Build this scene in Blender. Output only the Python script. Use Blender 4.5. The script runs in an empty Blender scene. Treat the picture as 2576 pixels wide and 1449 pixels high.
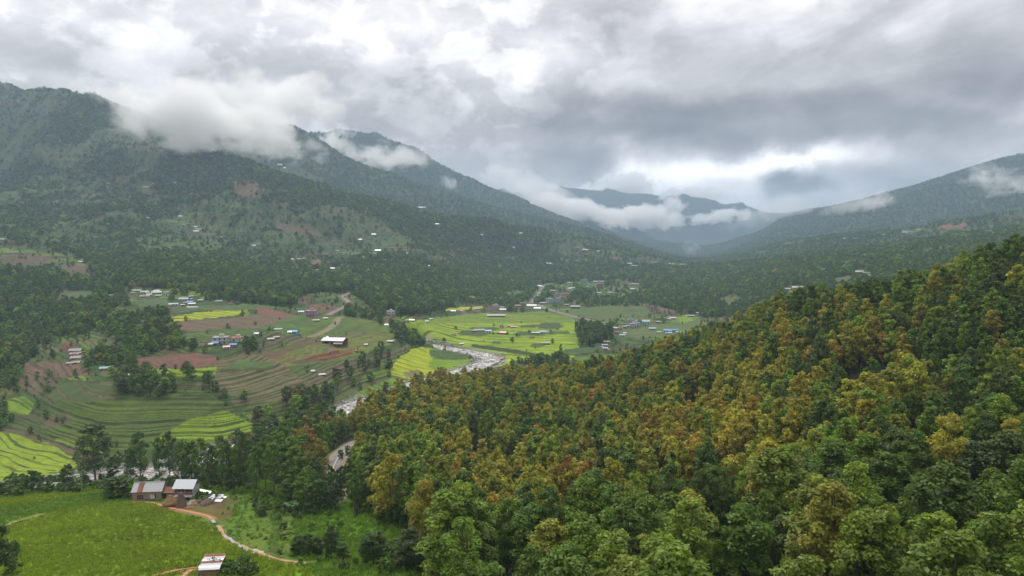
import bpy, bmesh, math, random
import numpy as np
from mathutils import Vector, Matrix, Euler

random.seed(7)
RNG = np.random.default_rng(11)
SC = bpy.context.scene
COL = SC.collection

# ------------------------------------------------------------------ camera, world, sun, exposure
CX, CY, FPX = 1288.0, 724.5, 1717.0          # the photograph's frame, in a 2576-wide measure
PITCH = math.atan(124.0 / FPX)
cam_data = bpy.data.cameras.new('camera')
cam_data.sensor_width = 36.0
cam_data.lens = 36.0 * FPX / 2576.0
cam_data.clip_start = 0.5
cam_data.clip_end = 60000.0
cam = bpy.data.objects.new('camera', cam_data)
COL.objects.link(cam)
cam.location = (0, 0, 0)
cam.rotation_euler = (math.pi / 2 - PITCH, 0, 0)
SC.camera = cam

SUN_EL, SUN_AZ = math.radians(52), math.radians(-14)      # azimuth from +Y towards +X
sun_d = bpy.data.lights.new('sun', 'SUN')
sun_d.energy = 1.5
sun_d.angle = math.radians(12)
sun_d.color = (1.0, 0.95, 0.87)
sun = bpy.data.objects.new('sun', sun_d)
COL.objects.link(sun)
sdir = Vector((math.sin(SUN_AZ) * math.cos(SUN_EL), math.cos(SUN_AZ) * math.cos(SUN_EL), math.sin(SUN_EL)))
sun.rotation_euler = (-sdir).to_track_quat('-Z', 'Y').to_euler()
sun.location = sdir * 100

SC.view_settings.view_transform = 'Standard'
SC.view_settings.look = 'None'
SC.view_settings.gamma = 1.0
SC.view_settings.exposure = 0.35
SC.view_settings.use_curve_mapping = False

SC.cycles.use_denoising = True
SC.cycles.max_bounces = 10
SC.cycles.diffuse_bounces = 3
SC.cycles.glossy_bounces = 2
SC.cycles.transmission_bounces = 3
SC.cycles.transparent_max_bounces = 8
SC.cycles.volume_bounces = 6
SC.cycles.use_adaptive_sampling = True
SC.cycles.adaptive_threshold = 0.02
SC.cycles.sample_clamp_indirect = 6.0


class NT:
    """thin helper over a node tree"""
    def __init__(s, tree):
        s.t = tree
        s.n = tree.nodes
        s.l = tree.links

    def new(s, kind, **kw):
        nd = s.n.new(kind)
        for k, v in kw.items():
            setattr(nd, k, v)
        return nd

    def put(s, sock, v):
        if isinstance(v, bpy.types.NodeSocket):
            s.l.new(v, sock)
        elif v is not None:
            sock.default_value = v

    def math(s, op, a, b=None, c=None, clamp=False):
        nd = s.new('ShaderNodeMath', operation=op, use_clamp=clamp)
        s.put(nd.inputs[0], a)
        if b is not None: s.put(nd.inputs[1], b)
        if c is not None: s.put(nd.inputs[2], c)
        return nd.outputs[0]

    def vmath(s, op, a, b=None, scale=None):
        nd = s.new('ShaderNodeVectorMath', operation=op)
        s.put(nd.inputs[0], a)
        if b is not None: s.put(nd.inputs[1], b)
        if scale is not None: s.put(nd.inputs['Scale'], scale)
        return nd.outputs['Value'] if op in ('LENGTH', 'DOT_PRODUCT', 'DISTANCE') else nd.outputs[0]

    def noise(s, vec, scale, detail=4, rough=0.5, dist=0.0, ntype='FBM', lac=2.0):
        nd = s.new('ShaderNodeTexNoise')
        nd.noise_dimensions = '3D'
        nd.noise_type = ntype
        s.put(nd.inputs['Vector'], vec)
        nd.inputs['Scale'].default_value = scale
        nd.inputs['Detail'].default_value = detail
        nd.inputs['Roughness'].default_value = rough
        nd.inputs['Lacunarity'].default_value = lac
        nd.inputs['Distortion'].default_value = dist
        return nd.outputs[0], nd.outputs[1]

    def ramp(s, fac, stops, interp='LINEAR'):
        nd = s.new('ShaderNodeValToRGB')
        cr = nd.color_ramp
        cr.interpolation = interp
        while len(cr.elements) < len(stops):
            cr.elements.new(0.5)
        for e, (p, c) in zip(cr.elements, stops):
            e.position = p
            e.color = c if len(c) == 4 else (*c, 1)
        s.put(nd.inputs[0], fac)
        return nd.outputs[0]

    def mix(s, fac, a, b, blend='MIX'):
        nd = s.new('ShaderNodeMix', data_type='RGBA', blend_type=blend)
        s.put(nd.inputs[0], fac)
        s.put(nd.inputs[6], a if isinstance(a, bpy.types.NodeSocket) or a is None else (*a[:3], 1))
        s.put(nd.inputs[7], b if isinstance(b, bpy.types.NodeSocket) or b is None else (*b[:3], 1))
        return nd.outputs[2]

    def maprange(s, v, a, b, c=0.0, d=1.0, smooth=True):
        nd = s.new('ShaderNodeMapRange')
        nd.interpolation_type = 'SMOOTHSTEP' if smooth else 'LINEAR'
        s.put(nd.inputs[0], v)
        for i, q in enumerate((a, b, c, d)):
            s.put(nd.inputs[1 + i], q)
        return nd.outputs[0]


def azel(u, v):
    """direction (azimuth, elevation) of a place in the photograph"""
    X, Y = (u - CX) / FPX, (CY - v) / FPX
    y = math.cos(PITCH) + Y * math.sin(PITCH)
    z = Y * math.cos(PITCH) - math.sin(PITCH)
    return math.atan2(X, y), math.atan2(z, math.hypot(X, y))


# ---- overcast sky: Nishita behind a closed deck of cloud, the deck shaped by masses of cloud at their bearings
world = bpy.data.worlds.new('World')
SC.world = world
world.use_nodes = True
W = NT(world.node_tree)
W.n.clear()
w_out = W.new('ShaderNodeOutputWorld')
w_bg = W.new('ShaderNodeBackground')
W.l.new(w_bg.outputs[0], w_out.inputs[0])
sky = W.new('ShaderNodeTexSky', sky_type='NISHITA')
sky.sun_disc = False
sky.sun_elevation = SUN_EL
sky.sun_rotation = SUN_AZ
tc = W.new('ShaderNodeTexCoord')
dirv = tc.outputs['Generated']
sep = W.new('ShaderNodeSeparateXYZ')
W.l.new(dirv, sep.inputs[0])
dx, dy, dz = sep.outputs
az = W.math('ARCTAN2', dx, dy)
el = W.math('ARCSINE', dz)
# flat cloud-deck coordinates (perspective towards the horizon)
zz = W.math('ADD', W.math('MAXIMUM', dz, 0.0), 0.10)
comb = W.new('ShaderNodeCombineXYZ')
W.l.new(W.math('DIVIDE', dx, zz), comb.inputs[0])
W.l.new(W.math('DIVIDE', dy, zz), comb.inputs[1])
deck = comb.outputs[0]
# warp of the bearings so that the masses get ragged edges
n_lo, n_loc = W.noise(dirv, 4.5, 5, 0.55)
n_hi, n_hic = W.noise(dirv, 13.0, 6, 0.60, 0.4)
sepw = W.new('ShaderNodeSeparateColor')
W.l.new(n_loc, sepw.inputs[0])
seph = W.new('ShaderNodeSeparateColor')
W.l.new(n_hic, seph.inputs[0])
def warped(base, lo, hi, alo, ahi):
    a = W.math('MULTIPLY_ADD', W.math('SUBTRACT', lo, 0.5), alo, base)
    return W.math('MULTIPLY_ADD', W.math('SUBTRACT', hi, 0.5), ahi, a)
azw = warped(az, sepw.outputs[0], seph.outputs[0], 0.16, 0.075)
elw = warped(el, sepw.outputs[1], seph.outputs[1], 0.075, 0.045)
pos = W.new('ShaderNodeCombineXYZ')
W.l.new(azw, pos.inputs[0]); W.l.new(elw, pos.inputs[1])
ae = pos.outputs[0]

def mass(u, v, su, sv, amp, rot=0.0, power=1.0):
    """one mass of cloud (amp<0 dark, >0 bright) at the bearing of (u,v), su/sv its half extents"""
    a0, e0 = azel(u, v)
    d = W.vmath('SUBTRACT', ae, (a0, e0, 0))
    mp = W.new('ShaderNodeVectorRotate', rotation_type='Z_AXIS')
    W.put(mp.inputs['Vector'], d)
    mp.inputs['Angle'].default_value = math.radians(rot)
    q = W.vmath('MULTIPLY', mp.outputs[0], (FPX / su, FPX / sv, 0))
    r2 = W.vmath('DOT_PRODUCT', q, q)
    if power != 1.0:
        r2 = W.math('POWER', r2, power)
    g = W.math('EXPONENT', W.math('MULTIPLY', r2, -1.0))
    return W.math('MULTIPLY', g, amp)

MASSES = [
    # u, v, su, sv, amplitude, tilt
    (200, 60, 420, 60, 0.12, 0), (640, 40, 420, 70, 0.10, 0), (1130, 40, 230, 50, 0.10, 0),
    (230, 180, 330, 55, -0.13, 0), (680, 150, 300, 60, -0.08, 0), (900, 190, 220, 60, -0.12, 0),
    (40, 185, 90, 22, 0.16, 0), (250, 245, 130, 20, 0.12, 0),
    (1330, 180, 130, 70, 0.26, -25), (1090, 130, 240, 50, 0.08, 0), (1500, 30, 200, 60, -0.12, 0),
    (780, 245, 130, 40, 0.22, -10), (600, 235, 120, 40, 0.10, 12), (960, 300, 160, 60, -0.10, 0),
    (1240, 360, 190, 60, -0.13, 0), (1420, 400, 120, 45, -0.16, 0), (1080, 360, 90, 30, -0.08, 0),
    (1850, 262, 480, 40, -0.50, 3), (1600, 325, 330, 30, -0.44, 3), (2080, 330, 260, 30, -0.20, -4),
    (2150, 130, 520, 70, -0.17, 10), (1800, 150, 300, 50, -0.04, 10), (2500, 190, 180, 90, -0.22, 0),
    (1900, 60, 380, 36, 0.05, 12), (2350, 70, 260, 30, 0.06, 14), (2200, 235, 240, 26, 0.06, 12),
    (2480, 255, 160, 22, 0.13, 10), (2400, 330, 240, 30, -0.10, 6),
    (1820, 418, 290, 26, 0.62, 0), (1760, 470, 280, 36, 0.42, 0), (1990, 415, 130, 22, 0.40, 0), (1630, 430, 90, 45, 0.16, 0),
    (2060, 395, 90, 20, 0.10, 0), (1930, 505, 130, 30, 0.20, 0),
    (1495, 405, 60, 42, -0.34, 0), (1390, 430, 130, 34, -0.16, 0), (1560, 460, 110, 20, 0.16, 0),
    (1985, 462, 46, 32, -1.0, 0), (2050, 484, 44, 18, -0.6, 0), (2160, 440, 120, 34, -0.16, 0), (2330, 410, 190, 40, -0.10, 0),
    (1980, 500, 30, 14, -0.25, 0),
]
acc = None
for m in MASSES:
    g = mass(*m)
    acc = g if acc is None else W.math('ADD', acc, g)
# texture of the deck: heaped cumulus to the left and overhead, combed stratus to the right
bear = W.new('ShaderNodeCombineXYZ'); W.l.new(az, bear.inputs[0]); W.l.new(el, bear.inputs[1])
side = W.maprange(az, -0.02, 0.30)
rotv = W.new('ShaderNodeVectorRotate', rotation_type='Z_AXIS'); W.put(rotv.inputs['Vector'], bear.outputs[0]); rotv.inputs['Angle'].default_value = math.radians(-9)
s1, _ = W.noise(W.vmath('MULTIPLY', rotv.outputs[0], (2.6, 7.6, 1)), 1.6, 8, 0.60, 0.6)
s2, _ = W.noise(W.vmath('MULTIPLY', rotv.outputs[0], (7.0, 17.0, 1)), 1.3, 7, 0.62, 0.4)
h1, _ = W.noise(W.vmath('MULTIPLY', bear.outputs[0], (5.0, 9.0, 1)), 1.0, 8, 0.58, 0.5)
h2, _ = W.noise(W.vmath('MULTIPLY', bear.outputs[0], (13.0, 21.0, 1)), 1.0, 7, 0.60, 0.5)
h3, _ = W.noise(W.vmath('MULTIPLY', bear.outputs[0], (9.0, 15.0, 1)), 1.0, 8, 0.55, 0.2)
strat = W.math('ADD', W.math('MULTIPLY', W.math('SUBTRACT', s1, 0.5), 1.0), W.math('MULTIPLY', W.math('SUBTRACT', s2, 0.5), 0.50))
heap_ = W.math('ADD', W.math('MULTIPLY', W.math('SUBTRACT', h1, 0.5), 1.15), W.math('MULTIPLY', W.math('SUBTRACT', h2, 0.5), 0.60))
puff = W.math('MULTIPLY', W.math('SUBTRACT', W.maprange(h3, 0.46, 0.56), 0.5), 0.26)
heap_ = W.math('ADD', heap_, puff)
tex = W.math('ADD', W.math('MULTIPLY', strat, W.math('MULTIPLY_ADD', side, 0.85, 0.15)), W.math('MULTIPLY', heap_, W.math('MULTIPLY_ADD', side, -0.55, 1.0)))
BASE_L = 0.72
x_ = W.math('DIVIDE', W.math('MULTIPLY_ADD', acc, 1.65, tex), BASE_L)
lum = W.math('ADD', W.math('MAXIMUM', x_, 0.0), W.math('EXPONENT', W.math('MINIMUM', x_, 0.0)))
lum = W.math('MULTIPLY', lum, BASE_L)
# an overcast deck is brighter overhead
lum = W.math('MULTIPLY', lum, W.math('MULTIPLY_ADD', W.math('MAXIMUM', dz, 0.0), 1.35, 0.86))
lum = W.math('MINIMUM', W.math('MAXIMUM', lum, 0.10), 2.6)
# below the horizon: dull land
lum = W.math('MULTIPLY', lum, W.maprange(el, -0.10, -0.02, 0.14, 1.0))
cl_col = W.ramp(W.math('MULTIPLY', lum, 0.6), [(0.0, (1.10, 0.99, 0.95)), (0.25, (1.06, 1.0, 0.965)), (0.50, (1.035, 1.0, 0.98)), (0.8, (1.03, 1.0, 0.97))])
cl = W.vmath('SCALE', cl_col, scale=W.math('MULTIPLY', lum, 7.9))
col = W.mix(0.93, sky.outputs[0], cl)
W.l.new(col, w_bg.inputs[0])
w_bg.inputs[1].default_value = 0.10
world.cycles.sampling_method = 'MANUAL'
world.cycles.sample_map_resolution = 512


# ------------------------------------------------------------------ small helpers
def tag(o, label=None, cat=None, group=None, kind=None):
    if label: o['label'] = label
    if cat: o['category'] = cat
    if group: o['group'] = group
    if kind: o['kind'] = kind
    return o


def link(name, mesh, parent=None, mat=None):
    o = bpy.data.objects.new(name, mesh)
    COL.objects.link(o)
    if parent is not None:
        o.parent = parent
    if mat is not None:
        mesh.materials.clear()
        mesh.materials.append(mat)
    return o


def empty(name, loc, rz=0.0):
    o = bpy.data.objects.new(name, None)
    o.empty_display_size = 0.5
    COL.objects.link(o)
    o.location = loc
    o.rotation_euler = (0, 0, rz)
    return o


def np_mesh(name, verts, faces_flat, n_per_face, smooth=False):
    """mesh from arrays; faces_flat (F, n)"""
    me = bpy.data.meshes.new(name)
    verts = np.asarray(verts, dtype=np.float32)
    faces = np.asarray(faces_flat, dtype=np.int32)
    me.vertices.add(len(verts))
    me.vertices.foreach_set('co', verts.ravel())
    F = len(faces)
    me.loops.add(F * n_per_face)
    me.loops.foreach_set('vertex_index', faces.ravel())
    me.polygons.add(F)
    me.polygons.foreach_set('loop_start', np.arange(F, dtype=np.int32) * n_per_face)
    try:
        me.polygons.foreach_set('loop_total', np.full(F, n_per_face, dtype=np.int32))
    except Exception:
        pass
    if smooth:
        me.polygons.foreach_set('use_smooth', np.ones(F, dtype=bool))
    me.update(calc_edges=True)
    return me


class MB:
    """collects simple shapes into ONE mesh"""
    def __init__(s):
        s.v, s.f = [], []

    def add(s, vs, fs):
        b = len(s.v)
        s.v += [tuple(q) for q in vs]
        s.f += [tuple(b + i for i in f) for f in fs]
        return s

    def box(s, x0, x1, y0, y1, z0, z1):
        return s.add([(x0, y0, z0), (x1, y0, z0), (x1, y1, z0), (x0, y1, z0), (x0, y0, z1), (x1, y0, z1), (x1, y1, z1), (x0, y1, z1)],
                     [(0, 3, 2, 1), (4, 5, 6, 7), (0, 1, 5, 4), (1, 2, 6, 5), (2, 3, 7, 6), (3, 0, 4, 7)])

    def bar(s, a, b, r):
        """a square bar from a to b"""
        a, b = Vector(a), Vector(b)
        d = (b - a).normalized()
        up = Vector((0, 0, 1)) if abs(d.z) < 0.9 else Vector((1, 0, 0))
        p = d.cross(up).normalized() * r
        q = d.cross(p).normalized() * r
        vs = [a + p + q, a - p + q, a - p - q, a + p - q, b + p + q, b - p + q, b - p - q, b + p - q]
        return s.add(vs, [(0, 1, 2, 3), (7, 6, 5, 4), (0, 4, 5, 1), (1, 5, 6, 2), (2, 6, 7, 3), (3, 7, 4, 0)])

    def prism(s, quad, t):
        """a thin slab: quad of four points pushed down by t"""
        q = [Vector(p) for p in quad]
        n = (q[1] - q[0]).cross(q[2] - q[0]).normalized()
        if n.z < 0: n = -n
        return s.add(q + [p - n * t for p in q], [(0, 1, 2, 3), (7, 6, 5, 4), (0, 4, 5, 1), (1, 5, 6, 2), (2, 6, 7, 3), (3, 7, 4, 0)])

    def tube(s, pts, radii, n=7, cap=True):
        b = len(s.v)
        pts = [Vector(p) for p in pts]
        for i, p in enumerate(pts):
            d = (pts[min(i + 1, len(pts) - 1)] - pts[max(i - 1, 0)]).normalized()
            up = Vector((0, 0, 1)) if abs(d.z) < 0.9 else Vector((1, 0, 0))
            a = d.cross(up).normalized()
            c = d.cross(a).normalized()
            for k in range(n):
                t = 2 * math.pi * k / n
                s.v.append(tuple(p + (a * math.cos(t) + c * math.sin(t)) * radii[i]))
        for i in range(len(pts) - 1):
            for k in range(n):
                k2 = (k + 1) % n
                s.f.append((b + i * n + k, b + i * n + k2, b + (i + 1) * n + k2, b + (i + 1) * n + k))
        if cap:
            s.f.append(tuple(b + (len(pts) - 1) * n + k for k in range(n)))
            s.f.append(tuple(b + k for k in reversed(range(n))))
        return s

    def mesh(s, name):
        me = bpy.data.meshes.new(name)
        me.from_pydata(s.v, [], s.f)
        me.update()
        bm = bmesh.new(); bm.from_mesh(me)
        bmesh.ops.recalc_face_normals(bm, faces=bm.faces)
        bm.to_mesh(me); bm.free()
        return me

    def build(s, name, mat, parent=None):
        return link(name, s.mesh(name), parent, mat)


# ---- numpy noise
def _hash2(ix, iy, seed):
    h = (ix.astype(np.int64) * 374761393 + iy.astype(np.int64) * 668265263 + seed * 1442695041) & 0xffffffff
    h = ((h ^ (h >> 13)) * 1274126177) & 0xffffffff
    h = (h ^ (h >> 16)) & 0xffffffff
    return h.astype(np.float64) / 4294967295.0


def vnoise(x, y, seed=0):
    x = np.asarray(x, dtype=np.float64); y = np.asarray(y, dtype=np.float64)
    ix, iy = np.floor(x), np.floor(y)
    fx, fy = x - ix, y - iy
    fx = fx * fx * fx * (fx * (fx * 6 - 15) + 10); fy = fy * fy * fy * (fy * (fy * 6 - 15) + 10)
    a, b = _hash2(ix, iy, seed), _hash2(ix + 1, iy, seed)
    c, d = _hash2(ix, iy + 1, seed), _hash2(ix + 1, iy + 1, seed)
    return (a * (1 - fx) + b * fx) * (1 - fy) + (c * (1 - fx) + d * fx) * fy


def fbm(x, y, oct=4, seed=0, gain=0.5):
    s, a, n = 0.0, 1.0, 0.0
    for o in range(oct):
        s = s + a * vnoise(x * 2 ** o + 17.3 * o, y * 2 ** o - 9.1 * o, seed + o)
        n += a
        a *= gain
    return s / n


def ridged(x, y, oct=4, seed=0):
    s, a, n = 0.0, 1.0, 0.0
    for o in range(oct):
        s = s + a * (1 - np.abs(2 * vnoise(x * 2 ** o + 3.7 * o, y * 2 ** o + 8.9 * o, seed + o) - 1))
        n += a
        a *= 0.5
    return s / n


def sstep(a, b, x):
    t = np.clip((x - a) / (b - a), 0, 1)
    return t * t * (3 - 2 * t)

# ------------------------------------------------------------------ the valley: one surveyed height field
def zv(d, v):
    """height of a point d metres ahead that is seen at row v"""
    return d * math.tan(math.atan((CY - v) / FPX) - PITCH)

# survey lines fanning out from the viewpoint: (distance ahead, height) or (distance ahead, row) written 'r'
Z, R = 'z', 'r'
def prof(*a):
    out = []
    for d, k, q in a:
        out.append((d, q if k == Z else zv(d, q)))
    assert len(out) == 24, len(out)
    return out

FAR_L = [(4700, Z, 380), (5600, Z, 300), (6400, Z, 250), (7400, Z, 300), (11500, Z, 100)]
SURVEY = {
 -260: prof((10,Z,-35),(60,Z,-45),(115,R,1440),(150,R,1355),(185,R,1285),(210,R,1258),(235,R,1240),(262,Z,-104),(285,Z,-106),
            (330,R,1165),(430,R,1000),(620,R,840),(1100,R,580),(1700,R,450),(2600,R,225),(3000,Z,520),(3400,Z,500),(3800,Z,440),(4200,Z,420),*FAR_L),
 0:    prof((10,Z,-36),(60,Z,-46),(115,R,1449),(150,R,1360),(185,R,1290),(210,R,1255),(235,R,1232),(265,Z,-104),(290,Z,-106),
            (330,R,1165),(430,R,1000),(620,R,850),(1120,R,592),(1700,R,465),(2600,R,240),(3000,Z,500),(3400,Z,480),(3800,Z,420),(4200,Z,400),*FAR_L),
 250:  prof((10,Z,-36),(60,Z,-46),(115,R,1449),(150,R,1360),(185,R,1288),(212,R,1247),(240,R,1217),(270,Z,-103),(298,Z,-106),
            (328,R,1150),(400,R,990),(600,R,830),(1080,R,655),(1600,R,485),(2500,R,262),(2900,Z,450),(3400,Z,500),(3800,Z,450),(4200,Z,420),*FAR_L),
 500:  prof((10,Z,-36),(60,Z,-46),(115,R,1449),(150,R,1360),(180,R,1300),(208,R,1246),(240,R,1214),(280,Z,-103.5),(312,Z,-106),
            (345,R,1115),(390,R,1000),(455,R,890),(780,R,738),(1500,R,560),(2100,R,350),(2500,Z,280),(3100,R,312),(3600,Z,430),(4200,Z,400),*FAR_L),
 750:  prof((10,Z,-37),(60,Z,-46),(110,R,1449),(140,R,1372),(170,R,1306),(198,R,1252),(225,R,1218),(285,Z,-99),(355,Z,-105.5),
            (398,R,1035),(445,R,955),(525,R,868),(800,R,757),(1350,R,645),(1950,R,452),(2400,Z,120),(3100,R,330),(3600,Z,420),(4300,Z,610),
            (5000,Z,350),(5600,Z,300),(6400,Z,250),(7400,Z,400),(11500,Z,100)),
 875:  prof((10,Z,-38),(60,Z,-46.5),(107,R,1449),(135,R,1380),(158,R,1316),(206,Z,-78),(290,Z,-90),(360,Z,-102),(425,Z,-105.8),
            (455,R,985),(505,R,918),(595,R,846),(900,R,741),(1425,R,638),(1975,R,487),(2400,Z,80),(3150,R,398),(3650,Z,300),(4250,R,326),
            (5000,Z,350),(5600,Z,300),(6400,Z,250),(7400,Z,400),(11500,Z,100)),
 1000: prof((10,Z,-39),(60,Z,-47),(105,R,1449),(130,R,1388),(150,R,1324),(215,Z,-80),(360,Z,-102),(440,Z,-105.5),(478,Z,-106),
            (502,R,953),(565,R,888),(660,R,828),(1000,R,726),(1500,R,632),(2000,R,520),(2400,Z,40),(3200,R,446),(3700,Z,200),(4200,R,360),
            (5000,Z,350),(5600,Z,300),(6400,Z,250),(7400,Z,400),(11500,Z,100)),
 1250: prof((10,Z,-42),(45,Z,-50),(85,Z,-56),(130,Z,-66),(190,Z,-79),(270,Z,-90),(410,Z,-96),(495,Z,-106),(570,Z,-105),
            (640,R,882),(900,R,799),(1150,R,755),(1500,R,704),(1900,R,640),(2150,R,566),(2500,Z,-20),(3300,R,525),(3700,Z,60),(4200,R,471),
            (5000,Z,150),(5600,R,515),(6400,Z,250),(7400,R,490),(11500,Z,200)),
 1500: prof((10,Z,-42),(45,Z,-47),(75,Z,-51),(105,Z,-57),(165,Z,-69),(260,Z,-83),(410,Z,-88),(500,Z,-104),(620,Z,-105),
            (800,R,827),(1000,R,780),(1300,R,737),(1700,R,694),(2000,R,652),(2250,R,610),(2600,Z,-60),(3300,R,587),(3800,Z,-20),(4300,R,567),
            (5000,Z,-20),(5600,R,538),(6400,Z,150),(7400,R,492),(11500,Z,200)),
 1750: prof((10,Z,-40),(40,Z,-44),(67,Z,-47),(95,Z,-53),(150,Z,-63),(250,Z,-73),(390,Z,-68),(490,Z,-97),(750,R,838),
            (900,R,802),(1100,R,755),(1400,R,717),(1550,R,702),(1750,R,684),(2000,R,664),(2400,Z,-95),(2900,R,654),(3400,Z,-105),(4400,Z,-100),
            (5000,Z,-80),(5700,R,598),(6400,Z,20),(7400,R,506),(11500,Z,200)),
 2000: prof((10,Z,-40),(40,Z,-43),(63,Z,-45),(90,Z,-50),(135,Z,-56),(215,Z,-57),(320,Z,-39),(430,Z,-74),(620,Z,-92),
            (800,R,777),(1000,R,724),(1150,R,698),(1300,R,674),(1450,R,655),(1650,R,641),(1900,Z,-60),(2500,R,603),(3000,Z,-40),(4500,R,551),
            (5200,Z,50),(5900,Z,120),(6500,Z,150),(7400,Z,220),(11500,Z,100)),
 2250: prof((10,Z,-40),(40,Z,-43),(62,Z,-45),(85,Z,-48),(120,Z,-51),(185,Z,-49),(280,Z,-31),(400,Z,-56),(550,Z,-66),
            (700,R,742),(850,R,702),(1000,R,674),(1150,R,650),(1300,R,632),(1500,R,616),(1700,Z,-25),(2100,R,579),(2700,Z,10),(4300,R,486),
            (5200,Z,200),(5900,Z,150),(6500,Z,150),(7400,Z,200),(11500,Z,100)),
 2576: prof((10,Z,-40),(40,Z,-42),(60,Z,-44),(80,Z,-46),(110,Z,-47),(165,Z,-38),(250,Z,-14),(350,Z,-31),(480,Z,-36),
            (600,R,692),(750,R,653),(900,R,629),(1050,R,610),(1200,R,594),(1400,R,570),(1600,Z,15),(1900,R,526),(2500,Z,60),(4000,R,398),
            (5200,Z,300),(5900,Z,200),(6500,Z,150),(7400,Z,200),(11500,Z,100)),
 2836: prof((10,Z,-40),(40,Z,-42),(60,Z,-43),(80,Z,-45),(110,Z,-44),(160,Z,-36),(240,Z,-3),(340,Z,-18),(460,Z,-20),
            (580,Z,-18),(720,Z,-8),(870,Z,4),(1020,Z,16),(1170,Z,30),(1350,Z,55),(1550,Z,45),(1850,Z,120),(2400,Z,110),(3900,Z,500),
            (5200,Z,300),(5900,Z,200),(6500,Z,150),(7400,Z,200),(11500,Z,100)),
}


def pchip(xk, yk, x):
    """monotone cubic; xk (n), yk (n), x (m)"""
    h = np.diff(xk); dl = np.diff(yk) / h
    m = np.zeros_like(yk)
    w1 = 2 * h[1:] + h[:-1]; w2 = h[1:] + 2 * h[:-1]
    ok = dl[1:] * dl[:-1] > 0
    with np.errstate(divide='ignore', invalid='ignore'):
        hm = (w1 + w2) / (w1 / dl[:-1] + w2 / dl[1:])
    m[1:-1] = np.where(ok, hm, 0)
    m[0], m[-1] = dl[0], dl[-1]
    i = np.clip(np.searchsorted(xk, x) - 1, 0, len(xk) - 2)
    t = (x - xk[i]) / h[i]
    t2, t3 = t * t, t * t * t
    return (2*t3 - 3*t2 + 1) * yk[i] + (t3 - 2*t2 + t) * h[i] * m[i] + (-2*t3 + 3*t2) * yk[i+1] + (t3 - t2) * h[i] * m[i+1]


us = np.array(sorted(SURVEY))
KD = np.log(np.array([[p[0] for p in SURVEY[u]] for u in us]))
KZ = np.array([[p[1] for p in SURVEY[u]] for u in us], dtype=float)

# grid lines: bearing t = x/y, distance ahead d
T = np.concatenate([np.linspace(-1.02, -0.80, 24, endpoint=False), np.linspace(-0.80, 0.80, 820, endpoint=False), np.linspace(0.80, 1.02, 25)])
def rows():
    d, out = 10.0, []
    while d < 11500:
        out.append(d)
        k = 0.022 if d < 90 else 0.0056 if d < 190 else 0.0029 if d < 620 else 0.0048 if d < 1100 else 0.0072 if d < 3200 else 0.014
        d *= 1 + k
    out.append(11500.0)
    return np.array(out)
D = rows()
LD = np.log(D)
NT_, ND = len(T), len(D)
uu = T * FPX + CX
kd = np.stack([pchip(us.astype(float), KD[:, k], np.clip(uu, us[0], us[-1])) for k in range(24)], 1)
kz = np.stack([pchip(us.astype(float), KZ[:, k], np.clip(uu, us[0], us[-1])) for k in range(24)], 1)
H = np.stack([pchip(kd[i], kz[i], LD) for i in range(NT_)], 0)           # (NT, ND)
GX = T[:, None] * D[None, :]
GY = np.broadcast_to(D[None, :], GX.shape)
GD = GY

# relief: gullies and spurs on the hills, soft swells in the valley
hill = sstep(850, 1500, GD)
slope_d = np.abs(np.gradient(H, axis=1)) / np.gradient(D)[None, :]
amp = hill * np.clip(slope_d * 2.6, 0.05, 1.0)
H = H + amp * ((ridged(GX / 620 + 0.35 * GY / 620, GY / 900, 4, 5) - 0.62) * 112 + (ridged(GX / 230 + 0.2 * fbm(GX / 300, GY / 300, 2, 6), GY / 430, 4, 7) - 0.62) * 78 + (fbm(GX / 120, GY / 150, 4, 9) - 0.5) * 18)
H = H + (1 - hill) * sstep(60, 300, GD) * (fbm(GX / 70, GY / 70, 3, 21) - 0.5) * 2.2
H = H + sstep(3500, 6000, GD) * (ridged(GX / 1250, GY / 2000, 4, 33) - 0.6) * 300


def ray(u, v):
    X, Y = (u - CX) / FPX, (CY - v) / FPX
    y = math.cos(PITCH) + Y * math.sin(PITCH)
    z = Y * math.cos(PITCH) - math.sin(PITCH)
    return X / y, z / y                       # per metre ahead


def grid_at(G, t, d):
    """bilinear sample of a grid at bearing t, distance d (arrays or numbers)"""
    t = np.atleast_1d(np.asarray(t, dtype=float)); d = np.atleast_1d(np.asarray(d, dtype=float))
    i = np.clip(np.searchsorted(T, t) - 1, 0, NT_ - 2)
    j = np.clip(np.searchsorted(D, d) - 1, 0, ND - 2)
    a = np.clip((t - T[i]) / (T[i+1] - T[i]), 0, 1); b = np.clip((d - D[j]) / (D[j+1] - D[j]), 0, 1)
    return (G[i, j] * (1-a) + G[i+1, j] * a) * (1-b) + (G[i, j+1] * (1-a) + G[i+1, j+1] * a) * b


def ground(x, y):
    y = np.maximum(np.atleast_1d(np.asarray(y, dtype=float)), 1.0)
    return grid_at(H, np.atleast_1d(np.asarray(x, dtype=float)) / y, y)


def where(u, v, dmin=60.0, dmax=13000.0):
    """the point of the ground that is seen at (u, v), as x, y, z"""
    t, s = ray(u, v)
    g = grid_at(H, np.full(ND, t), D)
    hit = (g >= s * D) & (D >= dmin) & (D <= dmax)
    if not hit.any():
        k = int(np.argmin(np.where((D >= dmin) & (D <= dmax), s * D - g, 1e9)))
        return (t * D[k], D[k], float(g[k]))
    k = int(np.argmax(hit))
    if k > 0 and D[k-1] >= dmin:
        f0 = s * D[k-1] - g[k-1]; f1 = g[k] - s * D[k]
        w = f0 / max(f0 + f1, 1e-9)
        d = D[k-1] + w * (D[k] - D[k-1])
    else:
        d = D[k]
    return (t * d, d, float(grid_at(H, t, d)[0]))


def on_plane(u, v, z):
    t, s = ray(u, v)
    d = z / s
    return (t * d, d, z)


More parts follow.
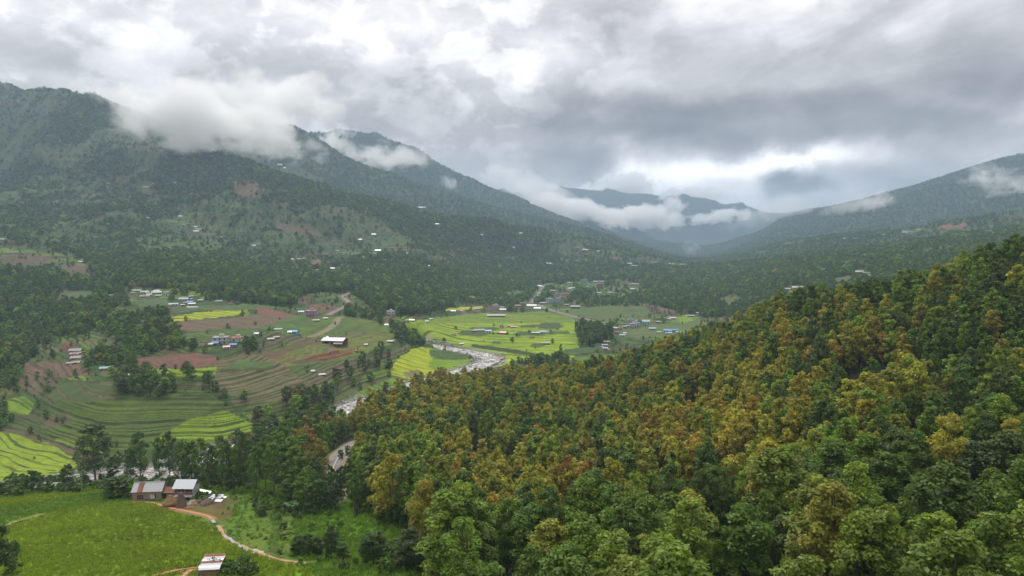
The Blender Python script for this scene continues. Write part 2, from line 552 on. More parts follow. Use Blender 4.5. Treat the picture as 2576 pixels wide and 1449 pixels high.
def seg_dist(px, py, pts):
    """distance to a polyline and the position along it (index.fraction)"""
    best = np.full(px.shape, 1e9); pos = np.zeros(px.shape)
    for k in range(len(pts) - 1):
        ax, ay = pts[k][:2]; bx, by = pts[k+1][:2]
        vx, vy = bx - ax, by - ay
        L2 = vx*vx + vy*vy + 1e-9
        w = np.clip(((px - ax) * vx + (py - ay) * vy) / L2, 0, 1)
        q = np.hypot(px - ax - w * vx, py - ay - w * vy)
        m = q < best
        best = np.where(m, q, best); pos = np.where(m, k + w, pos)
    return best, pos


def smooth_line(pts, n=6):
    """Catmull-Rom through the points"""
    P = [np.array(p, dtype=float) for p in pts]
    P = [2*P[0]-P[1]] + P + [2*P[-1]-P[-2]]
    out = []
    for i in range(1, len(P) - 2):
        for k in range(n):
            t = k / n
            out.append(0.5 * ((2*P[i]) + (-P[i-1]+P[i+1])*t + (2*P[i-1]-5*P[i]+4*P[i+1]-P[i+2])*t*t + (-P[i-1]+3*P[i]-3*P[i+1]+P[i+2])*t**3))
    out.append(P[-2])
    return out

# ---- the river bed
RIVER_Z = -105.4
river_uv = [(-330, 1262), (-150, 1256), (0, 1240), (90, 1226), (205, 1208), (310, 1195), (420, 1188), (510, 1160), (590, 1130), (690, 1096), (760, 1068), (830, 1044),
            (900, 1018), (960, 996), (1030, 972), (1095, 952), (1150, 938), (1200, 922), (1232, 908), (1226, 897), (1195, 889), (1150, 881), (1100, 873), (1056, 866), (1035, 856)]
river_pts = smooth_line([on_plane(u, v, RIVER_Z)[:2] for u, v in river_uv], 5)
r_dist, r_pos = np.full(GX.shape, 1e9), np.zeros(GX.shape)
near_j = D < 900
a_, b_ = seg_dist(GX[:, near_j], GY[:, near_j], river_pts)
r_dist[:, near_j] = a_
half_w = 9.5
bank = sstep(half_w, half_w + 17, r_dist + (fbm(GX / 14, GY / 14, 3, 44) - 0.5) * 9)
bed = RIVER_Z - 1.3 + (fbm(GX / 5, GY / 5, 3, 45) - 0.5) * 1.4
bank_h = RIVER_Z + 0.8 + sstep(half_w, half_w + 10, r_dist) * 1.2
H = np.where(r_dist < 60, np.where(r_dist < half_w, bed, (np.minimum(bed + (r_dist - half_w) * 0.3, bank_h)) * (1 - bank) + H * bank), H)

# ---- roads are cut level into the slope
def road_cut(uvs, half, blend, n=5, dmax=13000, lift=0.0, smooth=5):
    global H
    pts = [where(u, v, 60, dmax) for u, v in uvs]
    pts = smooth_line(pts, n)
    z = np.array([p[2] for p in pts])
    k = np.ones(smooth) / smooth
    zs = np.convolve(np.pad(z, smooth // 2, mode='edge'), k, mode='valid')
    pts = [(p[0], p[1], zz_ + lift) for p, zz_ in zip(pts, zs)]
    x0, x1 = min(p[0] for p in pts) - blend - half, max(p[0] for p in pts) + blend + half
    y0, y1 = min(p[1] for p in pts) - blend - half, max(p[1] for p in pts) + blend + half
    m = (GX > x0) & (GX < x1) & (GY > y0) & (GY < y1)
    q, pos = seg_dist(GX[m], GY[m], pts)
    zr = np.interp(pos, np.arange(len(pts)), [p[2] for p in pts])
    w = 1 - sstep(half, half + blend, q)
    H = H.copy()
    H[m] = H[m] * (1 - w) + (zr - 0.12) * w
    return pts

road_near = road_cut([(836, 1256), (839, 1236), (838, 1215), (836, 1185), (845, 1160), (860, 1140), (884, 1121), (912, 1108), (950, 1098)], 4.2, 7, dmax=330)
road_far = road_cut([(1335, 765), (1352, 767), (1372, 775), (1400, 784), (1430, 792), (1460, 800), (1490, 806), (1520, 811)], 4.5, 10, dmax=1300)
road_far_b = road_cut([(1336, 762), (1352, 745), (1362, 725), (1372, 716), (1392, 712)], 4.0, 8)
track_hill = road_cut([(826, 792), (842, 783), (858, 776), (872, 768), (877, 760), (868, 752), (864, 745), (876, 738), (895, 733), (908, 728)], 3.4, 5)
track_kiln = road_cut([(782, 846), (806, 838), (828, 826), (844, 812), (852, 800), (862, 797)], 2.2, 5)

# ------------------------------------------------------------------ land use, painted as field parcels on the survey
def project(x, y, z):
    X = x; F = y * math.cos(PITCH) - z * math.sin(PITCH); Uc = y * math.sin(PITCH) + z * math.cos(PITCH)
    return CX + FPX * X / F, CY - FPX * Uc / F

PU, PV = project(GX, GY, H)
wob = (fbm(GX / 22, GY / 22, 3, 51) - 0.5)
PUw = PU + wob * np.clip(9000 / GD, 3, 30)
PVw = PV + (fbm(GX / 18 + 40, GY / 18, 3, 52) - 0.5) * np.clip(5200 / GD, 3, 15)


def inside(poly, u, v):
    c = np.zeros(u.shape, dtype=bool)
    n = len(poly)
    for i in range(n):
        x0, y0 = poly[i]; x1, y1 = poly[(i + 1) % n]
        if y0 == y1: continue
        m = ((y0 > v) != (y1 > v)) & (u < (x1 - x0) * (v - y0) / (y1 - y0) + x0)
        c ^= m
    return c

def region(poly, dlo=60, dhi=3000):
    us_ = [p[0] for p in poly]; vs_ = [p[1] for p in poly]
    m = (PUw > min(us_)) & (PUw < max(us_)) & (PVw > min(vs_)) & (PVw < max(vs_)) & (GD > dlo) & (GD < dhi)
    out = np.zeros(PU.shape, dtype=bool)
    if m.any():
        out[m] = inside(poly, PUw[m], PVw[m])
    return out

# base: rough grass and scrub; the hills carry a mosaic of grass, scrub and bare soil
n1 = fbm(GX / 160, GY / 210, 4, 61); n2 = fbm(GX / 45, GY / 60, 4, 62); n3 = fbm(GX / 12, GY / 12, 3, 63)
def c3(r, g, b): return np.array([r, g, b], dtype=float)
def lerp(a, b, w): return a * (1 - w[..., None]) + b * w[..., None]
GC = np.empty(GX.shape + (3,))
GC[:] = c3(0.046, 0.076, 0.022)
GC[GD < 262] = c3(0.088, 0.165, 0.024)
GC = lerp(GC, np.broadcast_to(c3(0.066, 0.088, 0.030), GC.shape), sstep(0.42, 0.62, n2) * (GD > 262))
GC = lerp(GC, np.broadcast_to(c3(0.085, 0.135, 0.025), GC.shape), sstep(0.58, 0.72, n3) * (GD < 900))
far = sstep(900, 1400, GD)
hc = np.empty_like(GC); hc[:] = c3(0.036, 0.066, 0.024)
hc = lerp(hc, np.broadcast_to(c3(0.060, 0.088, 0.034), hc.shape), sstep(0.50, 0.62, n1))
hc = lerp(hc, np.broadcast_to(c3(0.110, 0.085, 0.058), hc.shape), sstep(0.60, 0.68, n2) * sstep(0.42, 0.56, n1) * 0.6 * (GD < 3000))
hc = lerp(hc, np.broadcast_to(c3(0.048, 0.088, 0.032), hc.shape), sstep(0.55, 0.63, fbm(GX / 85, GY / 120, 3, 66)) * 0.8)
hc = lerp(hc, np.broadcast_to(c3(0.030, 0.050, 0.028), hc.shape), sstep(4200, 5500, GD))
GC = lerp(GC, hc, far)

TCO = H / 2.2 + (fbm(GX / 60, GY / 60, 3, 71) - 0.5) * 1.3       # terrace number (contours)
TW = np.zeros(GX.shape)   # how far terrace banks show
TK = np.full(GX.shape, 0.30)                                        # share of the step that is bank
RC = np.empty_like(GC); RC[:] = c3(0.050, 0.070, 0.022)             # bank colour
ZONE = np.zeros(GX.shape, dtype=np.int16)
NOTREE = np.zeros(GX.shape)                                          # 1: cleared
STEP = np.zeros(GX.shape)                                            # geometric step height
BARE = np.zeros(GX.shape)

_UN = np.cumsum(np.random.default_rng(5).choice([0.45, 0.7, 0.9, 1.1, 1.5, 2.0], 4000)) * 0.92
def uneven(t, seed):
    """steps of unequal width"""
    return np.interp(t + 900.0 + seed * 1.37, _UN, np.arange(4000.0))

# the open valley floor is worked in small contour parcels, each with its own crop, parted by weedy banks
def parcels(m, step, along, seed, cols, keep):
    global GC
    x, y = GX[m], GY[m]
    t = H[m] / step + (fbm(x / 45, y / 45, 3, seed) - 0.5) * 1.6
    t = uneven(t, seed)
    TCO[m] = t
    cell = np.floor(t / 2); al = np.floor((x + 0.3 * y + (fbm(x / 50, y / 50, 2, seed + 1) - 0.5) * 60) / along + cell * 0.618)
    h = _hash2(cell, al, seed + 2)
    pal = np.array(cols)
    k = np.clip((h * len(pal)).astype(int), 0, len(pal) - 1)
    c = pal[k] * (0.85 + 0.35 * _hash2(cell, al, seed + 3))[:, None]
    w = keep * sstep(0.24, 0.44, fbm(x / 130, y / 130, 3, seed + 4) + 0.12)
    GC[m] = GC[m] * (1 - w[:, None]) + c * w[:, None]
    TW[m] = 0.95 * np.maximum(w, 0.55)
    TK[m] = 0.36
    RC[m] = c3(0.030, 0.048, 0.016)
PCOL = [(0.066,0.096,0.028), (0.052,0.084,0.026), (0.098,0.102,0.040), (0.110,0.086,0.052), (0.090,0.136,0.030), (0.082,0.070,0.040), (0.046,0.080,0.026), (0.120,0.170,0.028), (0.085,0.095,0.038)]
parcels((GD > 320) & (GD < 1100), 1.15, 42, 160, PCOL, 1.0)
HCOL = [(0.060,0.094,0.034), (0.078,0.114,0.038), (0.094,0.100,0.046), (0.046,0.074,0.030), (0.092,0.138,0.040), (0.110,0.090,0.056), (0.066,0.104,0.038), (0.052,0.082,0.032)]
parcels((GD >= 1100) & (GD < 2800), 3.2, 80, 170, HCOL, 0.75)

# scrub and saplings under the hill woods
scrub = sstep(950, 1300, GD) * sstep(0.44, 0.58, fbm(GX / 210, GY / 300, 4, 301))
GC = lerp(GC, np.broadcast_to(c3(0.036, 0.062, 0.025), GC.shape), 0.85 * scrub)
TW = TW * (1 - 0.8 * scrub)

ZN = {1: 'rice_field', 2: 'terraced_field', 3: 'ploughed_field', 4: 'crop_field', 5: 'grass_field'}
def field(poly, zone, col, bank, step, tw=1.0, tk=0.3, flat=None, col2=None, dlo=60, dhi=3000, seed=80, nsc=40, warp=1.4, var=0.12):
    """a parcel: its crop colour, the colour of its banks, and its terraces (step in metres, or flat = parcel depth in metres)"""
    global GC, RC
    m = region(poly, dlo, dhi)
    x, y = GX[m], GY[m]
    if flat:
        a, dpt = flat
        TCO[m] = (y * math.cos(a) + x * math.sin(a)) / dpt + (fbm(x / nsc, y / nsc, 3, seed) - 0.5) * warp * 2 + (fbm(x / (nsc * 4), y / (nsc * 4), 2, seed + 3) - 0.5) * warp * 4
        TCO[m] = uneven(TCO[m], seed)
    else:
        TCO[m] = uneven(H[m] / step + (fbm(x / nsc, y / nsc, 3, seed) - 0.5) * warp, seed)
        STEP[m] = step
    TW[m] = tw * (0.6 + 0.4 * _hash2(np.floor(TCO[m]), np.floor(x / 30), seed + 1)); TK[m] = tk * (0.55 + 0.9 * _hash2(np.floor(TCO[m]), 0 * x, seed + 2))
    cc = np.empty((m.sum(), 3)); cc[:] = c3(*col)
    if col2 is not None:
        # neighbouring parcels ripen at different times
        cell = np.floor(TCO[m]); along = np.floor((x * 0.9 - y * 0.2) / 46 + cell * 0.37)
        h = _hash2(cell, along, seed + 7)
        k = np.clip((fbm(x / 90, y / 90, 3, seed + 9) - 0.38) * 2.6 + (h - 0.5) * 0.7, 0, 1)
        cc = cc * (1 - k[:, None]) + c3(*col2) * k[:, None]
    cc *= 1 + ((fbm(x / 9, y / 9, 3, seed + 5) - 0.5) * 2 * var)[:, None]
    GC[m] = cc; RC[m] = c3(*bank)
    ZONE[m] = zone; NOTREE[m] = 1
    return m

YEL = (0.285, 0.330, 0.022); LIME = (0.190, 0.265, 0.022); GRN = (0.095, 0.170, 0.022); DGR = (0.035, 0.065, 0.016)
BRN = (0.140, 0.088, 0.060); RED = (0.165, 0.085, 0.058); OLV = (0.105, 0.100, 0.045)
# near paddy under the viewpoint, left
field([(-700,1900),(-700,1300),(0,1326),(75,1304),(170,1278),(270,1262),(330,1263),(385,1266),(460,1289),(525,1314),(570,1348),(615,1378),(680,1404),(760,1425),(820,1470),(830,1900)], 1,
      (0.125, 0.215, 0.016), (0.030, 0.055, 0.008), 3.2, tw=0.0, col2=(0.155, 0.235, 0.018), dlo=20, dhi=232, seed=81, nsc=60, var=0.22)
field([(-700,1232),(0,1252),(110,1242),(200,1234),(240,1228),(262,1233),(200,1246),(120,1262),(0,1281),(-700,1300)], 1, (0.115,0.180,0.012), (0.04,0.07,0.012), 2.0, tw=0.0, dlo=120, dhi=250, seed=82)
field([(-700,1302),(0,1283),(120,1262),(190,1250),(235,1252),(180,1266),(110,1285),(40,1303),(-700,1320)], 5, (0.105,0.128,0.022), (0.05,0.06,0.02), 1.5, tw=0.35, dlo=100, dhi=240, seed=83)
# yard and slope right of the farm
field([(440,1276),(520,1262),(570,1262),(590,1280),(585,1298),(560,1310),(520,1296),(470,1286)], 3, (0.190,0.090,0.040), (0.07,0.09,0.02), 1.6, tw=0.25, col2=(0.120,0.105,0.034), dlo=120, dhi=260, seed=84, nsc=12)
field([(545,1318),(600,1290),(600,1255),(560,1235),(690,1245),(740,1290),(760,1340),(735,1390),(690,1400),(620,1375),(580,1345)], 2, (0.085,0.155,0.020), (0.022,0.046,0.012), 0, flat=(1.25, 5.0), tw=1.0, tk=0.30, col2=(0.110,0.150,0.028), dlo=90, dhi=240, seed=85, nsc=26, warp=0.5)
field([(800,1278),(880,1292),(960,1312),(1040,1340),(1030,1400),(960,1380),(880,1350),(800,1320)], 5, (0.078,0.165,0.014), (0.03,0.07,0.012), 1.6, tw=0.55, tk=0.25, col2=(0.095,0.185,0.018), dlo=80, dhi=175, seed=86, nsc=20)
# bright terraces on the left bank
field([(-700,1060),(0,1083),(70,1102),(120,1112),(190,1148),(195,1170),(150,1196),(60,1212),(0,1226),(-700,1240)], 1, LIME, DGR, 0, flat=(0.5, 6.5), tw=1.0, tk=0.30, col2=(0.205, 0.270, 0.028), dlo=290, dhi=480, seed=87, nsc=50)
field([(20,1005),(70,995),(95,1015),(70,1045),(20,1040)], 1, GRN, DGR, 1.2, tw=0.9, col2=LIME, dlo=300, dhi=560, seed=88)
# wide dark-to-lime terraces above the river
field([(95,1060),(150,1000),(175,960),(250,955),(290,985),(330,1000),(430,1002),(480,990),(548,1003),(600,1035),(640,1062),(658,1078),(640,1092),(540,1106),(430,1120),(330,1142),(280,1148),(200,1110),(130,1098)], 2,
      (0.064,0.078,0.030), (0.026,0.040,0.014), 1.0, tw=1.0, tk=0.38, col2=(0.088,0.142,0.022), dlo=300, dhi=520, seed=89, nsc=38, warp=2.0)
field([(470,1060),(560,1030),(640,1066),(658,1078),(600,1098),(480,1112),(400,1122),(380,1108)], 2, LIME, (0.035,0.065,0.014), 1.0, tw=0.95, tk=0.40, col2=(0.09,0.15,0.02), dlo=300, dhi=520, seed=90, nsc=38, warp=2.0)
# grey-brown contour terraces below the hamlet
field([(545,905),(600,893),(650,890),(690,905),(745,940),(790,972),(800,990),(740,1002),(650,1012),(560,992),(528,950)], 2, (0.128,0.118,0.058), (0.036,0.050,0.018), 0.9, tw=0.95, tk=0.36, col2=(0.145,0.112,0.068), dlo=380, dhi=640, seed=91, nsc=50, warp=2.2)
field([(600,905),(680,915),(690,925),(600,935),(545,940)], 4, (0.085,0.13,0.045), (0.04,0.07,0.03), 1.1, tw=0.5, dlo=380, dhi=640, seed=92)
field([(640,1012),(740,1002),(700,1040),(650,1050),(600,1030)], 2, (0.085,0.105,0.035), (0.03,0.05,0.015), 1.2, tw=1.0, tk=0.4, dlo=340, dhi=520, seed=93)
# red ploughed field and the lime strip under it
field([(330,906),(352,897),(420,893),(490,888),(545,898),(548,914),(500,926),(430,926),(370,924),(338,914)], 3, (0.150,0.082,0.060), (0.08,0.06,0.04), 1.8, tw=0.25, dlo=380, dhi=640, seed=94, nsc=30)
field([(345,926),(430,928),(500,930),(545,925),(540,945),(440,948),(360,940)], 1, GRN, DGR, 1.0, tw=1.0, tk=0.4, col2=LIME, dlo=380, dhi=620, seed=95)
field([(60,912),(200,912),(245,935),(170,950),(70,945)], 3, BRN, (0.05,0.06,0.025), 1.2, tw=0.9, tk=0.35, dlo=380, dhi=640, seed=96)
field([(150,958),(280,962),(300,1000),(180,1010),(130,1000)], 2, (0.06,0.085,0.028), (0.16,0.12,0.075), 1.8, tw=0.8, tk=0.16, dlo=330, dhi=560, seed=97)
# plateau fields
field([(425,800),(470,789),(540,783),(600,779),(625,777),(610,788),(560,797),(500,806),(430,808)], 1, YEL, DGR, 0, flat=(0.10, 12), tw=1.0, tk=0.34, dlo=450, dhi=900, seed=98, warp=0.4)
field([(425,809),(500,807),(580,799),(650,790),(725,795),(740,806),(640,828),(560,826),(500,832),(430,830)], 3, (0.135,0.092,0.064), (0.06,0.07,0.03), 0, flat=(0.1, 14), tw=0.5, tk=0.25, col2=(0.10,0.10,0.045), dlo=450, dhi=900, seed=99)
field([(480,835),(560,828),(650,828),(690,815),(720,812),(640,846),(560,858),(480,868),(450,850)], 4, (0.080,0.120,0.042), (0.040,0.066,0.030), 0, flat=(0.05, 11), tw=0.9, tk=0.40, col2=(0.11,0.14,0.05), dlo=450, dhi=900, seed=100, warp=0.7)
field([(430,778),(560,770),(680,770),(730,778),(640,780),(520,784),(430,788)], 4, (0.070,0.115,0.042), (0.12,0.10,0.06), 0, flat=(0.05, 20), tw=0.6, tk=0.3, dlo=500, dhi=1000, seed=101)
field([(640,772),(720,786),(760,800),(700,800),(650,790)], 3, RED, (0.10,0.06,0.04), 0, flat=(0.1, 16), tw=0.4, col2=(0.11,0.13,0.04), dlo=450, dhi=900, seed=102, nsc=20)
field([(690,812),(740,800),(790,808),(770,836),(720,846),(690,838)], 4, (0.075,0.125,0.040), (0.11,0.17,0.03), 0, flat=(-0.4, 18), tw=0.6, dlo=420, dhi=800, seed=103)
# kiln grounds
KILN = field([(680,905),(720,890),(780,858),(800,862),(850,850),(900,838),(960,838),(1000,842),(990,862),(930,880),(920,892),(840,905),(780,916),(720,920)], 5, (0.105,0.140,0.030), (0.115,0.070,0.045), 2.4, tw=0.55, tk=0.22, col2=(0.135,0.130,0.045), dlo=400, dhi=800, seed=104, nsc=30)
field([(660,892),(700,880),(740,862),(790,850),(800,858),(760,874),(720,890),(690,906)], 3, (0.170,0.078,0.055), (0.09,0.06,0.04), 3, tw=0.2, col2=(0.075,0.085,0.035), dlo=400, dhi=800, seed=105, nsc=14)
field([(725,910),(800,895),(880,878),(892,884),(830,902),(760,916)], 3, (0.130,0.072,0.050), (0.07,0.06,0.035), 3, tw=0.2, col2=(0.09,0.085,0.04), dlo=400, dhi=800, seed=106, nsc=14)
field([(735,808),(860,792),(940,806),(1000,836),(900,838),(800,850),(760,848)], 5, (0.100,0.150,0.028), (0.055,0.075,0.022), 2.0, tw=0.5, tk=0.3, col2=(0.075,0.11,0.03), dlo=450, dhi=900, seed=107)
# river-bend rice
field([(985,925),(1002,900),(1035,880),(1062,872),(1120,884),(1176,898),(1188,916),(1168,936),(1110,948),(1062,962),(1010,952),(985,946)], 1, (0.150,0.235,0.022), (0.040,0.078,0.014), 0, flat=(-0.30, 9.5), tw=0.95, tk=0.24, col2=(0.12,0.20,0.025), dlo=470, dhi=720, seed=108, nsc=60)
field([(985,925),(1002,900),(1035,880),(1062,872),(1080,880),(1092,900),(1075,925),(1120,942),(1062,962),(1010,952),(985,946)], 1, YEL, (0.060,0.105,0.014), 0, flat=(-0.30, 9.5), tw=0.95, tk=0.22, col2=(0.24,0.31,0.022), dlo=470, dhi=720, seed=108, nsc=60)
field([(868,1010),(900,990),(985,952),(1058,964),(1040,970),(990,984),(930,1000),(880,1012)], 1, (0.105,0.185,0.022), DGR, 0, flat=(0.2, 10), tw=0.9, tk=0.25, col2=LIME, dlo=400, dhi=600, seed=109)
field([(1080,884),(1120,885),(1180,895),(1175,905),(1120,908),(1085,898)], 4, (0.065,0.105,0.035), (0.05,0.08,0.03), 0, flat=(0.2, 15), tw=0.2, dlo=480, dhi=720, seed=110)
# the broad rice plain
field([(1000,822),(1030,808),(1100,800),(1190,790),(1290,786),(1360,782),(1440,800),(1452,830),(1455,875),(1440,905),(1330,910),(1250,904),(1180,878),(1080,862),(1040,846)], 1, (0.215,0.290,0.022), (0.042,0.080,0.014), 0, flat=(0.12, 15), tw=1.0, tk=0.28, col2=(0.120,0.215,0.020), dlo=580, dhi=1150, seed=111, nsc=90, warp=1.0)
field([(1080,801),(1190,790),(1290,786),(1360,782),(1440,800),(1450,815),(1300,812),(1150,812),(1040,818)], 1, (0.130,0.200,0.026), (0.050,0.070,0.022), 0, flat=(0.08, 15), tw=0.95, tk=0.30, col2=(0.16,0.22,0.03), dlo=700, dhi=1200, seed=112, nsc=90, warp=0.8)
for (u, v, a, b) in ((1190,842,42,5),(1178,836,24,4),(1218,829,40,4),(1108,870,36,5),(1250,862,10,3),(1330,842,42,5),(1405,839,28,4),(1332,822,26,4),(1385,822,36,7),(1352,870,16,5)):
    field([(u-a,v),(u-a*.6,v-b),(u+a*.6,v-b),(u+a,v),(u+a*.6,v+b),(u-a*.6,v+b)], 4, (0.060,0.092,0.034), (0.04,0.06,0.025), 0, flat=(0.1, 30), tw=0.0, dlo=500, dhi=1200, seed=113+int(u))
field([(1190,868),(1260,875),(1340,888),(1410,900),(1400,908),(1330,897),(1250,884),(1190,874)], 2, (0.040,0.062,0.022), (0.03,0.05,0.02), 0, flat=(0.1, 30), tw=0, dlo=500, dhi=1000, seed=130)
field([(1450,898),(1540,890),(1560,905),(1500,916),(1440,912)], 5, (0.095,0.165,0.026), DGR, 0, flat=(0.1, 20), tw=0.2, dlo=450, dhi=900, seed=131)
field([(1400,884),(1500,872),(1540,882),(1450,894),(1405,896)], 4, (0.062,0.100,0.036), DGR, 0, flat=(0.1, 20), tw=0.3, dlo=450, dhi=900, seed=132)
field([(1240,905),(1290,903),(1285,918),(1240,922)], 1, YEL, DGR, 0, flat=(0.1, 20), tw=0.3, dlo=450, dhi=800, seed=133)
# beyond the plain
field([(1118,777),(1180,772),(1216,769),(1215,776),(1150,781),(1118,782)], 1, YEL, DGR, 0, flat=(0.1, 20), tw=0.3, dlo=700, dhi=1800, seed=134)
field([(1145,750),(1180,742),(1215,752),(1180,758)], 1, LIME, DGR, 0, flat=(0.1, 14), tw=0.9, dlo=900, dhi=1900, seed=135)
field([(1250,735),(1310,728),(1330,738),(1290,750)], 5, (0.075,0.125,0.035), DGR, 1.8, tw=0.6, dlo=900, dhi=1900, seed=136)
field([(1390,716),(1450,708),(1510,712),(1530,728),(1440,736),(1400,728)], 5, (0.085,0.130,0.038), (0.05,0.08,0.03), 1.5, tw=0.7, dlo=900, dhi=1900, seed=137)
field([(1520,722),(1570,716),(1640,724),(1620,742),(1540,748),(1480,742)], 2, (0.090,0.115,0.040), (0.11,0.085,0.055), 1.6, tw=0.7, dlo=900, dhi=1900, seed=138)
field([(1440,775),(1560,770),(1580,786),(1540,806),(1470,800),(1430,788)], 2, (0.110,0.115,0.050), (0.055,0.08,0.03), 0, flat=(0.1, 12), tw=0.8, col2=(0.08,0.13,0.035), dlo=700, dhi=1400, seed=139)
field([(1560,830),(1620,822),(1700,812),(1740,796),(1765,798),(1745,825),(1680,846),(1600,852),(1560,845)], 2, (0.090,0.140,0.038), (0.12,0.105,0.06), 0, flat=(-0.25, 11), tw=0.9, tk=0.35, col2=(0.07,0.12,0.04), dlo=550, dhi=1100, seed=140)
field([(1688,802),(1730,790),(1760,800),(1720,812)], 1, (0.15,0.24,0.03), DGR, 0, flat=(-0.25, 11), tw=0.7, dlo=550, dhi=1200, seed=141)
field([(1555,772),(1620,768),(1640,790),(1600,800),(1540,795)], 5, (0.075,0.120,0.040), (0.10,0.08,0.05), 1.4, tw=0.5, dlo=700, dhi=1400, seed=142)
field([(1812,745),(1850,738),(1880,755),(1840,772),(1810,765)], 2, (0.10,0.11,0.045), (0.06,0.08,0.03), 1.3, tw=0.8, dlo=600, dhi=1600, seed=143)
field([(2090,700),(2140,690),(2150,715),(2110,720)], 2, (0.08,0.115,0.04), (0.10,0.08,0.05), 1.5, tw=0.8, dlo=600, dhi=1600, seed=144)
field([(1980,735),(2030,728),(2040,742),(1990,745)], 5, (0.07,0.12,0.04), DGR, 1.5, tw=0.6, dlo=600, dhi=1600, seed=145)
field([(2040,675),(2110,668),(2100,678),(2040,684)], 5, (0.08,0.13,0.045), DGR, 1.5, tw=0.6, dlo=600, dhi=2200, seed=146)
field([(2295,630),(2400,612),(2410,620),(2330,640)], 5, (0.085,0.13,0.05), DGR, 1.5, tw=0.6, dlo=600, dhi=2400, seed=147)
field([(2360,566),(2430,560),(2432,572),(2365,575)], 3, (0.19,0.085,0.06), BRN, 3, tw=0.1, dlo=900, dhi=2500, seed=148)
# bare cuts and slips
for k, (poly, c) in enumerate([
    ([(770,775),(782,765),(815,764),(850,772),(846,784),(800,788),(770,784)], (0.165,0.085,0.058)),
    ([(752,752),(775,742),(790,750),(775,766),(755,764)], (0.13,0.085,0.062)),
    ([(142,880),(158,858),(190,862),(206,886),(170,890)], (0.135,0.075,0.055)),
    ([(262,862),(275,868),(288,892),(270,880)], (0.20,0.15,0.11)),
    ([(95,810),(140,800),(150,815),(100,828)], (0.14,0.095,0.070)),
    ([(100,1050),(170,1040),(190,1060),(120,1078)], (0.135,0.105,0.072)),
    ([(588,455),(620,452),(660,466),(672,478),(620,480),(590,470)], (0.20,0.130,0.085)),
    ([(590,478),(640,482),(660,494),(610,498)], (0.20,0.135,0.09)),
    ([(700,560),(740,556),(800,575),(810,594),(740,585),(690,580)], (0.16,0.115,0.08)),
    ([(835,524),(870,522),(868,532),(838,533)], (0.17,0.11,0.075)),
    ([(775,656),(808,654),(826,668),(800,670)], (0.20,0.12,0.085)),
    ([(1513,648),(1562,644),(1566,656),(1518,658)], (0.17,0.105,0.075)),
    ([(1075,640),(1130,625),(1200,650),(1190,668),(1110,660)], (0.12,0.115,0.055)),
    ([(0,648),(110,640),(140,655),(60,668),(0,665)], (0.13,0.095,0.065)),
    ([(155,664),(230,668),(240,690),(170,690)], (0.14,0.10,0.072)),
    ([(480,480),(520,482),(515,492),(470,490)], (0.15,0.10,0.07)),
    ([(100,505),(150,500),(160,510),(110,516)], (0.14,0.105,0.07)),
    ([(355,475),(400,480),(410,510),(370,505)], (0.13,0.095,0.065)),
    ([(1560,708),(1610,700),(1625,712),(1570,716)], (0.16,0.09,0.068)),
    ([(720,735),(745,728),(752,742),(730,748)], (0.16,0.11,0.085)),
    ([(1015,940),(1050,932),(1075,948),(1020,952)], (0.17,0.125,0.085)),
    ([(1420,760),(1450,752),(1480,764),(1430,772)], (0.12,0.095,0.06)),
]):
    m = region(poly, 250, 3200)
    bw_ = np.clip(0.25 + 1.2 * (fbm(GX[m] / 40, GY[m] / 40, 3, 190 + k)), 0, 0.9)[:, None]
    GC[m] = GC[m] * (1 - bw_) + c3(*c) * 0.85 * (0.7 + 0.6 * n3[m])[:, None] * bw_; TW[m] *= 0.5; NOTREE[m] = 0.45; BARE[m] = 1
field([(330,600),(430,590),(540,600),(566,622),(560,634),(470,628),(350,624)], 5, (0.070, 0.112, 0.036), (0.036, 0.062, 0.024), 2.6, tw=0.9, tk=0.4, col2=(0.085, 0.11, 0.04), dlo=900, dhi=2600, seed=150, nsc=90)
field([(150,735),(230,732),(245,752),(150,762)], 2, (0.075,0.115,0.045), (0.14,0.10,0.07), 1.6, tw=0.8, dlo=500, dhi=1400, seed=151)
field([(330,760),(420,750),(430,772),(350,778)], 4, (0.075,0.115,0.045), (0.05,0.08,0.03), 1.6, tw=0.6, dlo=500, dhi=1300, seed=152)

# river margins, roads, yard
rb = (r_dist < 34)
w = 1 - sstep(half_w - 1, half_w + 8, r_dist + (n3 - 0.5) * 10)
GC = lerp(GC, np.broadcast_to(c3(0.23, 0.215, 0.20), GC.shape), w * 0.9)
TW = TW * (1 - w); NOTREE = np.maximum(NOTREE, (r_dist < half_w + 4) * 1.0)
ZONE[r_dist < half_w + 3] = 0
STEP[r_dist < half_w + 12] = 0

def paint_line(pts, half, soft, col, dirt=1.0, dmax=1500):
    global GC
    xs = [p[0] for p in pts]; ys = [p[1] for p in pts]
    m = (GX > min(xs) - 30) & (GX < max(xs) + 30) & (GY > min(ys) - 30) & (GY < max(ys) + 30)
    q, _ = seg_dist(GX[m], GY[m], pts)
    w = (1 - sstep(half, half + soft, q + (fbm(GX[m] / 4, GY[m] / 4, 2, 77) - 0.5) * soft)) * dirt
    GC[m] = GC[m] * (1 - w[:, None]) + c3(*col) * w[:, None]
    TW[m] *= 1 - w
    STEP[m] = np.where(w > 0.3, 0, STEP[m])
    NOTREE[m] = np.maximum(NOTREE[m], (q < half + soft + 1.0) * 1.0)

def ground_line(uvs, n=4, dmax=13000, dmin=60):
    return smooth_line([where(u, v, dmin, dmax) for u, v in uvs], n)

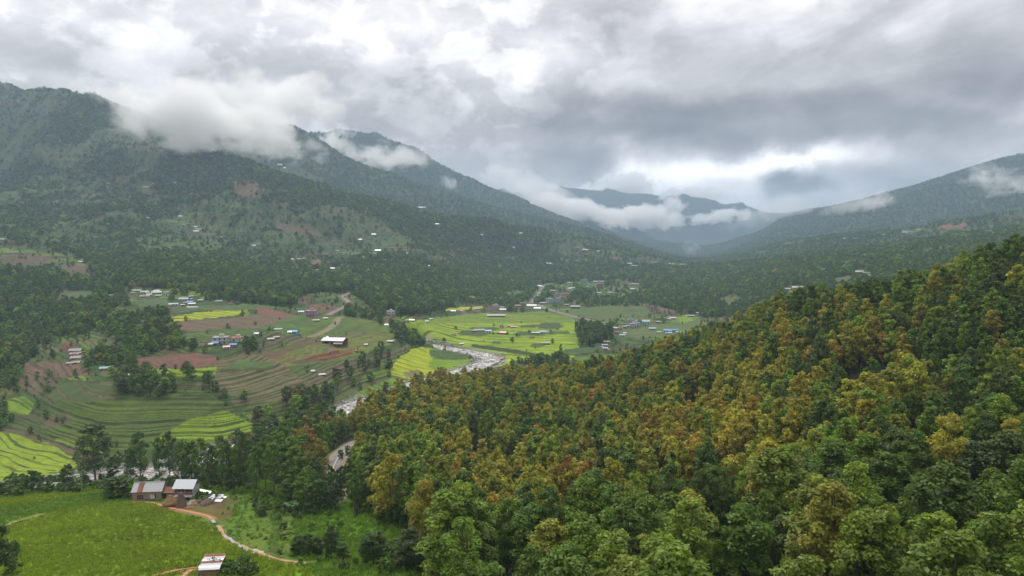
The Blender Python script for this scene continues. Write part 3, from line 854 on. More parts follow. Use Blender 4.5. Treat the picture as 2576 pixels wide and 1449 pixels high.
paint_line(road_near, 2.9, 2.0, (0.13, 0.10, 0.07))
paint_line(road_far, 4.5, 4, (0.16, 0.14, 0.10))
paint_line(road_far_b, 4.5, 4, (0.16, 0.14, 0.10))
paint_line(track_hill, 3.5, 3, (0.17, 0.115, 0.08))
paint_line(track_kiln, 2.4, 2.5, (0.19, 0.175, 0.10))
path_farm = ground_line([(330,1263),(372,1264),(398,1269),(420,1276),(452,1283),(490,1291),(520,1298),(534,1306)], dmax=260)
path_slope = ground_line([(548,1322),(556,1334),(566,1350),(592,1366),(620,1378),(660,1394),(700,1408),(760,1417)], dmax=230)
path_hut = ground_line([(375,1452),(420,1441),(462,1432),(492,1428)], dmax=200)
path_hut2 = ground_line([(460,1452),(472,1440),(486,1434)], dmax=200)
path_left = ground_line([(10,1324),(40,1313),(75,1304),(110,1293)], dmax=230)
path_soil = [(path_farm, 0.75, 0.9, (0.42, 0.20, 0.105)), (path_slope, 0.55, 0.9, (0.36, 0.245, 0.13)), (path_hut, 0.45, 0.8, (0.36, 0.16, 0.09)),
             (path_hut2, 0.4, 0.7, (0.36, 0.20, 0.11)), (path_left, 0.4, 0.8, (0.26, 0.17, 0.11))]
yard = ground_line([(400,1272),(430,1279),(455,1273),(440,1277)], dmax=260)
for p, h_, s_, c_ in path_soil: paint_line(p, h_ * 0.8, s_ + 0.2, c_, 0.8)
paint_line(yard, 1.6, 2.2, (0.34, 0.13, 0.075), 0.85)
paint_line(ground_line([(470,1262),(520,1258),(570,1264)], dmax=260), 2.2, 4, (0.12, 0.075, 0.045), 0.7)
# the dark bund across the near paddy
bund = ground_line([(-60,1392),(40,1378),(110,1374),(200,1370),(300,1362),(400,1346),(470,1332),(528,1322)], dmax=220)
paint_line(bund, 0.9, 0.6, (0.026, 0.045, 0.008), 0.95)
paint_line(ground_line([(700,1405),(640,1385),(600,1366),(570,1348),(535,1312)], dmax=220), 0.35, 1.0, (0.032, 0.060, 0.012), 0.7)

# forest floor of the wooded spur on the right
def forest_left(d):
    """bearing where the wooded spur begins, at distance d"""
    return np.interp(d, [30, 60, 85, 105, 130, 148, 156, 165, 275, 285, 430, 470], [0.06, 0.0, -0.055, -0.115, -0.145, -0.165, -0.215, -0.238, -0.236, -0.34, -0.27, -0.18])
GT = GX / GY
crest_d = np.exp(pchip(us.astype(float), KD[:, 6], np.clip(uu, us[0], us[-1])))
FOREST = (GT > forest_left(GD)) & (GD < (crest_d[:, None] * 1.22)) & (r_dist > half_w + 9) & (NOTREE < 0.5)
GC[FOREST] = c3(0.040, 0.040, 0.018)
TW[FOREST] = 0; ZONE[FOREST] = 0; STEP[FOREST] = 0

# terraces become real steps
st = STEP > 0
fr = np.zeros_like(H)
fr[st] = TCO[st] - np.floor(TCO[st])
ramp_ = sstep(1 - TK, 1.0, fr)
lo = np.where(st, (np.floor(TCO) + ramp_ - TCO) * np.where(STEP > 0, STEP, 1), 0)
H = H + np.where(st & (GD < 620), lo * 0.85 * TW, 0)
rice = (ZONE == 1) | (ZONE == 4)
fr2 = TCO - np.floor(TCO)
H = H + np.where((ZONE == 1) & (GD > 280), 0.25 * sstep(0.0, TK * 0.5, fr2) * sstep(0.0, TK * .5, 1 - fr2), 0)
H = H + np.where((ZONE == 4), 1.2 * (0.6 + fbm(GX / 3, GY / 3, 2, 78)) * (1 - TW * (fr2 > 1 - TK)), 0)
H = H + np.where((ZONE == 1) & (GD < 240), (fbm(GX / 1.3, GY / 1.3, 2, 79) - 0.5) * 0.28, 0)
HS = H

# ---- materials of the land
def ground_material():
    m = bpy.data.materials.new('land')
    m.use_nodes = True
    G = NT(m.node_tree)
    bs = G.n['Principled BSDF']
    bs.inputs['Roughness'].default_value = 0.95
    bs.inputs['Specular IOR Level'].default_value = 0.12
    gc = G.new('ShaderNodeAttribute', attribute_name='land').outputs[0]
    rc = G.new('ShaderNodeAttribute', attribute_name='bank').outputs[0]
    te = G.new('ShaderNodeAttribute', attribute_name='terrace')
    sp = G.new('ShaderNodeSeparateColor'); G.l.new(te.outputs[0], sp.inputs[0])
    tco = G.new('ShaderNodeAttribute', attribute_name='step_number').outputs[2]
    tw, tk = sp.outputs[0], sp.outputs[1]
    P = G.new('ShaderNodeTexCoord').outputs['Object']
    nz, _ = G.noise(P, 0.16, 4, 0.6)
    fr = G.math('FRACT', G.math('MULTIPLY_ADD', G.math('SUBTRACT', nz, 0.5), 0.32, tco))
    edge = G.math('SUBTRACT', 1.0, tk)
    line = G.maprange(fr, G.math('SUBTRACT', edge, 0.07), G.math('ADD', edge, 0.05))
    line = G.math('MULTIPLY', line, G.maprange(fr, 1.0, 0.94))
    nb, _ = G.noise(P, 0.045, 4, 0.6)
    wgt = G.math('MULTIPLY', G.math('MULTIPLY', line, tw), G.maprange(nb, 0.34, 0.58, 0.50, 1.0))
    c = G.mix(wgt, gc, rc)
    # tufts, weeds and worn spots at several sizes
    a, _ = G.noise(P, 0.9, 5, 0.65)
    b, _ = G.noise(P, 0.12, 5, 0.6)
    f = G.math('MULTIPLY_ADD', G.math('SUBTRACT', a, 0.5), 1.1, 1.0)
    f = G.math('MULTIPLY', f, G.math('MULTIPLY_ADD', G.math('SUBTRACT', b, 0.5), 0.9, 1.0))
    c = G.vmath('SCALE', c, scale=f)
    G.l.new(c, bs.inputs['Base Color'])
    bp = G.new('ShaderNodeBump')
    bp.inputs['Strength'].default_value = 0.7
    bp.inputs['Distance'].default_value = 0.35
    G.l.new(a, bp.inputs['Height'])
    G.l.new(bp.outputs[0], bs.inputs['Normal'])
    return m
M_LAND = ground_material()

verts = np.stack([GX, GY, H], -1).reshape(-1, 3)
ii, jj = np.meshgrid(np.arange(NT_ - 1), np.arange(ND - 1), indexing='ij')
q = np.stack([ii * ND + jj, (ii + 1) * ND + jj, (ii + 1) * ND + jj + 1, ii * ND + jj + 1], -1).reshape(-1, 4)
fz = ZONE[:-1, :-1].reshape(-1).copy()
fd = GD[:-1, :-1].reshape(-1)
fz[(fz > 0) & (fd > 1250)] = 0
fz[(fz == 0) & (fd > 1150)] = 9


def land_object(name, faces, label=None):
    used = np.unique(faces)
    remap = np.full(len(verts), -1, dtype=np.int32); remap[used] = np.arange(len(used))
    me = np_mesh(name, verts[used], remap[faces], 4, smooth=True)
    def col(nm, arr):
        at = me.attributes.new(nm, 'FLOAT_COLOR', 'POINT')
        z = np.ones((len(used), 4), dtype=np.float32); z[:, :arr.shape[-1]] = arr.reshape(-1, arr.shape[-1])[used]
        at.data.foreach_set('color', z.ravel())
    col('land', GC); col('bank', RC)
    col('terrace', np.stack([TW, TK, BARE], -1))
    at = me.attributes.new('step_number', 'FLOAT', 'POINT')
    at.data.foreach_set('value', TCO.reshape(-1)[used].astype(np.float32))
    o = link(name, me, None, M_LAND)
    tag(o, label, None, None, 'structure')
    return o

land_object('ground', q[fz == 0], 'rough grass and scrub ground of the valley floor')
land_object('hills', q[fz == 9], 'hazy green hills and mountains closing the valley')
for z_, nm in ZN.items():
    if (fz == z_).any():
        land_object(nm, q[fz == z_], {1: 'bright yellow-green rice paddies with dark bunds', 2: 'stepped terraces following the contours', 3: 'bare red-brown ploughed soil',
                                       4: 'grey-green blocks of tall maize', 5: 'short green pasture'}[z_])

# ------------------------------------------------------------------ river, roads, paths
def simple_mat(name, col, rough=0.8, noise=0.25, scale=2.0, metallic=0.0, spec=0.3, bump=0.0, col2=None, coords='Object'):
    m = bpy.data.materials.new(name)
    m.use_nodes = True
    G = NT(m.node_tree); bs = G.n['Principled BSDF']
    P = G.new('ShaderNodeTexCoord').outputs[coords]
    a, _ = G.noise(P, scale, 5, 0.62)
    if col2 is not None:
        c = G.mix(G.maprange(a, 0.42, 0.62), col, col2)
        b, _ = G.noise(P, scale * 5, 4, 0.6)
        c = G.vmath('SCALE', c, scale=G.math('MULTIPLY_ADD', G.math('SUBTRACT', b, 0.5), 2 * noise, 1.0))
    else:
        rgb = G.new('ShaderNodeRGB'); rgb.outputs[0].default_value = (*col, 1)
        c = G.vmath('SCALE', rgb.outputs[0], scale=G.math('MULTIPLY_ADD', G.math('SUBTRACT', a, 0.5), 2 * noise, 1.0))
    G.l.new(c, bs.inputs['Base Color'])
    bs.inputs['Roughness'].default_value = rough
    bs.inputs['Metallic'].default_value = metallic
    bs.inputs['Specular IOR Level'].default_value = spec
    if bump:
        bp = G.new('ShaderNodeBump'); bp.inputs['Strength'].default_value = bump; bp.inputs['Distance'].default_value = 0.1
        G.l.new(a, bp.inputs['Height']); G.l.new(bp.outputs[0], bs.inputs['Normal'])
    return m


def ribbon(pts, half, n_across=4, lift=0.05, drape=False, wob=0.0):
    """a strip of ground along pts; half = half width (number or array)"""
    P = np.array([p[:3] for p in pts], dtype=float)
    tg = np.gradient(P[:, :2], axis=0); tg /= np.linalg.norm(tg, axis=1)[:, None] + 1e-9
    nr = np.stack([-tg[:, 1], tg[:, 0]], 1)
    hw = np.broadcast_to(np.asarray(half, dtype=float), (len(P),)) * (1 + wob * (RNG.random(len(P)) - 0.5))
    s = np.linspace(-1, 1, n_across + 1)
    xy = P[:, None, :2] + nr[:, None, :] * (hw[:, None] * s[None, :])[..., None]
    if drape:
        z = ground(xy[..., 0].ravel(), xy[..., 1].ravel()).reshape(xy.shape[:2])
    else:
        z = np.broadcast_to(P[:, 2:3], xy.shape[:2])
    v = np.concatenate([xy, (z + lift)[..., None]], -1)
    n, m = v.shape[:2]
    i, j = np.meshgrid(np.arange(n - 1), np.arange(m - 1), indexing='ij')
    f = np.stack([i * m + j, i * m + j + 1, (i + 1) * m + j + 1, (i + 1) * m + j], -1).reshape(-1, 4)
    return v.reshape(-1, 3), f

def water_material():
    m = bpy.data.materials.new('river_water')
    m.use_nodes = True
    G = NT(m.node_tree); bs = G.n['Principled BSDF']
    P = G.new('ShaderNodeTexCoord').outputs['Object']
    a, _ = G.noise(G.vmath('MULTIPLY', P, (1.0, 0.8, 1)), 0.35, 6, 0.65, 1.2)
    foam = G.maprange(a, 0.50, 0.64)
    c = G.mix(foam, (0.30, 0.275, 0.245), (0.72, 0.71, 0.69))
    G.l.new(c, bs.inputs['Base Color'])
    G.l.new(G.math('MULTIPLY_ADD', foam, 0.5, 0.22), bs.inputs['Roughness'])
    b, _ = G.noise(P, 1.6, 4, 0.6)
    bp = G.new('ShaderNodeBump'); bp.inputs['Strength'].default_value = 0.5; bp.inputs['Distance'].default_value = 0.25
    G.l.new(b, bp.inputs['Height']); G.l.new(bp.outputs[0], bs.inputs['Normal'])
    return m

rp = [(p[0], p[1], RIVER_Z) for p in smooth_line([on_plane(u, v, RIVER_Z)[:2] for u, v in river_uv], 8)]
wv, wf = ribbon(rp, 8.2, 6, 0.0, wob=0.10)
me = np_mesh('river', wv, wf, 4, smooth=True)
tag(link('river', me, None, water_material()), 'pale shallow river running over boulders', None, None, 'structure')

# boulders: too many to count; real stones along both banks and in the rapids
def rock_arrays(n_protos, seed):
    out = []
    for k in range(n_protos):
        bm = bmesh.new()
        bmesh.ops.create_icosphere(bm, subdivisions=1, radius=1.0)
        rs = np.random.default_rng(seed + k)
        for v in bm.verts:
            v.co *= rs.uniform(0.75, 1.15)
            v.co.z *= 0.66
        V = np.array([v.co[:] for v in bm.verts]); F = np.array([[v.index for v in f.verts] for f in bm.faces])
        bm.free()
        out.append((V, F))
    return out

ROCKS = rock_arrays(6, 500)
def scatter_rocks(name, pts, sizes, mat, label):
    VV, FF, b = [], [], 0
    for p, s in zip(pts, sizes):
        V, F = ROCKS[RNG.integers(len(ROCKS))]
        a = RNG.uniform(0, 6.283)
        ca, sa = math.cos(a), math.sin(a)
        S = s * np.array([RNG.uniform(0.8, 1.35), RNG.uniform(0.7, 1.1), RNG.uniform(0.7, 1.1)])
        W_ = V * S
        W_ = np.stack([W_[:, 0] * ca - W_[:, 1] * sa, W_[:, 0] * sa + W_[:, 1] * ca, W_[:, 2]], 1) + p
        VV.append(W_); FF.append(F + b); b += len(V)
    o = link(name, np_mesh(name, np.concatenate(VV), np.concatenate(FF), 3), None, mat)
    return tag(o, label, None, None, 'stuff')

M_ROCK = simple_mat('river_rock', (0.40, 0.385, 0.37), 0.85, 0.3, 0.6, col2=(0.25, 0.24, 0.23))
RP = np.array([p[:2] for p in rp])
tgv = np.gradient(RP, axis=0); tgv /= np.linalg.norm(tgv, axis=1)[:, None]
pts, sz = [], []
for k in range(2300):
    i = RNG.integers(8, len(RP) - 1)
    off = RNG.choice([-1, 1]) * np.clip(abs(RNG.normal(7.2, 3.8)), 0, 15)
    x = RP[i, 0] - tgv[i, 1] * off + RNG.uniform(-4, 4); y = RP[i, 1] + tgv[i, 0] * off + RNG.uniform(-4, 4)
    if y < 240: continue
    s = 0.35 + RNG.gamma(1.3, 0.42)
    z = max(float(ground(x, y)[0]), RIVER_Z - 0.45)
    pts.append((x, y, z + s * 0.12)); sz.append(min(s, 2.4))
scatter_rocks('boulders', pts, sz, M_ROCK, 'grey boulders strewn along the river bed')

M_ROAD = simple_mat('road_asphalt', (0.185, 0.172, 0.155), 0.9, 0.22, 0.5, col2=(0.23, 0.21, 0.185))
M_SHOULDER = simple_mat('road_gravel', (0.23, 0.185, 0.14), 0.95, 0.3, 0.7)
M_PAINT = simple_mat('road_paint', (0.62, 0.60, 0.55), 0.8, 0.3, 0.7)

def dense(pts, step):
    P = np.array(pts, dtype=float)
    s = np.concatenate([[0], np.cumsum(np.linalg.norm(np.diff(P, axis=0), axis=1))])
    n = max(2, int(s[-1] / step))
    q = np.linspace(0, s[-1], n)
    return np.stack([np.interp(q, s, P[:, i]) for i in range(3)], 1)

def road(pts, half, name, label, line=True, step=2.5):
    P = dense(pts, step)
    v, f = ribbon(P, half, 4, 0.02)
    r = link(name, np_mesh(name, v, f, 4), None, M_ROAD); tag(r, label, None, None, 'structure')
    if line:
        v, f = ribbon(P, 0.10, 1, 0.032)
        link('centre_line', np_mesh('centre_line', v, f, 4), r, M_PAINT)
        for s in (-1, 1):
            # a low kerb and gravel verge
            tg = np.gradient(P[:, :2], axis=0); tg /= np.linalg.norm(tg, axis=1)[:, None]
            Q = P.copy(); Q[:, 0] += -tg[:, 1] * s * (half + 0.75); Q[:, 1] += tg[:, 0] * s * (half + 0.75)
            v, f = ribbon(Q, 0.75, 1, 0.0)
            link('verge', np_mesh('verge', v, f, 4), r, M_SHOULDER)
    return r

road(road_near, 2.35, 'road', 'grey asphalt road bending out of the trees')
road(road_far, 2.8, 'road', 'pale road running down beside the rice plain', line=False)
road(road_far_b, 2.6, 'road', 'pale road climbing through the roadside village', line=False)
road(track_hill, 2.2, 'road', 'pale track winding up the wooded hillside', line=False)

M_PATH = {0: simple_mat('orange_earth', (0.48, 0.215, 0.115), 0.95, 0.25, 1.2, col2=(0.42, 0.26, 0.14)),
          1: simple_mat('tan_earth', (0.42, 0.29, 0.155), 0.95, 0.3, 1.5, col2=(0.36, 0.22, 0.11)),
          2: simple_mat('red_earth', (0.40, 0.17, 0.09), 0.95, 0.3, 1.5, col2=(0.36, 0.235, 0.13))}
for pts_, hw_, mt_, lb_ in ((path_farm, 0.50, 0, 'orange earth footpath from the farmstead along the paddy'), (path_slope, 0.45, 1, 'tan footpath down the slope beside the water channel'),
                            (path_hut, 0.36, 2, 'red earth footpath to the rusty-roofed hut'), (path_hut2, 0.32, 1, 'tan branch path below the rusty-roofed hut'), (path_left, 0.3, 1, 'thin tan footpath at the far left of the paddy')):
    P = dense(pts_, 1.2)
    w_ = hw_ * (0.75 + 0.5 * vnoise(np.arange(len(P)) * 0.35, np.zeros(len(P)), 3))
    v, f = ribbon(P, w_, 2, 0.10, drape=True)
    tag(link('footpath', np_mesh('footpath', v, f, 4), None, M_PATH[mt_]), lb_, None, None, 'structure')
M_CHAN = simple_mat('channel_water', (0.55, 0.57, 0.58), 0.15, 0.2, 2.0, spec=0.5)
for k, uvs in enumerate(([(534,1308),(539,1316)], [(563,1347),(580,1358),(590,1367)], [(597,1371),(612,1379),(628,1388),(640,1394)])):
    P = dense(ground_line(uvs, dmax=220), 0.7)
    v, f = ribbon(P, 0.34 + 0.2 * vnoise(np.arange(len(P)) * 0.5, np.ones(len(P)), 5), 1, 0.13, drape=True)
    tag(link('water_channel', np_mesh('water_channel', v, f, 4), None, M_CHAN), 'glinting irrigation channel, %s stretch' % ('upper', 'middle', 'lower')[k], None, None, 'structure')

# ------------------------------------------------------------------ trees
def leaf_material(name, instanced):
    m = bpy.data.materials.new(name)
    m.use_nodes = True
    G = NT(m.node_tree); G.n.remove(G.n['Principled BSDF'])
    out = G.n['Material Output']
    if instanced:
        at = G.new('ShaderNodeAttribute', attribute_type='INSTANCER', attribute_name='tint'); tint = at.outputs[0]
    else:
        tint = G.new('ShaderNodeObjectInfo').outputs['Color']
    lv = G.new('ShaderNodeAttribute', attribute_name='leaf_age')
    s = G.new('ShaderNodeSeparateColor'); G.l.new(lv.outputs[0], s.inputs[0])
    c = G.vmath('SCALE', tint, scale=G.math('MULTIPLY_ADD', s.outputs[0], 0.75, 0.62))
    c = G.mix(G.math('MULTIPLY', s.outputs[1], 0.60), c, G.vmath('MULTIPLY', c, (1.42, 1.34, 0.75)))
    df = G.new('ShaderNodeBsdfDiffuse'); tr = G.new('ShaderNodeBsdfTranslucent'); gl = G.new('ShaderNodeBsdfGlossy')
    G.l.new(c, df.inputs[0]); G.l.new(G.vmath('MULTIPLY', c, (1.15, 1.2, 0.7)), tr.inputs[0])
    gl.inputs['Roughness'].default_value = 0.45
    mx = G.new('ShaderNodeMixShader'); mx.inputs[0].default_value = 0.36
    G.l.new(df.outputs[0], mx.inputs[1]); G.l.new(tr.outputs[0], mx.inputs[2])
    m2 = G.new('ShaderNodeMixShader'); m2.inputs[0].default_value = 0.025
    G.l.new(mx.outputs[0], m2.inputs[1]); G.l.new(gl.outputs[0], m2.inputs[2])
    G.l.new(m2.outputs[0], out.inputs[0])
    return m

M_LEAF = leaf_material('foliage', False)
M_LEAF_I = leaf_material('foliage_mass', True)
M_BARK = simple_mat('bark', (0.115, 0.095, 0.075), 0.95, 0.35, 3.0, col2=(0.075, 0.062, 0.05))


def crown_arrays(rs, h, r, base, n_clump, n_leaf, leaf, shape):
    """leaf quads and their ages; also the clump centres (for the limbs)"""
    cs, cr = [], []
    for k in range(n_clump):
        f = (k + 0.5) / n_clump
        f = np.clip(f + rs.normal(0, 0.05), 0.02, 1.0)
        z = base + (h - base) * f
        if shape == 'round':
            pr = math.sqrt(max(0.05, 1 - (2 * f - 0.9) ** 2 * 0.85))
        elif shape == 'column':
            pr = (0.55 + 0.45 * math.sin(math.pi * min(1, f * 0.9 + 0.12))) * (1 if f < 0.85 else 1.0 - (f - 0.85) * 2.0)
        else:                                                  # cone-topped
            pr = (1.0 - 0.72 * f) if f > 0.25 else 0.6 + 1.0 * f
        a = k * 2.399 + rs.uniform(-0.5, 0.5)
        q = r * pr * math.sqrt(rs.uniform(0.12, 1.0)) * 0.80
        cs.append((q * math.cos(a), q * math.sin(a), z)); cr.append(r * rs.uniform(0.20, 0.40) * (0.75 if f > 0.85 else 1.0))
    cs.append((0, 0, h - r * 0.20)); cr.append(r * 0.26)
    cs, cr = np.array(cs), np.array(cr)
    n = len(cs)
    N = n * n_leaf
    ci = np.repeat(np.arange(n), n_leaf)
    d = rs.normal(0, 1, (N, 3)); d[:, 2] = np.where((d[:, 2] < -0.2) & (rs.random(N) < 0.6), -d[:, 2] * 0.8, d[:, 2]); d /= np.linalg.norm(d, axis=1)[:, None]
    rad = cr[ci] * (rs.uniform(0.25, 1.0, N) ** 0.5) * rs.uniform(0.85, 1.18, N)
    p = cs[ci] + d * rad[:, None] * np.array([1, 1, 1.05])
    nrm = d * 0.9 + rs.normal(0, 0.55, (N, 3)) + np.array([0, 0, 0.35]); nrm /= np.linalg.norm(nrm, axis=1)[:, None]
    t = np.cross(nrm, rs.normal(0, 1, (N, 3))); t /= np.linalg.norm(t, axis=1)[:, None] + 1e-9
    b = np.cross(nrm, t)
    L = leaf * rs.uniform(0.6, 1.35, N)[:, None]
    v = np.stack([p - t * L * 0.55, p + b * L * 0.36 + t * L * 0.05, p + t * L * 0.62 - nrm * L * 0.12, p - b * L * 0.36 + t * L * 0.05], 1).reshape(-1, 3)
    f = np.arange(N * 4).reshape(-1, 4)
    hfrac = np.clip((p[:, 2] - base) / (h - base), 0, 1)
    ca = rs.uniform(0, 1, n)[ci]
    age = np.clip(0.5 * rs.uniform(0, 1, N) + 0.5 * ca, 0, 1)
    young = np.clip(rs.uniform(-0.4, 0.5, N) + 0.9 * rs.uniform(0, 1, n)[ci] * (0.5 + 0.5 * hfrac), 0, 1)
    return v, f, np.stack([age, young, hfrac], 1), cs, cr


def crown_mesh(name, v, f, age, mat):
    me = np_mesh(name, v, f, 4)
    at = me.attributes.new('leaf_age', 'FLOAT_COLOR', 'FACE')
    c = np.ones((len(f), 4), dtype=np.float32); c[:, :3] = age
    at.data.foreach_set('color', c.ravel())
    me.materials.append(mat)
    return me


def trunk_builder(rs, h, r, base, cs, n_limb, thick, sides=7):
    mb = MB()
    bend = rs.normal(0, 0.03 * h, 2)
    top = base + (h - base) * 0.72
    pts = [(bend[0] * (z / h) ** 2, bend[1] * (z / h) ** 2, z) for z in np.linspace(-0.8, top, 6)]
    mb.tube(pts, [thick * (1.25 if i == 0 else 1 - 0.15 * i) for i in range(6)], sides)
    order = rs.permutation(len(cs))[:n_limb]
    for k in order:
        c = cs[k]
        z0 = min(max(base * 0.85, c[2] - (h - base) * 0.30), top * 0.96)
        s = (bend[0] * (z0 / h) ** 2, bend[1] * (z0 / h) ** 2, z0)
        m_ = (s[0] * 0.45 + c[0] * 0.55, s[1] * 0.45 + c[1] * 0.55, (z0 * 0.6 + c[2] * 0.4))
        mb.tube([s, m_, tuple(c)], [thick * 0.42, thick * 0.30, thick * 0.10], 5, cap=False)
    return mb

SPEC = {
 # name: (count, height, radius, base share, clumps, leaves, leaf size, limbs, thick)
 'near': (9, 14.5, 3.0, 0.22, 40, 190, 0.31, 12, 0.20),
 'mid':  (9, 14.0, 2.85, 0.20, 32, 54, 0.58, 7, 0.19),
 'far':  (7, 11.0, 3.3, 0.14, 15, 30, 1.15, 4, 0.20),
 'dist': (6, 8.5, 4.0, 0.02, 9, 14, 1.9, 2, 0.22),
 'grove': (7, 15.0, 3.4, 0.26, 30, 110, 0.46, 10, 0.22),
 'bush': (5, 2.6, 1.5, 0.02, 9, 34, 0.42, 3, 0.05),
}
PROTO = {}
for nm, (cnt, h, r, bs_, nc, nl, lf, lm, th) in SPEC.items():
    PROTO[nm] = []
    for k in range(cnt):
        rs = np.random.default_rng(1000 + 37 * k + len(nm) * 311)
        hh = h * rs.uniform(0.88, 1.12); rr = r * rs.uniform(0.85, 1.18)
        shape = ('column', 'round', 'column', 'column', 'round')[k % 5] if nm in ('near', 'mid') else ('column', 'round')[k % 2] if nm == 'grove' else 'round'
        v, f, age, cs, cr = crown_arrays(rs, hh, rr, hh * bs_, nc, nl, lf, shape)
        tb = trunk_builder(rs, hh, rr, hh * bs_, cs, lm, th, 7 if nm in ('near', 'grove') else 5)
        PROTO[nm].append(dict(h=hh, r=rr, crown=(v, f, age), trunk=tb))

def proto_obj(nm, k):
    """meshes for single trees (crown, trunk), made once"""
    p = PROTO[nm][k]
    if 'cm' not in p:
        p['cm'] = crown_mesh('crown', *p['crown'], M_LEAF)
        p['tm'] = p['trunk'].mesh('trunk'); p['tm'].materials.append(M_BARK)
    return p

def proto_mass(nm, k):
    """one object holding crown and trunk, for the uncounted mass"""
    p = PROTO[nm][k]
    if 'mo' not in p:
        v, f, age = p['crown']
        tv = np.array(p['trunk'].v); tf = [t if len(t) == 4 else None for t in p['trunk'].f]; tf = np.array([t for t in tf if t is not None])
        V = np.concatenate([v, tv]); F = np.concatenate([f, tf + len(v)])
        me = np_mesh(nm + '_tree', V, F, 4)
        at = me.attributes.new('leaf_age', 'FLOAT_COLOR', 'FACE')
        c = np.ones((len(F), 4), dtype=np.float32); c[:len(f), :3] = age
        at.data.foreach_set('color', c.ravel())
        me.materials.append(M_LEAF_I); me.materials.append(M_BARK)
        me.polygons.foreach_set('material_index', np.concatenate([np.zeros(len(f), np.int32), np.ones(len(tf), np.int32)]))
        p['mo'] = bpy.data.objects.new(nm + '_tree', me)
    return p['mo']

def tree_mass(name, kind, pts, scl, rotz, tint, label, tilt=None):
    """pts (n,3), scl (n,3), tint (n,3): one object of real trees drawn by geometry nodes"""
    n = len(pts)
    me = bpy.data.meshes.new(name)
    me.vertices.add(n); me.vertices.foreach_set('co', np.asarray(pts, dtype=np.float32).ravel())
    def att(nm, typ, field, arr):
        a = me.attributes.new(nm, typ, 'POINT'); a.data.foreach_set(field, np.ascontiguousarray(arr).ravel())
    att('scl', 'FLOAT_VECTOR', 'vector', np.asarray(scl, dtype=np.float32))
    rot = np.zeros((n, 3), dtype=np.float32); rot[:, 2] = rotz
    if tilt is not None: rot[:, :2] = tilt
    att('rot', 'FLOAT_VECTOR', 'vector', rot)
    t4 = np.ones((n, 4), dtype=np.float32); t4[:, :3] = tint
    att('tint', 'FLOAT_COLOR', 'color', t4)
    K = len(PROTO[kind])
    att('pick', 'INT', 'value', RNG.integers(0, K, n).astype(np.int32))
    o = link(name, me)
    ng = bpy.data.node_groups.new(name, 'GeometryNodeTree')
    ng.interface.new_socket('Geometry', in_out='INPUT', socket_type='NodeSocketGeometry')
    ng.interface.new_socket('Geometry', in_out='OUTPUT', socket_type='NodeSocketGeometry')
    N, L = ng.nodes, ng.links
    gi, go = N.new('NodeGroupInput'), N.new('NodeGroupOutput')
    m2p = N.new('GeometryNodeMeshToPoints')
    g2i = N.new('GeometryNodeGeometryToInstance')
    iop = N.new('GeometryNodeInstanceOnPoints')
    L.new(gi.outputs[0], m2p.inputs['Mesh'])
    L.new(m2p.outputs[0], iop.inputs['Points'])
    for k in reversed(range(K)):
        oi = N.new('GeometryNodeObjectInfo'); oi.transform_space = 'ORIGINAL'
        oi.inputs['Object'].default_value = proto_mass(kind, k)
        L.new(oi.outputs['Geometry'], g2i.inputs[0])
    L.new(g2i.outputs[0], iop.inputs['Instance'])
    iop.inputs['Pick Instance'].default_value = True
    def named(nm, typ):
        a = N.new('GeometryNodeInputNamedAttribute'); a.data_type = typ; a.inputs['Name'].default_value = nm
        return [s for s in a.outputs if s.enabled and s.name == 'Attribute'][0]
    L.new(named('pick', 'INT'), iop.inputs['Instance Index'])
    L.new(named('scl', 'FLOAT_VECTOR'), iop.inputs['Scale'])
    e2r = N.new('FunctionNodeEulerToRotation'); L.new(named('rot', 'FLOAT_VECTOR'), e2r.inputs[0])
    L.new(e2r.outputs[0], iop.inputs['Rotation'])
    L.new(iop.outputs[0], go.inputs[0])
    md = o.modifiers.new('trees', 'NODES'); md.node_group = ng
    tag(o, label, None, None, 'stuff')
    return o

# ---- colours of the wood at the end of the dry season
PAL = {
 'dark green':   (0.064, 0.118, 0.028), 'green': (0.088, 0.162, 0.026), 'light green': (0.150, 0.235, 0.036),
 'yellow-green': (0.235, 0.262, 0.036), 'golden': (0.270, 0.222, 0.046), 'orange-brown': (0.240, 0.162, 0.056),
 'dull brown':   (0.215, 0.150, 0.062), 'olive': (0.195, 0.190, 0.042), 'grey-green': (0.072, 0.112, 0.043),
}
PN = list(PAL); PC = np.array([PAL[k] for k in PN])
def pick_colours(weights):
    """weights (n, k) -> index"""
    c = np.cumsum(weights / weights.sum(1, keepdims=True), 1)
    return (RNG.random(len(weights))[:, None] > c).sum(1).clip(0, weights.shape[1] - 1)

def scatter(x0, x1, y0, y1, cell, jit=0.42):
    nx, ny = int((x1 - x0) / cell), int((y1 - y0) / cell)
    X, Y = np.meshgrid(x0 + (np.arange(nx) + .5) * cell, y0 + (np.arange(ny) + .5) * cell, indexing='ij')
    X = X + RNG.uniform(-jit, jit, X.shape) * cell; Y = Y + RNG.uniform(-jit, jit, Y.shape) * cell
    X, Y = X.ravel(), Y.ravel()
    k = (np.abs(X / Y) < 0.93)
    return X[k], Y[k]

def nearest(G, x, y):
    i = np.clip(np.searchsorted(T, x / y), 0, NT_ - 1); j = np.clip(np.searchsorted(D, y), 0, ND - 1)
    return G[i, j]

# ---- the wooded spur, right
f1x, f1y = scatter(-140, 420, 58, 118, 6.0)
f2x, f2y = scatter(-140, 420, 118, 480, 4.5)
fx, fy = np.concatenate([f1x, f2x]), np.concatenate([f1y, f2y])
k = nearest(FOREST, fx, fy)
fx, fy = fx[k], fy[k]
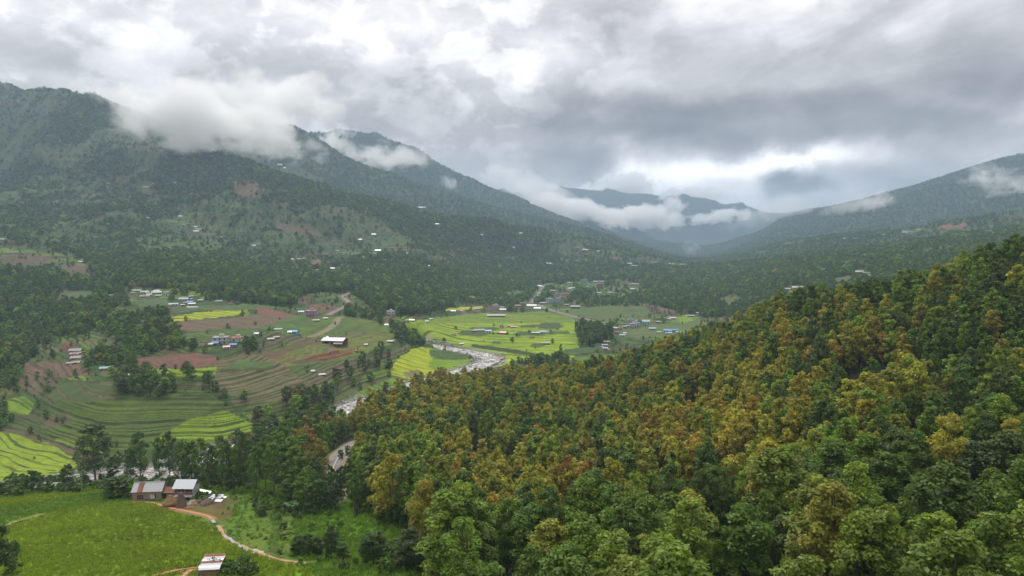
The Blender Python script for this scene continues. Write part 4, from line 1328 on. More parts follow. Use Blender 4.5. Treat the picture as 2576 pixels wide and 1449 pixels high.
# a gap along the road, and small natural gaps
rq, _ = seg_dist(fx, fy, road_near)
k = (rq > 8.5) & (fbm(fx / 13, fy / 13, 2, 201) > 0.34)
fx, fy = fx[k], fy[k]
fz_ = ground(fx, fy)
n = len(fx)
# colour runs in drifts: greener below and to the right, gold and rust along the middle of the spur
ORDER = ['dark green', 'green', 'light green', 'olive', 'yellow-green', 'golden', 'orange-brown', 'dull brown']
OC = np.array([PAL[k_] for k_ in ORDER])
drift = fbm(fx / 46, fy / 62, 3, 202); drift2 = fbm(fx / 17, fy / 20, 2, 203)
band = sstep(100, 230, fy) * (1 - 0.75 * sstep(0.40, 0.62, fx / fy)) * (0.72 + 0.28 * sstep(-0.25, 0.0, fx / fy))
sp_ = 0.23 + 0.13 * band + (drift - 0.5) * 0.70 + (drift2 - 0.5) * 0.55 + RNG.normal(0, 0.20, n) - 0.10 * sstep(0.42, 0.62, fx / fy)
sp_ = np.where(sp_ > 0.54, 0.54 + (sp_ - 0.54) * 0.62, sp_)
sp_ = np.where(fy < 112, 0.11 + 0.40 * np.clip(sp_, 0, 1) + (RNG.random(n) < 0.09) * 0.42, sp_)
sp_ = np.clip(sp_, 0.0, 0.95) * 7
i0 = np.floor(sp_).astype(int); w0 = (sp_ - i0)[:, None]
fbase = OC[i0] * (1 - w0) + OC[np.minimum(i0 + 1, 7)] * w0
# a share of dark evergreen trees throughout
ev = RNG.random(n) < np.where(fy < 112, 0.06, 0.12) + 0.10 * (fx / fy > 0.45)
fbase[ev] = PC[RNG.choice([0, 8], ev.sum())]
fci = np.array([int(np.argmin(((np.log(PC) - np.log(q_)) ** 2).sum(1))) for q_ in fbase])
ftint = fbase * RNG.uniform(0.90, 1.22, (n, 1)) * RNG.uniform(0.95, 1.05, (n, 3)) * np.where(fy < 112, 1.06, 1.16)[:, None] * np.array([1.07, 1.0, 0.92])
fs = RNG.uniform(0.66, 1.20, n) * (0.92 + 0.2 * fbm(fx / 25, fy / 25, 2, 205))
fw = fs * RNG.uniform(0.86, 1.2, n) * np.where(fy < 118, 1.38, 1.0)
fs = fs * np.where(fy < 118, 1.06, 1.0)
fpu, fpv = project(fx, fy, fz_ + 13.0 * fs)
fbu, fbv = project(fx, fy, fz_)
infr = (fpu > -90) & (fpu < 2666) & (fpv < 1500)
order = np.argsort(np.where(infr, fy / fs, 1e9))
single = np.zeros(n, dtype=bool); single[order[:300]] = True

LABELS = []        # (object, what, where, u, v) -> unique labels at the end
def single_tree(nm, lod, k, x, y, z, s, w, tint, rz, what, place, u, v, group, cat='tree'):
    p = proto_obj(lod, k)
    e = empty(nm, (x, y, z), rz)
    e.scale = (w, w, s)
    t = bpy.data.objects.new('trunk', p['tm']); COL.objects.link(t); t.parent = e
    c = bpy.data.objects.new('crown', p['cm']); COL.objects.link(c); c.parent = e
    c.color = (*[float(q) for q in tint], 1)
    tag(e, None, cat, group)
    LABELS.append((e, what, place, u, v))
    return e

def size_word(s, w):
    return 'broad' if w / s > 1.12 else 'slender' if w / s < 0.93 else 'tall' if s > 1.05 else 'small' if s < 0.84 else 'full'

def forest_place(y, u):
    side = 'left' if u < 1500 else 'middle' if u < 2050 else 'right'
    rank = 'front rank' if y < 78 else 'second rank' if y < 96 else 'third rank' if y < 112 else 'fourth rank' if y < 126 else 'fifth rank'
    return '%s part of the slope\'s %s' % (side, rank)

for i in np.where(single)[0]:
    single_tree('forest_tree', 'near' if fy[i] < 135 else 'mid', int(RNG.integers(0, 9)), fx[i], fy[i], float(fz_[i]) - 0.1, float(fs[i]), float(fw[i]), ftint[i],
                RNG.uniform(0, 6.28), '%s %s tree in the' % (size_word(fs[i], fw[i]), PN[fci[i]]), forest_place(fy[i], fpu[i]), fpu[i], fpv[i], 'trees of the wooded slope')
rest = ~single
for nm_, sel in (('near', rest & (fy < 150)), ('mid', rest & (fy >= 150))):
    P3 = np.stack([fx, fy, fz_ - 0.1], 1)[sel]
    S3 = np.stack([fw, fw, fs], 1)[sel]
    if len(P3):
        tree_mass('forest', nm_, P3, S3, RNG.uniform(0, 6.28, len(P3)), ftint[sel], 'green, golden and rust-coloured wood covering the spur' if nm_ == 'mid' else 'trees of the wooded spur between and beside the nearest ones')
# undergrowth under the wood
ux, uy = scatter(-120, 260, 45, 300, 3.6)
k = nearest(FOREST, ux, uy) & (RNG.random(len(ux)) < 0.6)
ux, uy = ux[k], uy[k]
uz = ground(ux, uy)
tree_mass('undergrowth', 'bush', np.stack([ux, uy, uz], 1), RNG.uniform(0.5, 1.2, (len(ux), 1)) * np.ones((1, 3)), RNG.uniform(0, 6.28, len(ux)),
          PC[RNG.choice([0, 1, 8], len(ux))] * RNG.uniform(0.7, 1.1, (len(ux), 1)), 'dark undergrowth beneath the trees of the spur')

# ---- the houses of the valley; their yards are kept clear of trees
UH, LH, KP, RP_, RV, FV, RH, LM, MS = ('in the upper hamlet', 'in the hamlet over the red field', 'on the kiln plateau', 'on the rice plain', 'in the roadside village',
    'in the village at the forest edge', 'on the right hillside', 'on the left mountain slope', 'on the lower mountain slope')
HOUSES = [
 # u, v, w, h, type, wall, roof, description, place, yaw
 (337,734,7,3,'gable','mud','tin','tiny tin-roofed hut',UH), (348,734,7,3,'gable','mud','tin','tiny tin-roofed hut',UH), (333,739,9,3,'shed','wood','tin','low tin shed',UH),
 (362,737,18,5,'gable','white','grey_tin','long white house with grey roof',UH), (370,738.5,10,4,'shed','brick','tin','low tin shed',UH), (393,735,14,4,'gable','palebrick','tin','brick house under pale tin',UH),
 (392,739,22,4,'gable','brick','tin','long brick house under pale tin',UH), (418,737,9,4,'shed','mud','pale_blue_tin','small blue-grey tin shed',UH), (374,744,11,4,'gable','mud','white_tin','small house with white tin roof',UH),
 (362,748,21,5,'gable','brick','rust','long house with rusty red roof',UH,4), (398,746,13,4,'shed','mud','white_tin','shed with white tin roof',UH), (415.5,745,9.5,8,'flat','white',None,'white two-storey house',UH),
 (336,757,9,4,'thatch','mud','thatch','thatched hut',UH), (461,756,22,6,'gable','palebrick','pale_blue_tin','long house with blue-grey roof',UH,-14), (476,755,10,4,'shed','mud','pale_blue_tin','low blue-grey shed',UH,-10),
 (477,763,13,4.5,'gable','mud','blue','small house with bright blue roof',UH), (465,764,9,3.5,'shed','mud','rust','brown-roofed shed',UH), (439,769,14,4.5,'gable','lblue','teal','house with teal roof',UH), (428,769,7,4,'gable','white','white_tin','tiny white house',UH),
 (481,768,16,4,'gable','mud','white_tin','house with long white tin roof',UH), (458,769.5,9,3,'shed','brick','white_tin','low brick shed with white roof',UH), (482,775,26,3.5,'tunnel','white','poly','white polytunnel',UH,0,4),
 (480,747.5,10,2.5,'shed','mud','tin','thin tin shed',UH), (503,757.5,11,4,'shed','brick','white_tin','small shed with white roof',UH), (549,759.5,16,3.6,'shed','wood','tin','open shed with pale tin roof',UH), (579,766,12,5,'thatch','mud','thatch','brown thatched hut',UH), (280,745,14,3,'shed','mud','tin','lone tin shed','left of the upper hamlet'),
 (551.5,865,34,18,'flat','grey',None,'big grey two-storey concrete house',LH,-4,7.5), (540,868,17,8,'gable','brick','blue','brick house with bright blue roof',LH,-18), (528.5,870,9,4,'shed','white','white_tin','low white shed',LH),
 (567,878,15,9,'gable','white','red','white house with red roof',LH,24), (586,873,17,10,'gable','brick','blue','house with blue roof beside the red one',LH,-16), (594,860,26,12,'flat','cream','red','cream two-storey house with red roof',LH,-4,6.5), (605,862,11,4,'shed','white','teal','low shed with teal roof',LH),
 (644,843,9,5,'gable','white','white_tin','small white house',LH), (681,855.5,14,4,'shed','wood','tin','open tin shed',LH),
 (186,885,25,5,'gable','mud','grey_tin','topmost of the layered tin-roofed sheds','on the terraced yard at left',0,5), (188,894,26,5,'gable','brick','rust','second of the layered tin-roofed sheds','on the terraced yard at left',0,5), (191,903,28,5,'gable','mud','grey_tin','third of the layered tin-roofed sheds','on the terraced yard at left',0,5),
 (196,912,30,6,'shed','mud','rust','lowest of the layered tin-roofed sheds','on the terraced yard at left',0,5), (174,915,16,4,'shed','mud','grey_tin','grey lean-to beside the layered sheds','on the terraced yard at left'), (261,932,20,4,'gable','mud','pale_blue_tin','lone house with pale blue roof','among the trees at left'), (319,948,7,3,'shed','mud','white_tin','tiny white-roofed shed','among the trees at left'),
 (757,788,13,6,'gable','white','pale_blue_tin','white house with pale blue roof',KP), (781,796,23,15,'flat','purple',None,'purple three-storey house',KP,-10,8), (794,808,15,3.5,'shed','wood','tin','open tin shed',KP), (818,803,10,3,'shed','wood','white_tin','small shed with white roof',KP),
 (698,829,18,4.5,'shed','wood','tin','tin shed on posts',KP), (737,838,20,11,'gable','bluew','blue','blue house with blue roof',KP,-12), (728,840,9,5.5,'gable','white','white_tin','small white outbuilding',KP),
 (679,856,14,4,'shed','wood','tin','tin shed among banana plants',KP), (694,851,13,4,'shed','wood','grey_tin','grey tin shed',KP), (982,795,18,13,'flat','white',None,'white three-storey house below the wooded hill',KP,8,7), (972,821,8,4,'gable','white','white_tin','small white house by the thicket',KP),
 (981,862,17,6,'shed','brick','tin','brick shed with sloping tin roof',KP,-24), (920,870,7,3,'shed','white','white_tin','tiny white shed',KP), (786,937,8,3.5,'shed','white','tin','tiny shed above the river bank',KP), (808,944,17,4.5,'shed','mud','tin','shed with slanting pale roof above the river bank',KP,20),
 (1036,808,12,6,'gable','white','white_tin','white house with tin roof',RP_,-6), (1020,807,11,3,'shed','mud','grey_tin','low grey shed',RP_), (1066,807,22,3,'shed','white','white_tin','long low white building',RP_), (1084,803,8,2.5,'shed','white','white_tin','small white shed',RP_),
 (1140,785,12,6,'gable','white','white_tin','small white house','above the rice plain'), (1161,783,9,4,'tunnel','white','poly','curved white polytunnel','above the rice plain',0,4), (1200,778,11,3,'shed','white','white_tin','low tin shed','above the rice plain'), (1247,774,14,7,'flat','white',None,'boxy white house','above the rice plain'),
 (1263,775,10,3,'shed','white','tin','low tin shed','above the rice plain'), (1265,782,15,5.5,'gable','white','white_tin','white house with four windows','above the rice plain'), (1248,797,46,5,'shed','mud','white_tin','very long shed with white roof',RP_,3,7),
 (1262,826,11,9,'flat','grey',None,'grey two-storey shell of a house',RP_), (1284,823,14,6,'gable','brick','red','house with red roof',RP_,6), (1292,825,15,3.5,'shed','brick','tin','tin-roofed barn beside the red roof',RP_), (1205,834,28,5,'shed','mud','grey_tin','ramshackle grey shed',RP_,6), (1190,834,12,4,'shed','wood','rust','broken-down rusty shed',RP_),
 (1229,839,14,9,'gable','white','blue','white house with bright blue roof',RP_,-6), (1267.5,841,18,7,'gable','brick','pink_tin','barn with faded red roof',RP_,-12), (1254,839,8,4,'shed','mud','rust','small brown shed',RP_), (1140,844,18,5.5,'thatch','mud','thatch','wide grey thatched hut',RP_),
 (1348,841,20,4,'shed','mud','white_tin','shed with white roof by the maize',RP_), (1367,839,17,5,'gable','mud','blue','house half under blue tin',RP_,-5), (1338,851,17,5,'thatch','mud','thatch','thatched shed behind the maize',RP_), (1402,829,10,5,'thatch','mud','thatch','small brown field hut',RP_), (1373,867,20,5,'shed','wood','grey_tin','cluttered grey shed',RP_), (1161,868,10,3,'shed','white','white_tin','tiny white shelter by the river',RP_),
 (1470.5,712,11,9,'flat','grey',None,'grey-white three-storey house',RV), (1432,713,8,3,'shed','white','white_tin','small white shed',RV), (1506,709.5,27,3,'tunnel','white','poly','long white polytunnel',RV,0,5), (1509.5,724,17,10,'flat','brick',None,'unfinished brick house',RV),
 (1354,721,15,4,'gable','white','white_tin','white-roofed house',RV), (1362,724,8,3,'shed','white','white_tin','small white shed',RV), (1439,727,12,3.5,'shed','white','white_tin','white-roofed shed',RV), (1433,728,9,3,'gable','white','tin','small tin-roofed house',RV), (1476,724,9,2.5,'shed','wood','pale_blue_tin','low blue-grey shed',RV), (1391,734,11,3,'shed','mud','rust','brownish shed',RV),
 (1423.6,746,17,8,'flat','salmon',None,'salmon-orange house',RV,0,6), (1404,752,10,14,'flat','palebrick',None,'tall brown brick house',RV,0,6), (1414,753,12,6,'flat','brick',None,'brick house behind the pale blue one',RV), (1404.5,763,13,13,'flat','lblue',None,'pale blue three-storey house',RV,0,6), (1382.6,763,15,12,'flat','cyan',None,'pale cyan two-storey house',RV,6,7),
 (1369,764,20,3,'shed','white','tin','long low shed',RV), (1447.7,776,22,6,'shed','mud','tin','open shed with broad tin roof',RV,-4), (1425,769,10,3,'shed','mud','grey_tin','grey shed',RV), (1352.6,781,17,8,'gable','white','tin','white gabled house at the road bend',RV,-14), (1338,772,24,5,'gable','white','tin','row of white-fronted shops',RV,-6), (1316,769,15,7,'flat','brick',None,'brick house at the village edge',RV), (1303,772,12,5,'gable','mud','rust','rust-roofed house',RV),
 (1507,739,9,3,'shed','white','white_tin','small white shed','among the gardens beyond the village'), (1536,738,11,3,'shed','white','white_tin','white-roofed shed','among the gardens beyond the village'), (1569,715,12,5,'thatch','mud','thatch','brown barn by the red cut','among the gardens beyond the village'), (1597,717,22,3.5,'shed','mud','tin','long shed by the red cut','among the gardens beyond the village'), (1592,729,11,3,'gable','white','white_tin','small white house','among the gardens beyond the village'),
 (1586,812,14,8,'flat','grey','blue','grey house with blue roof',FV), (1600.5,822,18,10,'flat','white','blue','white house with blue parapet',FV,-8,8), (1594,826,17,11,'flat','white',None,'white three-storey house',FV,-8,6), (1580,823,9,4,'gable','palebrick','grey_tin','small row house',FV), (1572,825,9,4,'gable','palebrick','grey_tin','small row house',FV), (1560.5,831,11,6,'flat','salmon',None,'small salmon house',FV), (1548.6,829,12,5,'gable','brick','white_tin','brick house with white roof',FV),
 (1626,817,18,12,'gable','lblue','teal','pale blue two-storey house with teal roof',FV,-4,7), (1657,812,11,3.5,'shed','wood','tin','tin shed in the maize',FV,20), (1693,803,15,4.5,'gable','white','white_tin','white farmhouse',FV), (1684,804.5,7,3,'shed','white','white_tin','small white lean-to',FV), (1727,797,5,4,'tunnel','white','poly','small white dome-shaped tunnel',FV,0,3), (1740,797,15,4,'shed','mud','tin','shed with broad tin roof',FV,-16),
 (1642,830,16,5,'gable','bluew','pale_blue_tin','long blue-roofed shed',FV), (1681,836,19,8,'gable','bluew','blue','blue house with blue roof',FV,-10), (1699,834,14,6,'gable','bluew','blue','smaller blue house with blue roof',FV), (1686,841,8,6,'gable','lblue','white_tin','pale blue cottage',FV), (1658.5,838,9,3.5,'shed','white','white_tin','low white shed',FV), (1675,842,12,6,'gable','white','tin','white gabled cottage',FV,60), (1707,838,11,4,'shed','white','white_tin','white-roofed shed',FV),
 (1551,842,11,7,'flat','pinkw',None,'small pink house',FV), (1566,847,13,4,'gable','lblue','pale_blue_tin','cottage with blue-grey roof',FV), (1572,842,7,4,'gable','white','white_tin','tiny white cottage',FV), (1527,864,14,5,'gable','brick','rust','rusty red barn','beside the tall grove'), (1522,871,14,4,'shed','mud','tin','tin-roofed shed','beside the tall grove'), (1514,877,10,6,'gable','white','blue','house with bright blue gable','beside the tall grove',70), (1523,879,11,5,'gable','palebrick','tin','brick house with tin roof','beside the tall grove'), (1531,881,6,3,'tunnel','white','poly','little white dome tunnel','beside the tall grove',0,3), (1755,789,6,3,'shed','white','white_tin','tiny white shed',FV),
 (1270,902,8,5,'thatch','mud','thatch','thatched hut','on the river bank below the rice plain'), (1262,906,6,5,'gable','brick','red','tiny red-roofed shrine','on the river bank below the rice plain'),
 (1986,727,20,3.5,'shed','white','white_tin','long low white shed',RH), (2008.6,724,25,5,'gable','white','white_tin','white house with two dark doors',RH), (2163.5,685,18,6,'gable','brick','white_tin','house with white hipped roof',RH), (2180,688,16,4,'shed','brick','rust','rust-roofed outhouse',RH), (2186,693,6,3,'tunnel','white','poly','small white dome tunnel',RH,0,4),
 (2187,617,20,3,'shed','white','white_tin','long white-roofed shed',RH), (2127,600,9,3,'gable','white','white_tin','small white house',RH), (2101,611,18,3,'shed','mud','tin','long tin shed',RH), (2278,585,14,4,'gable','white','white_tin','white farmhouse',RH), (2292,583,12,3,'shed','white','tin','pale farm shed',RH), (2315,578,14,3,'gable','mud','tin','long mud farmhouse',RH), (2245,593,8,3,'gable','white','white_tin','tiny white house',RH), (2222,592,9,3,'shed','mud','tin','tiny tin shed',RH),
 (2335,611,10,3,'shed','white','white_tin','white-roofed shed',RH), (2486,586,12,4,'gable','white','white_tin','white cottage',RH), (2503,588,12,3.5,'shed','white','white_tin','white shed',RH), (2322,555,10,3,'gable','white','tin','pale hilltop house',RH), (2150,600,8,2.5,'shed','mud','tin','small tin shed',RH),
 (648,618,13,7,'flat','white',None,'white two-storey house',MS), (638,619,7,4,'gable','white','white_tin','small white house',MS), (694.5,625,18,3.5,'shed','white','white_tin','long white shed',MS), (683,482,13,2.6,'shed','white','white_tin','thin white-roofed shed',MS), (714,481,14,2.6,'shed','white','white_tin','thin white-roofed shed',MS), (703,416,10,5,'gable','palebrick','tin','ridge-top house',LM), (715.6,424,6,3,'gable','white','white_tin','tiny white ridge house',LM),
 (940,591.5,10,3,'gable','white','white_tin','small white house',MS), (906,603,8,3,'gable','white','white_tin','small white house',MS), (950,632,14,5,'gable','palebrick','white_tin','house with white roof',MS), (948,639,16,3,'shed','mud','tin','low tin shed',MS), (1061,523,18,3.5,'gable','salmon','tin','orange house',MS), (1099.5,565,8,3,'gable','white','white_tin','small white house',MS), (836,677,9,4,'gable','white','white_tin','small white house',MS),
 (751,653,9,3,'shed','white','white_tin','white-roofed shed',MS), (765,652,8,3,'shed','white','white_tin','white-roofed shed',MS), (735,654,6,3,'gable','white','white_tin','tiny white hut',MS), (972,656,10,3,'shed','white','white_tin','white-roofed shed',MS), (980,657,6,3,'gable','white','white_tin','tiny white hut',MS), (1075.5,670,9,4,'gable','grey','tin','grey house',MS), (1027,639,7,3,'gable','white','white_tin','tiny white hut',MS), (916,571,8,3,'shed','white','white_tin','white-roofed shed',MS), (848,632,8,2.6,'shed','white','white_tin','white-roofed shed',MS), (797,681,8,3,'shed','mud','tin','tin shed',MS), (1207,590,8,3,'gable','white','white_tin','small white house',MS),
 (303,457.5,13,3,'shed','mud','pale_blue_tin','pale blue-roofed shed',LM), (271,462,6,3,'gable','white','white_tin','tiny white hut',LM), (378,460,12,3,'gable','grey','tin','grey-roofed house',LM), (430,454,8,2.5,'shed','white','white_tin','white-roofed shed',LM), (440,460,6,2.5,'gable','white','white_tin','tiny white hut',LM), (449,463,6,2.5,'gable','white','white_tin','tiny white hut',LM), (365.5,472,16,3,'gable','grey','tin','grey-roofed house',LM), (346,482,10,3,'shed','white','tin','tin shed',LM), (418,496,12,2.6,'shed','grey','tin','tin shed',LM),
 (449,544,14,3,'gable','palebrick','tin','house with pale roof',LM), (451.5,551,9,3,'shed','mud','tin','tin shed',LM), (458.6,566,9,3,'shed','white','white_tin','white-roofed shed',LM), (491,571,7,3,'gable','white','white_tin','tiny white hut',LM), (497,578,14,4,'gable','salmon','rust','rust-roofed house',LM), (492.5,583,12,3.5,'gable','white','white_tin','house with white roof',LM), (556,598,5,3,'tunnel','white','poly','tiny white dome tunnel',LM,0,5), (567,389,5,2.5,'gable','white','white_tin','tiny white hut',LM), (649,413,6,2.5,'gable','white','white_tin','tiny white hut',LM),
 (28,636.5,28,4,'shed','white','tin','long tin-roofed school',LM), (6,604,14,4,'gable','palebrick','tin','house with pale roof',LM), (203,660,12,5,'gable','palebrick','white_tin','house with white roof',LM), (238.5,597,8,2.5,'shed','white','white_tin','white-roofed shed',LM), (372,549,5,2.5,'gable','white','white_tin','tiny white hut',LM),
 (1290,622.5,9,3,'gable','white','white_tin','white-roofed house',MS), (1284,618,14,2.5,'shed','mud','tin','tin shed',MS), (1450,624,18,2.6,'shed','white','tin','long tin shed',MS), (1473,629,13,2.6,'gable','white','white_tin','white-roofed house',MS), (1505,634,6,3.5,'gable','white','white_tin','tiny white hut',MS), (1380,664,12,3.5,'gable','white','white_tin','white-roofed house',MS), (1598,670,18,3,'shed','white','white_tin','long white shed',MS), (1584,664,10,2.6,'gable','white','white_tin','small white house',MS), (1646,661.5,14,2.5,'shed','mud','tin','tin shed',MS),
 (1689,665,10,3,'gable','white','white_tin','small white house','at the far valley mouth'), (1717,667,10,2.6,'shed','white','white_tin','white-roofed shed','at the far valley mouth'), (1716,643,15,3,'gable','pinkw','white_tin','pale house beside the smoke','at the far valley mouth'), (1310,588,7,2.5,'gable','white','white_tin','tiny white hut',MS), (1211,592,6,2.5,'gable','white','white_tin','tiny white hut',MS), (1459.6,586,7,2.5,'gable','white','white_tin','tiny white hut',MS), (1266,479.5,7,2.5,'gable','white','white_tin','tiny white hut','on the high far ridge'),
]

def yard_clear(x, y, z, hgt):
    ok = np.ones(len(x), dtype=bool)
    bu, bv = project(x, y, z); tu, tv = project(x, y, z + hgt)
    for r in HOUSES + [(845, 868, 62, 20), (830, 895, 80, 16)]:
        u, v, w, h = r[:4]
        ok &= ~((np.abs(bu - u) < w * 0.55 + 5) & (bv > v - h - 1) & (tv < v - 1.0))
    return ok

# ---- woods, groves and scattered trees of the valley and the hills
DENS = np.zeros(GX.shape)
DENS[:] = 0.30 + 0.35 * sstep(0.56, 0.70, fbm(GX / 40, GY / 40, 3, 310))
hillw = sstep(1000, 1400, GD)
DENS = DENS * (1 - hillw) + hillw * np.clip(0.28 + 1.2 * sstep(0.44, 0.60, fbm(GX / 210, GY / 300, 4, 301)) - 0.35 * sstep(0.5, 0.6, n1), 0.05, 1.0)
# trees keep to the gullies
lap = np.zeros_like(H); kk = 6
lap[kk:-kk, :] = H[2*kk:, :] + H[:-2*kk, :] - 2 * H[kk:-kk, :]
lap = np.clip(lap / (GD * 0.012), -1, 1)
DENS = np.where(GD > 1000, np.clip(DENS + 0.35 * lap, 0.06, 1.0), DENS)
DENS = np.where(GD > 2700, 0.80, DENS)
PLACE = np.zeros(GX.shape, dtype=np.int16)
WOODS = [
 ('in the long wood under the mountain', 0.85, [(190,650),(330,640),(440,632),(560,645),(640,690),(780,690),(900,700),(1010,715),(1110,722),(1150,770),(1060,792),(960,795),(900,745),(830,735),(760,740),(740,770),(680,770),(560,752),(480,735),(420,728),(330,722),(250,700)]),
 ('in the far left wood', 0.62, [(-200,670),(0,672),(120,680),(200,700),(330,728),(320,760),(270,780),(300,800),(420,790),(445,840),(475,885),(400,885),(330,893),(300,868),(240,830),(205,850),(130,850),(100,900),(60,930),(0,940),(-200,940)]),
 ('around the layered sheds', 0.45, [(200,900),(240,890),(300,880),(340,900),(330,930),(270,925),(220,930)]),
 ('in scrub at the far left', 0.7, [(-200,930),(0,935),(50,920),(55,985),(20,1010),(10,1050),(60,1062),(0,1085),(-200,1070)]),
 ('in the grove above the terraces', 0.85, [(278,945),(330,925),(400,935),(438,955),(450,990),(425,1015),(340,1012),(300,985)]),
 ('in the tree line between terraces', 0.75, [(450,925),(505,915),(530,950),(545,975),(590,995),(640,1015),(690,1055),(668,1080),(640,1050),(560,1003),(500,975),(460,960)]),
 ('in the dark riverbank grove below the kiln', 0.85, [(715,960),(760,945),(800,975),(870,985),(880,1005),(830,1030),(760,1050),(720,1045)]),
 ('in the grove under the kiln', 0.75, [(838,918),(880,900),(940,912),(945,945),(900,975),(850,955)]),
 ('in the thicket where the river comes in', 0.8, [(955,815),(1005,808),(1025,840),(1068,868),(1060,880),(1005,862),(975,850)]),
 ('in the bushes by the hill track', 0.55, [(868,768),(960,795),(1010,806),(960,822),(905,818),(872,800)]),
 ('in the tall grove beside the plain', 0.34, [(1446,822),(1480,815),(1540,818),(1550,840),(1552,868),(1520,880),(1455,872)]),
 ('along the far river bank', 0.6, [(1300,895),(1350,880),(1440,905),(1430,930),(1310,925)]),
 ('in the bushes under the roadside village', 0.5, [(1285,772),(1380,782),(1400,800),(1340,790),(1280,785)]),
 ('in the wood above the rice plain', 0.8, [(1080,690),(1200,668),(1400,662),(1650,668),(1640,690),(1500,705),(1330,720),(1250,735),(1150,745),(1100,725)]),
 ('on the low ridge across the valley', 0.85, [(1560,715),(1620,690),(1750,666),(1900,650),(2100,630),(2350,602),(2700,560),(2700,650),(2330,700),(2100,730),(1980,780),(1780,800),(1700,780),(1640,765),(1600,745)]),
 ('among gardens beyond the village', 0.4, [(1390,735),(1480,740),(1560,748),(1600,770),(1480,770),(1420,760),(1380,740)]),
 ('below the blue-roofed houses', 0.45, [(520,868),(620,862),(660,880),(640,890),(560,892),(470,895),(440,880)]),
 ('among the upper hamlet', 0.18, [(300,720),(560,735),(600,765),(440,780),(320,770)]),
 ('on the wild left river bank', 0.30, [(60,1060),(150,1108),(280,1150),(420,1128),(560,1110),(640,1100),(640,1130),(560,1145),(420,1165),(260,1185),(200,1190),(195,1150),(120,1112)]),
 ('on the steep bank above the river', 0.22, [(780,930),(880,895),(960,880),(1000,880),(985,945),(870,1005),(850,1000),(820,960)]),
]
for wi, (pl, dn, poly) in enumerate(WOODS):
    m = region(poly, 285, 2600)
    DENS[m] = dn; PLACE[m] = wi + 1
DENS = np.where(NOTREE > 0.5, np.where(ZONE > 0, 0.006, 0.03), np.where(NOTREE > 0.3, DENS * 0.4, DENS))
DENS = np.where((ZONE > 0) & (GD > 1050), 0.12, DENS)
DENS[r_dist < half_w + 5] = 0
DENS[FOREST] = 0

def tall_for(pl):
    return {11: 1.2, 1: 1.05, 7: 1.0, 2: 0.9, 19: 0.5, 4: 0.6}.get(pl, 0.85)

vx, vy = scatter(-900, 900, 262, 1050, 5.4)
keep = RNG.random(len(vx)) < nearest(DENS, vx, vy)
# nothing on the near side of the river except what is placed by hand
keep &= ~((nearest(PLACE, vx, vy) == 0) & (vy < 330) & (vx / vy > -0.62))
vx, vy = vx[keep], vy[keep]
keep = yard_clear(vx, vy, ground(vx, vy), 8.0)
vx, vy = vx[keep], vy[keep]
vpl = nearest(PLACE, vx, vy)
vz = ground(vx, vy)
n = len(vx)
vs = RNG.uniform(0.55, 1.1, n) * np.array([tall_for(p) for p in vpl])
vs[vpl == 0] *= 0.16 + 0.55 * RNG.random((vpl == 0).sum()) ** 2
vw = vs * RNG.uniform(1.0, 1.5, n)
vs = vs * 0.9
wv_ = np.tile([1.0, 0.9, 0.28, 0.01, 0.0, 0.0, 0.0, 0.06, 1.5], (n, 1))
vci = pick_colours(wv_)
vt = 1.3 * PC[vci] * RNG.uniform(0.8, 1.25, (n, 1))
pu, pv = project(vx, vy, vz + 8)
inf = (pu > -20) & (pu < 2596)
SINGLE_V = 210
order = np.argsort(np.where(inf & (vpl > 0), vy / (vs * vw), 1e9))
vsing = np.zeros(n, dtype=bool); vsing[order[:SINGLE_V]] = True
for i in np.where(vsing)[0]:
    pl = WOODS[vpl[i] - 1][0]
    single_tree('valley_tree', 'grove' if vy[i] < 450 else 'mid', int(RNG.integers(0, 7)), vx[i], vy[i], float(vz[i]) - 0.15, float(vs[i] * 0.8), float(vw[i] * 0.95), vt[i], RNG.uniform(0, 6.28),
                '%s %s tree' % (size_word(vs[i] / tall_for(vpl[i]), vw[i] / tall_for(vpl[i]) * 0.9), PN[vci[i]]), pl, pu[i], pv[i], 'trees of the valley woods')
sel = ~vsing
tree_mass('valley_woods', 'far', np.stack([vx, vy, vz - 0.2], 1)[sel], np.stack([vw, vw, vs], 1)[sel], RNG.uniform(0, 6.28, sel.sum()), vt[sel], 'dark green woods and bushes of the valley floor')
# hills
hx, hy = scatter(-2300, 2300, 1050, 2750, 6.9)
kp = RNG.random(len(hx)) < nearest(DENS, hx, hy)
hx, hy = hx[kp], hy[kp]
kp = yard_clear(hx, hy, ground(hx, hy), 5.0)
hx, hy = hx[kp], hy[kp]
hz = ground(hx, hy); n = len(hx)
hs = 0.38 + 0.85 * RNG.random(n) ** 1.6; hw = hs * RNG.uniform(1.1, 1.8, n)
hs = hs * 0.85
ht = 1.32 * PC[pick_colours(np.tile([1.0, 0.9, 0.10, 0.0, 0.0, 0.0, 0.0, 0.05, 1.4], (n, 1)))] * RNG.uniform(0.8, 1.25, (n, 1))
tree_mass('hillside_woods', 'dist', np.stack([hx, hy, hz - 0.3], 1), np.stack([hw, hw, hs], 1), RNG.uniform(0, 6.28, n), ht, 'woods and scattered trees on the hillsides')
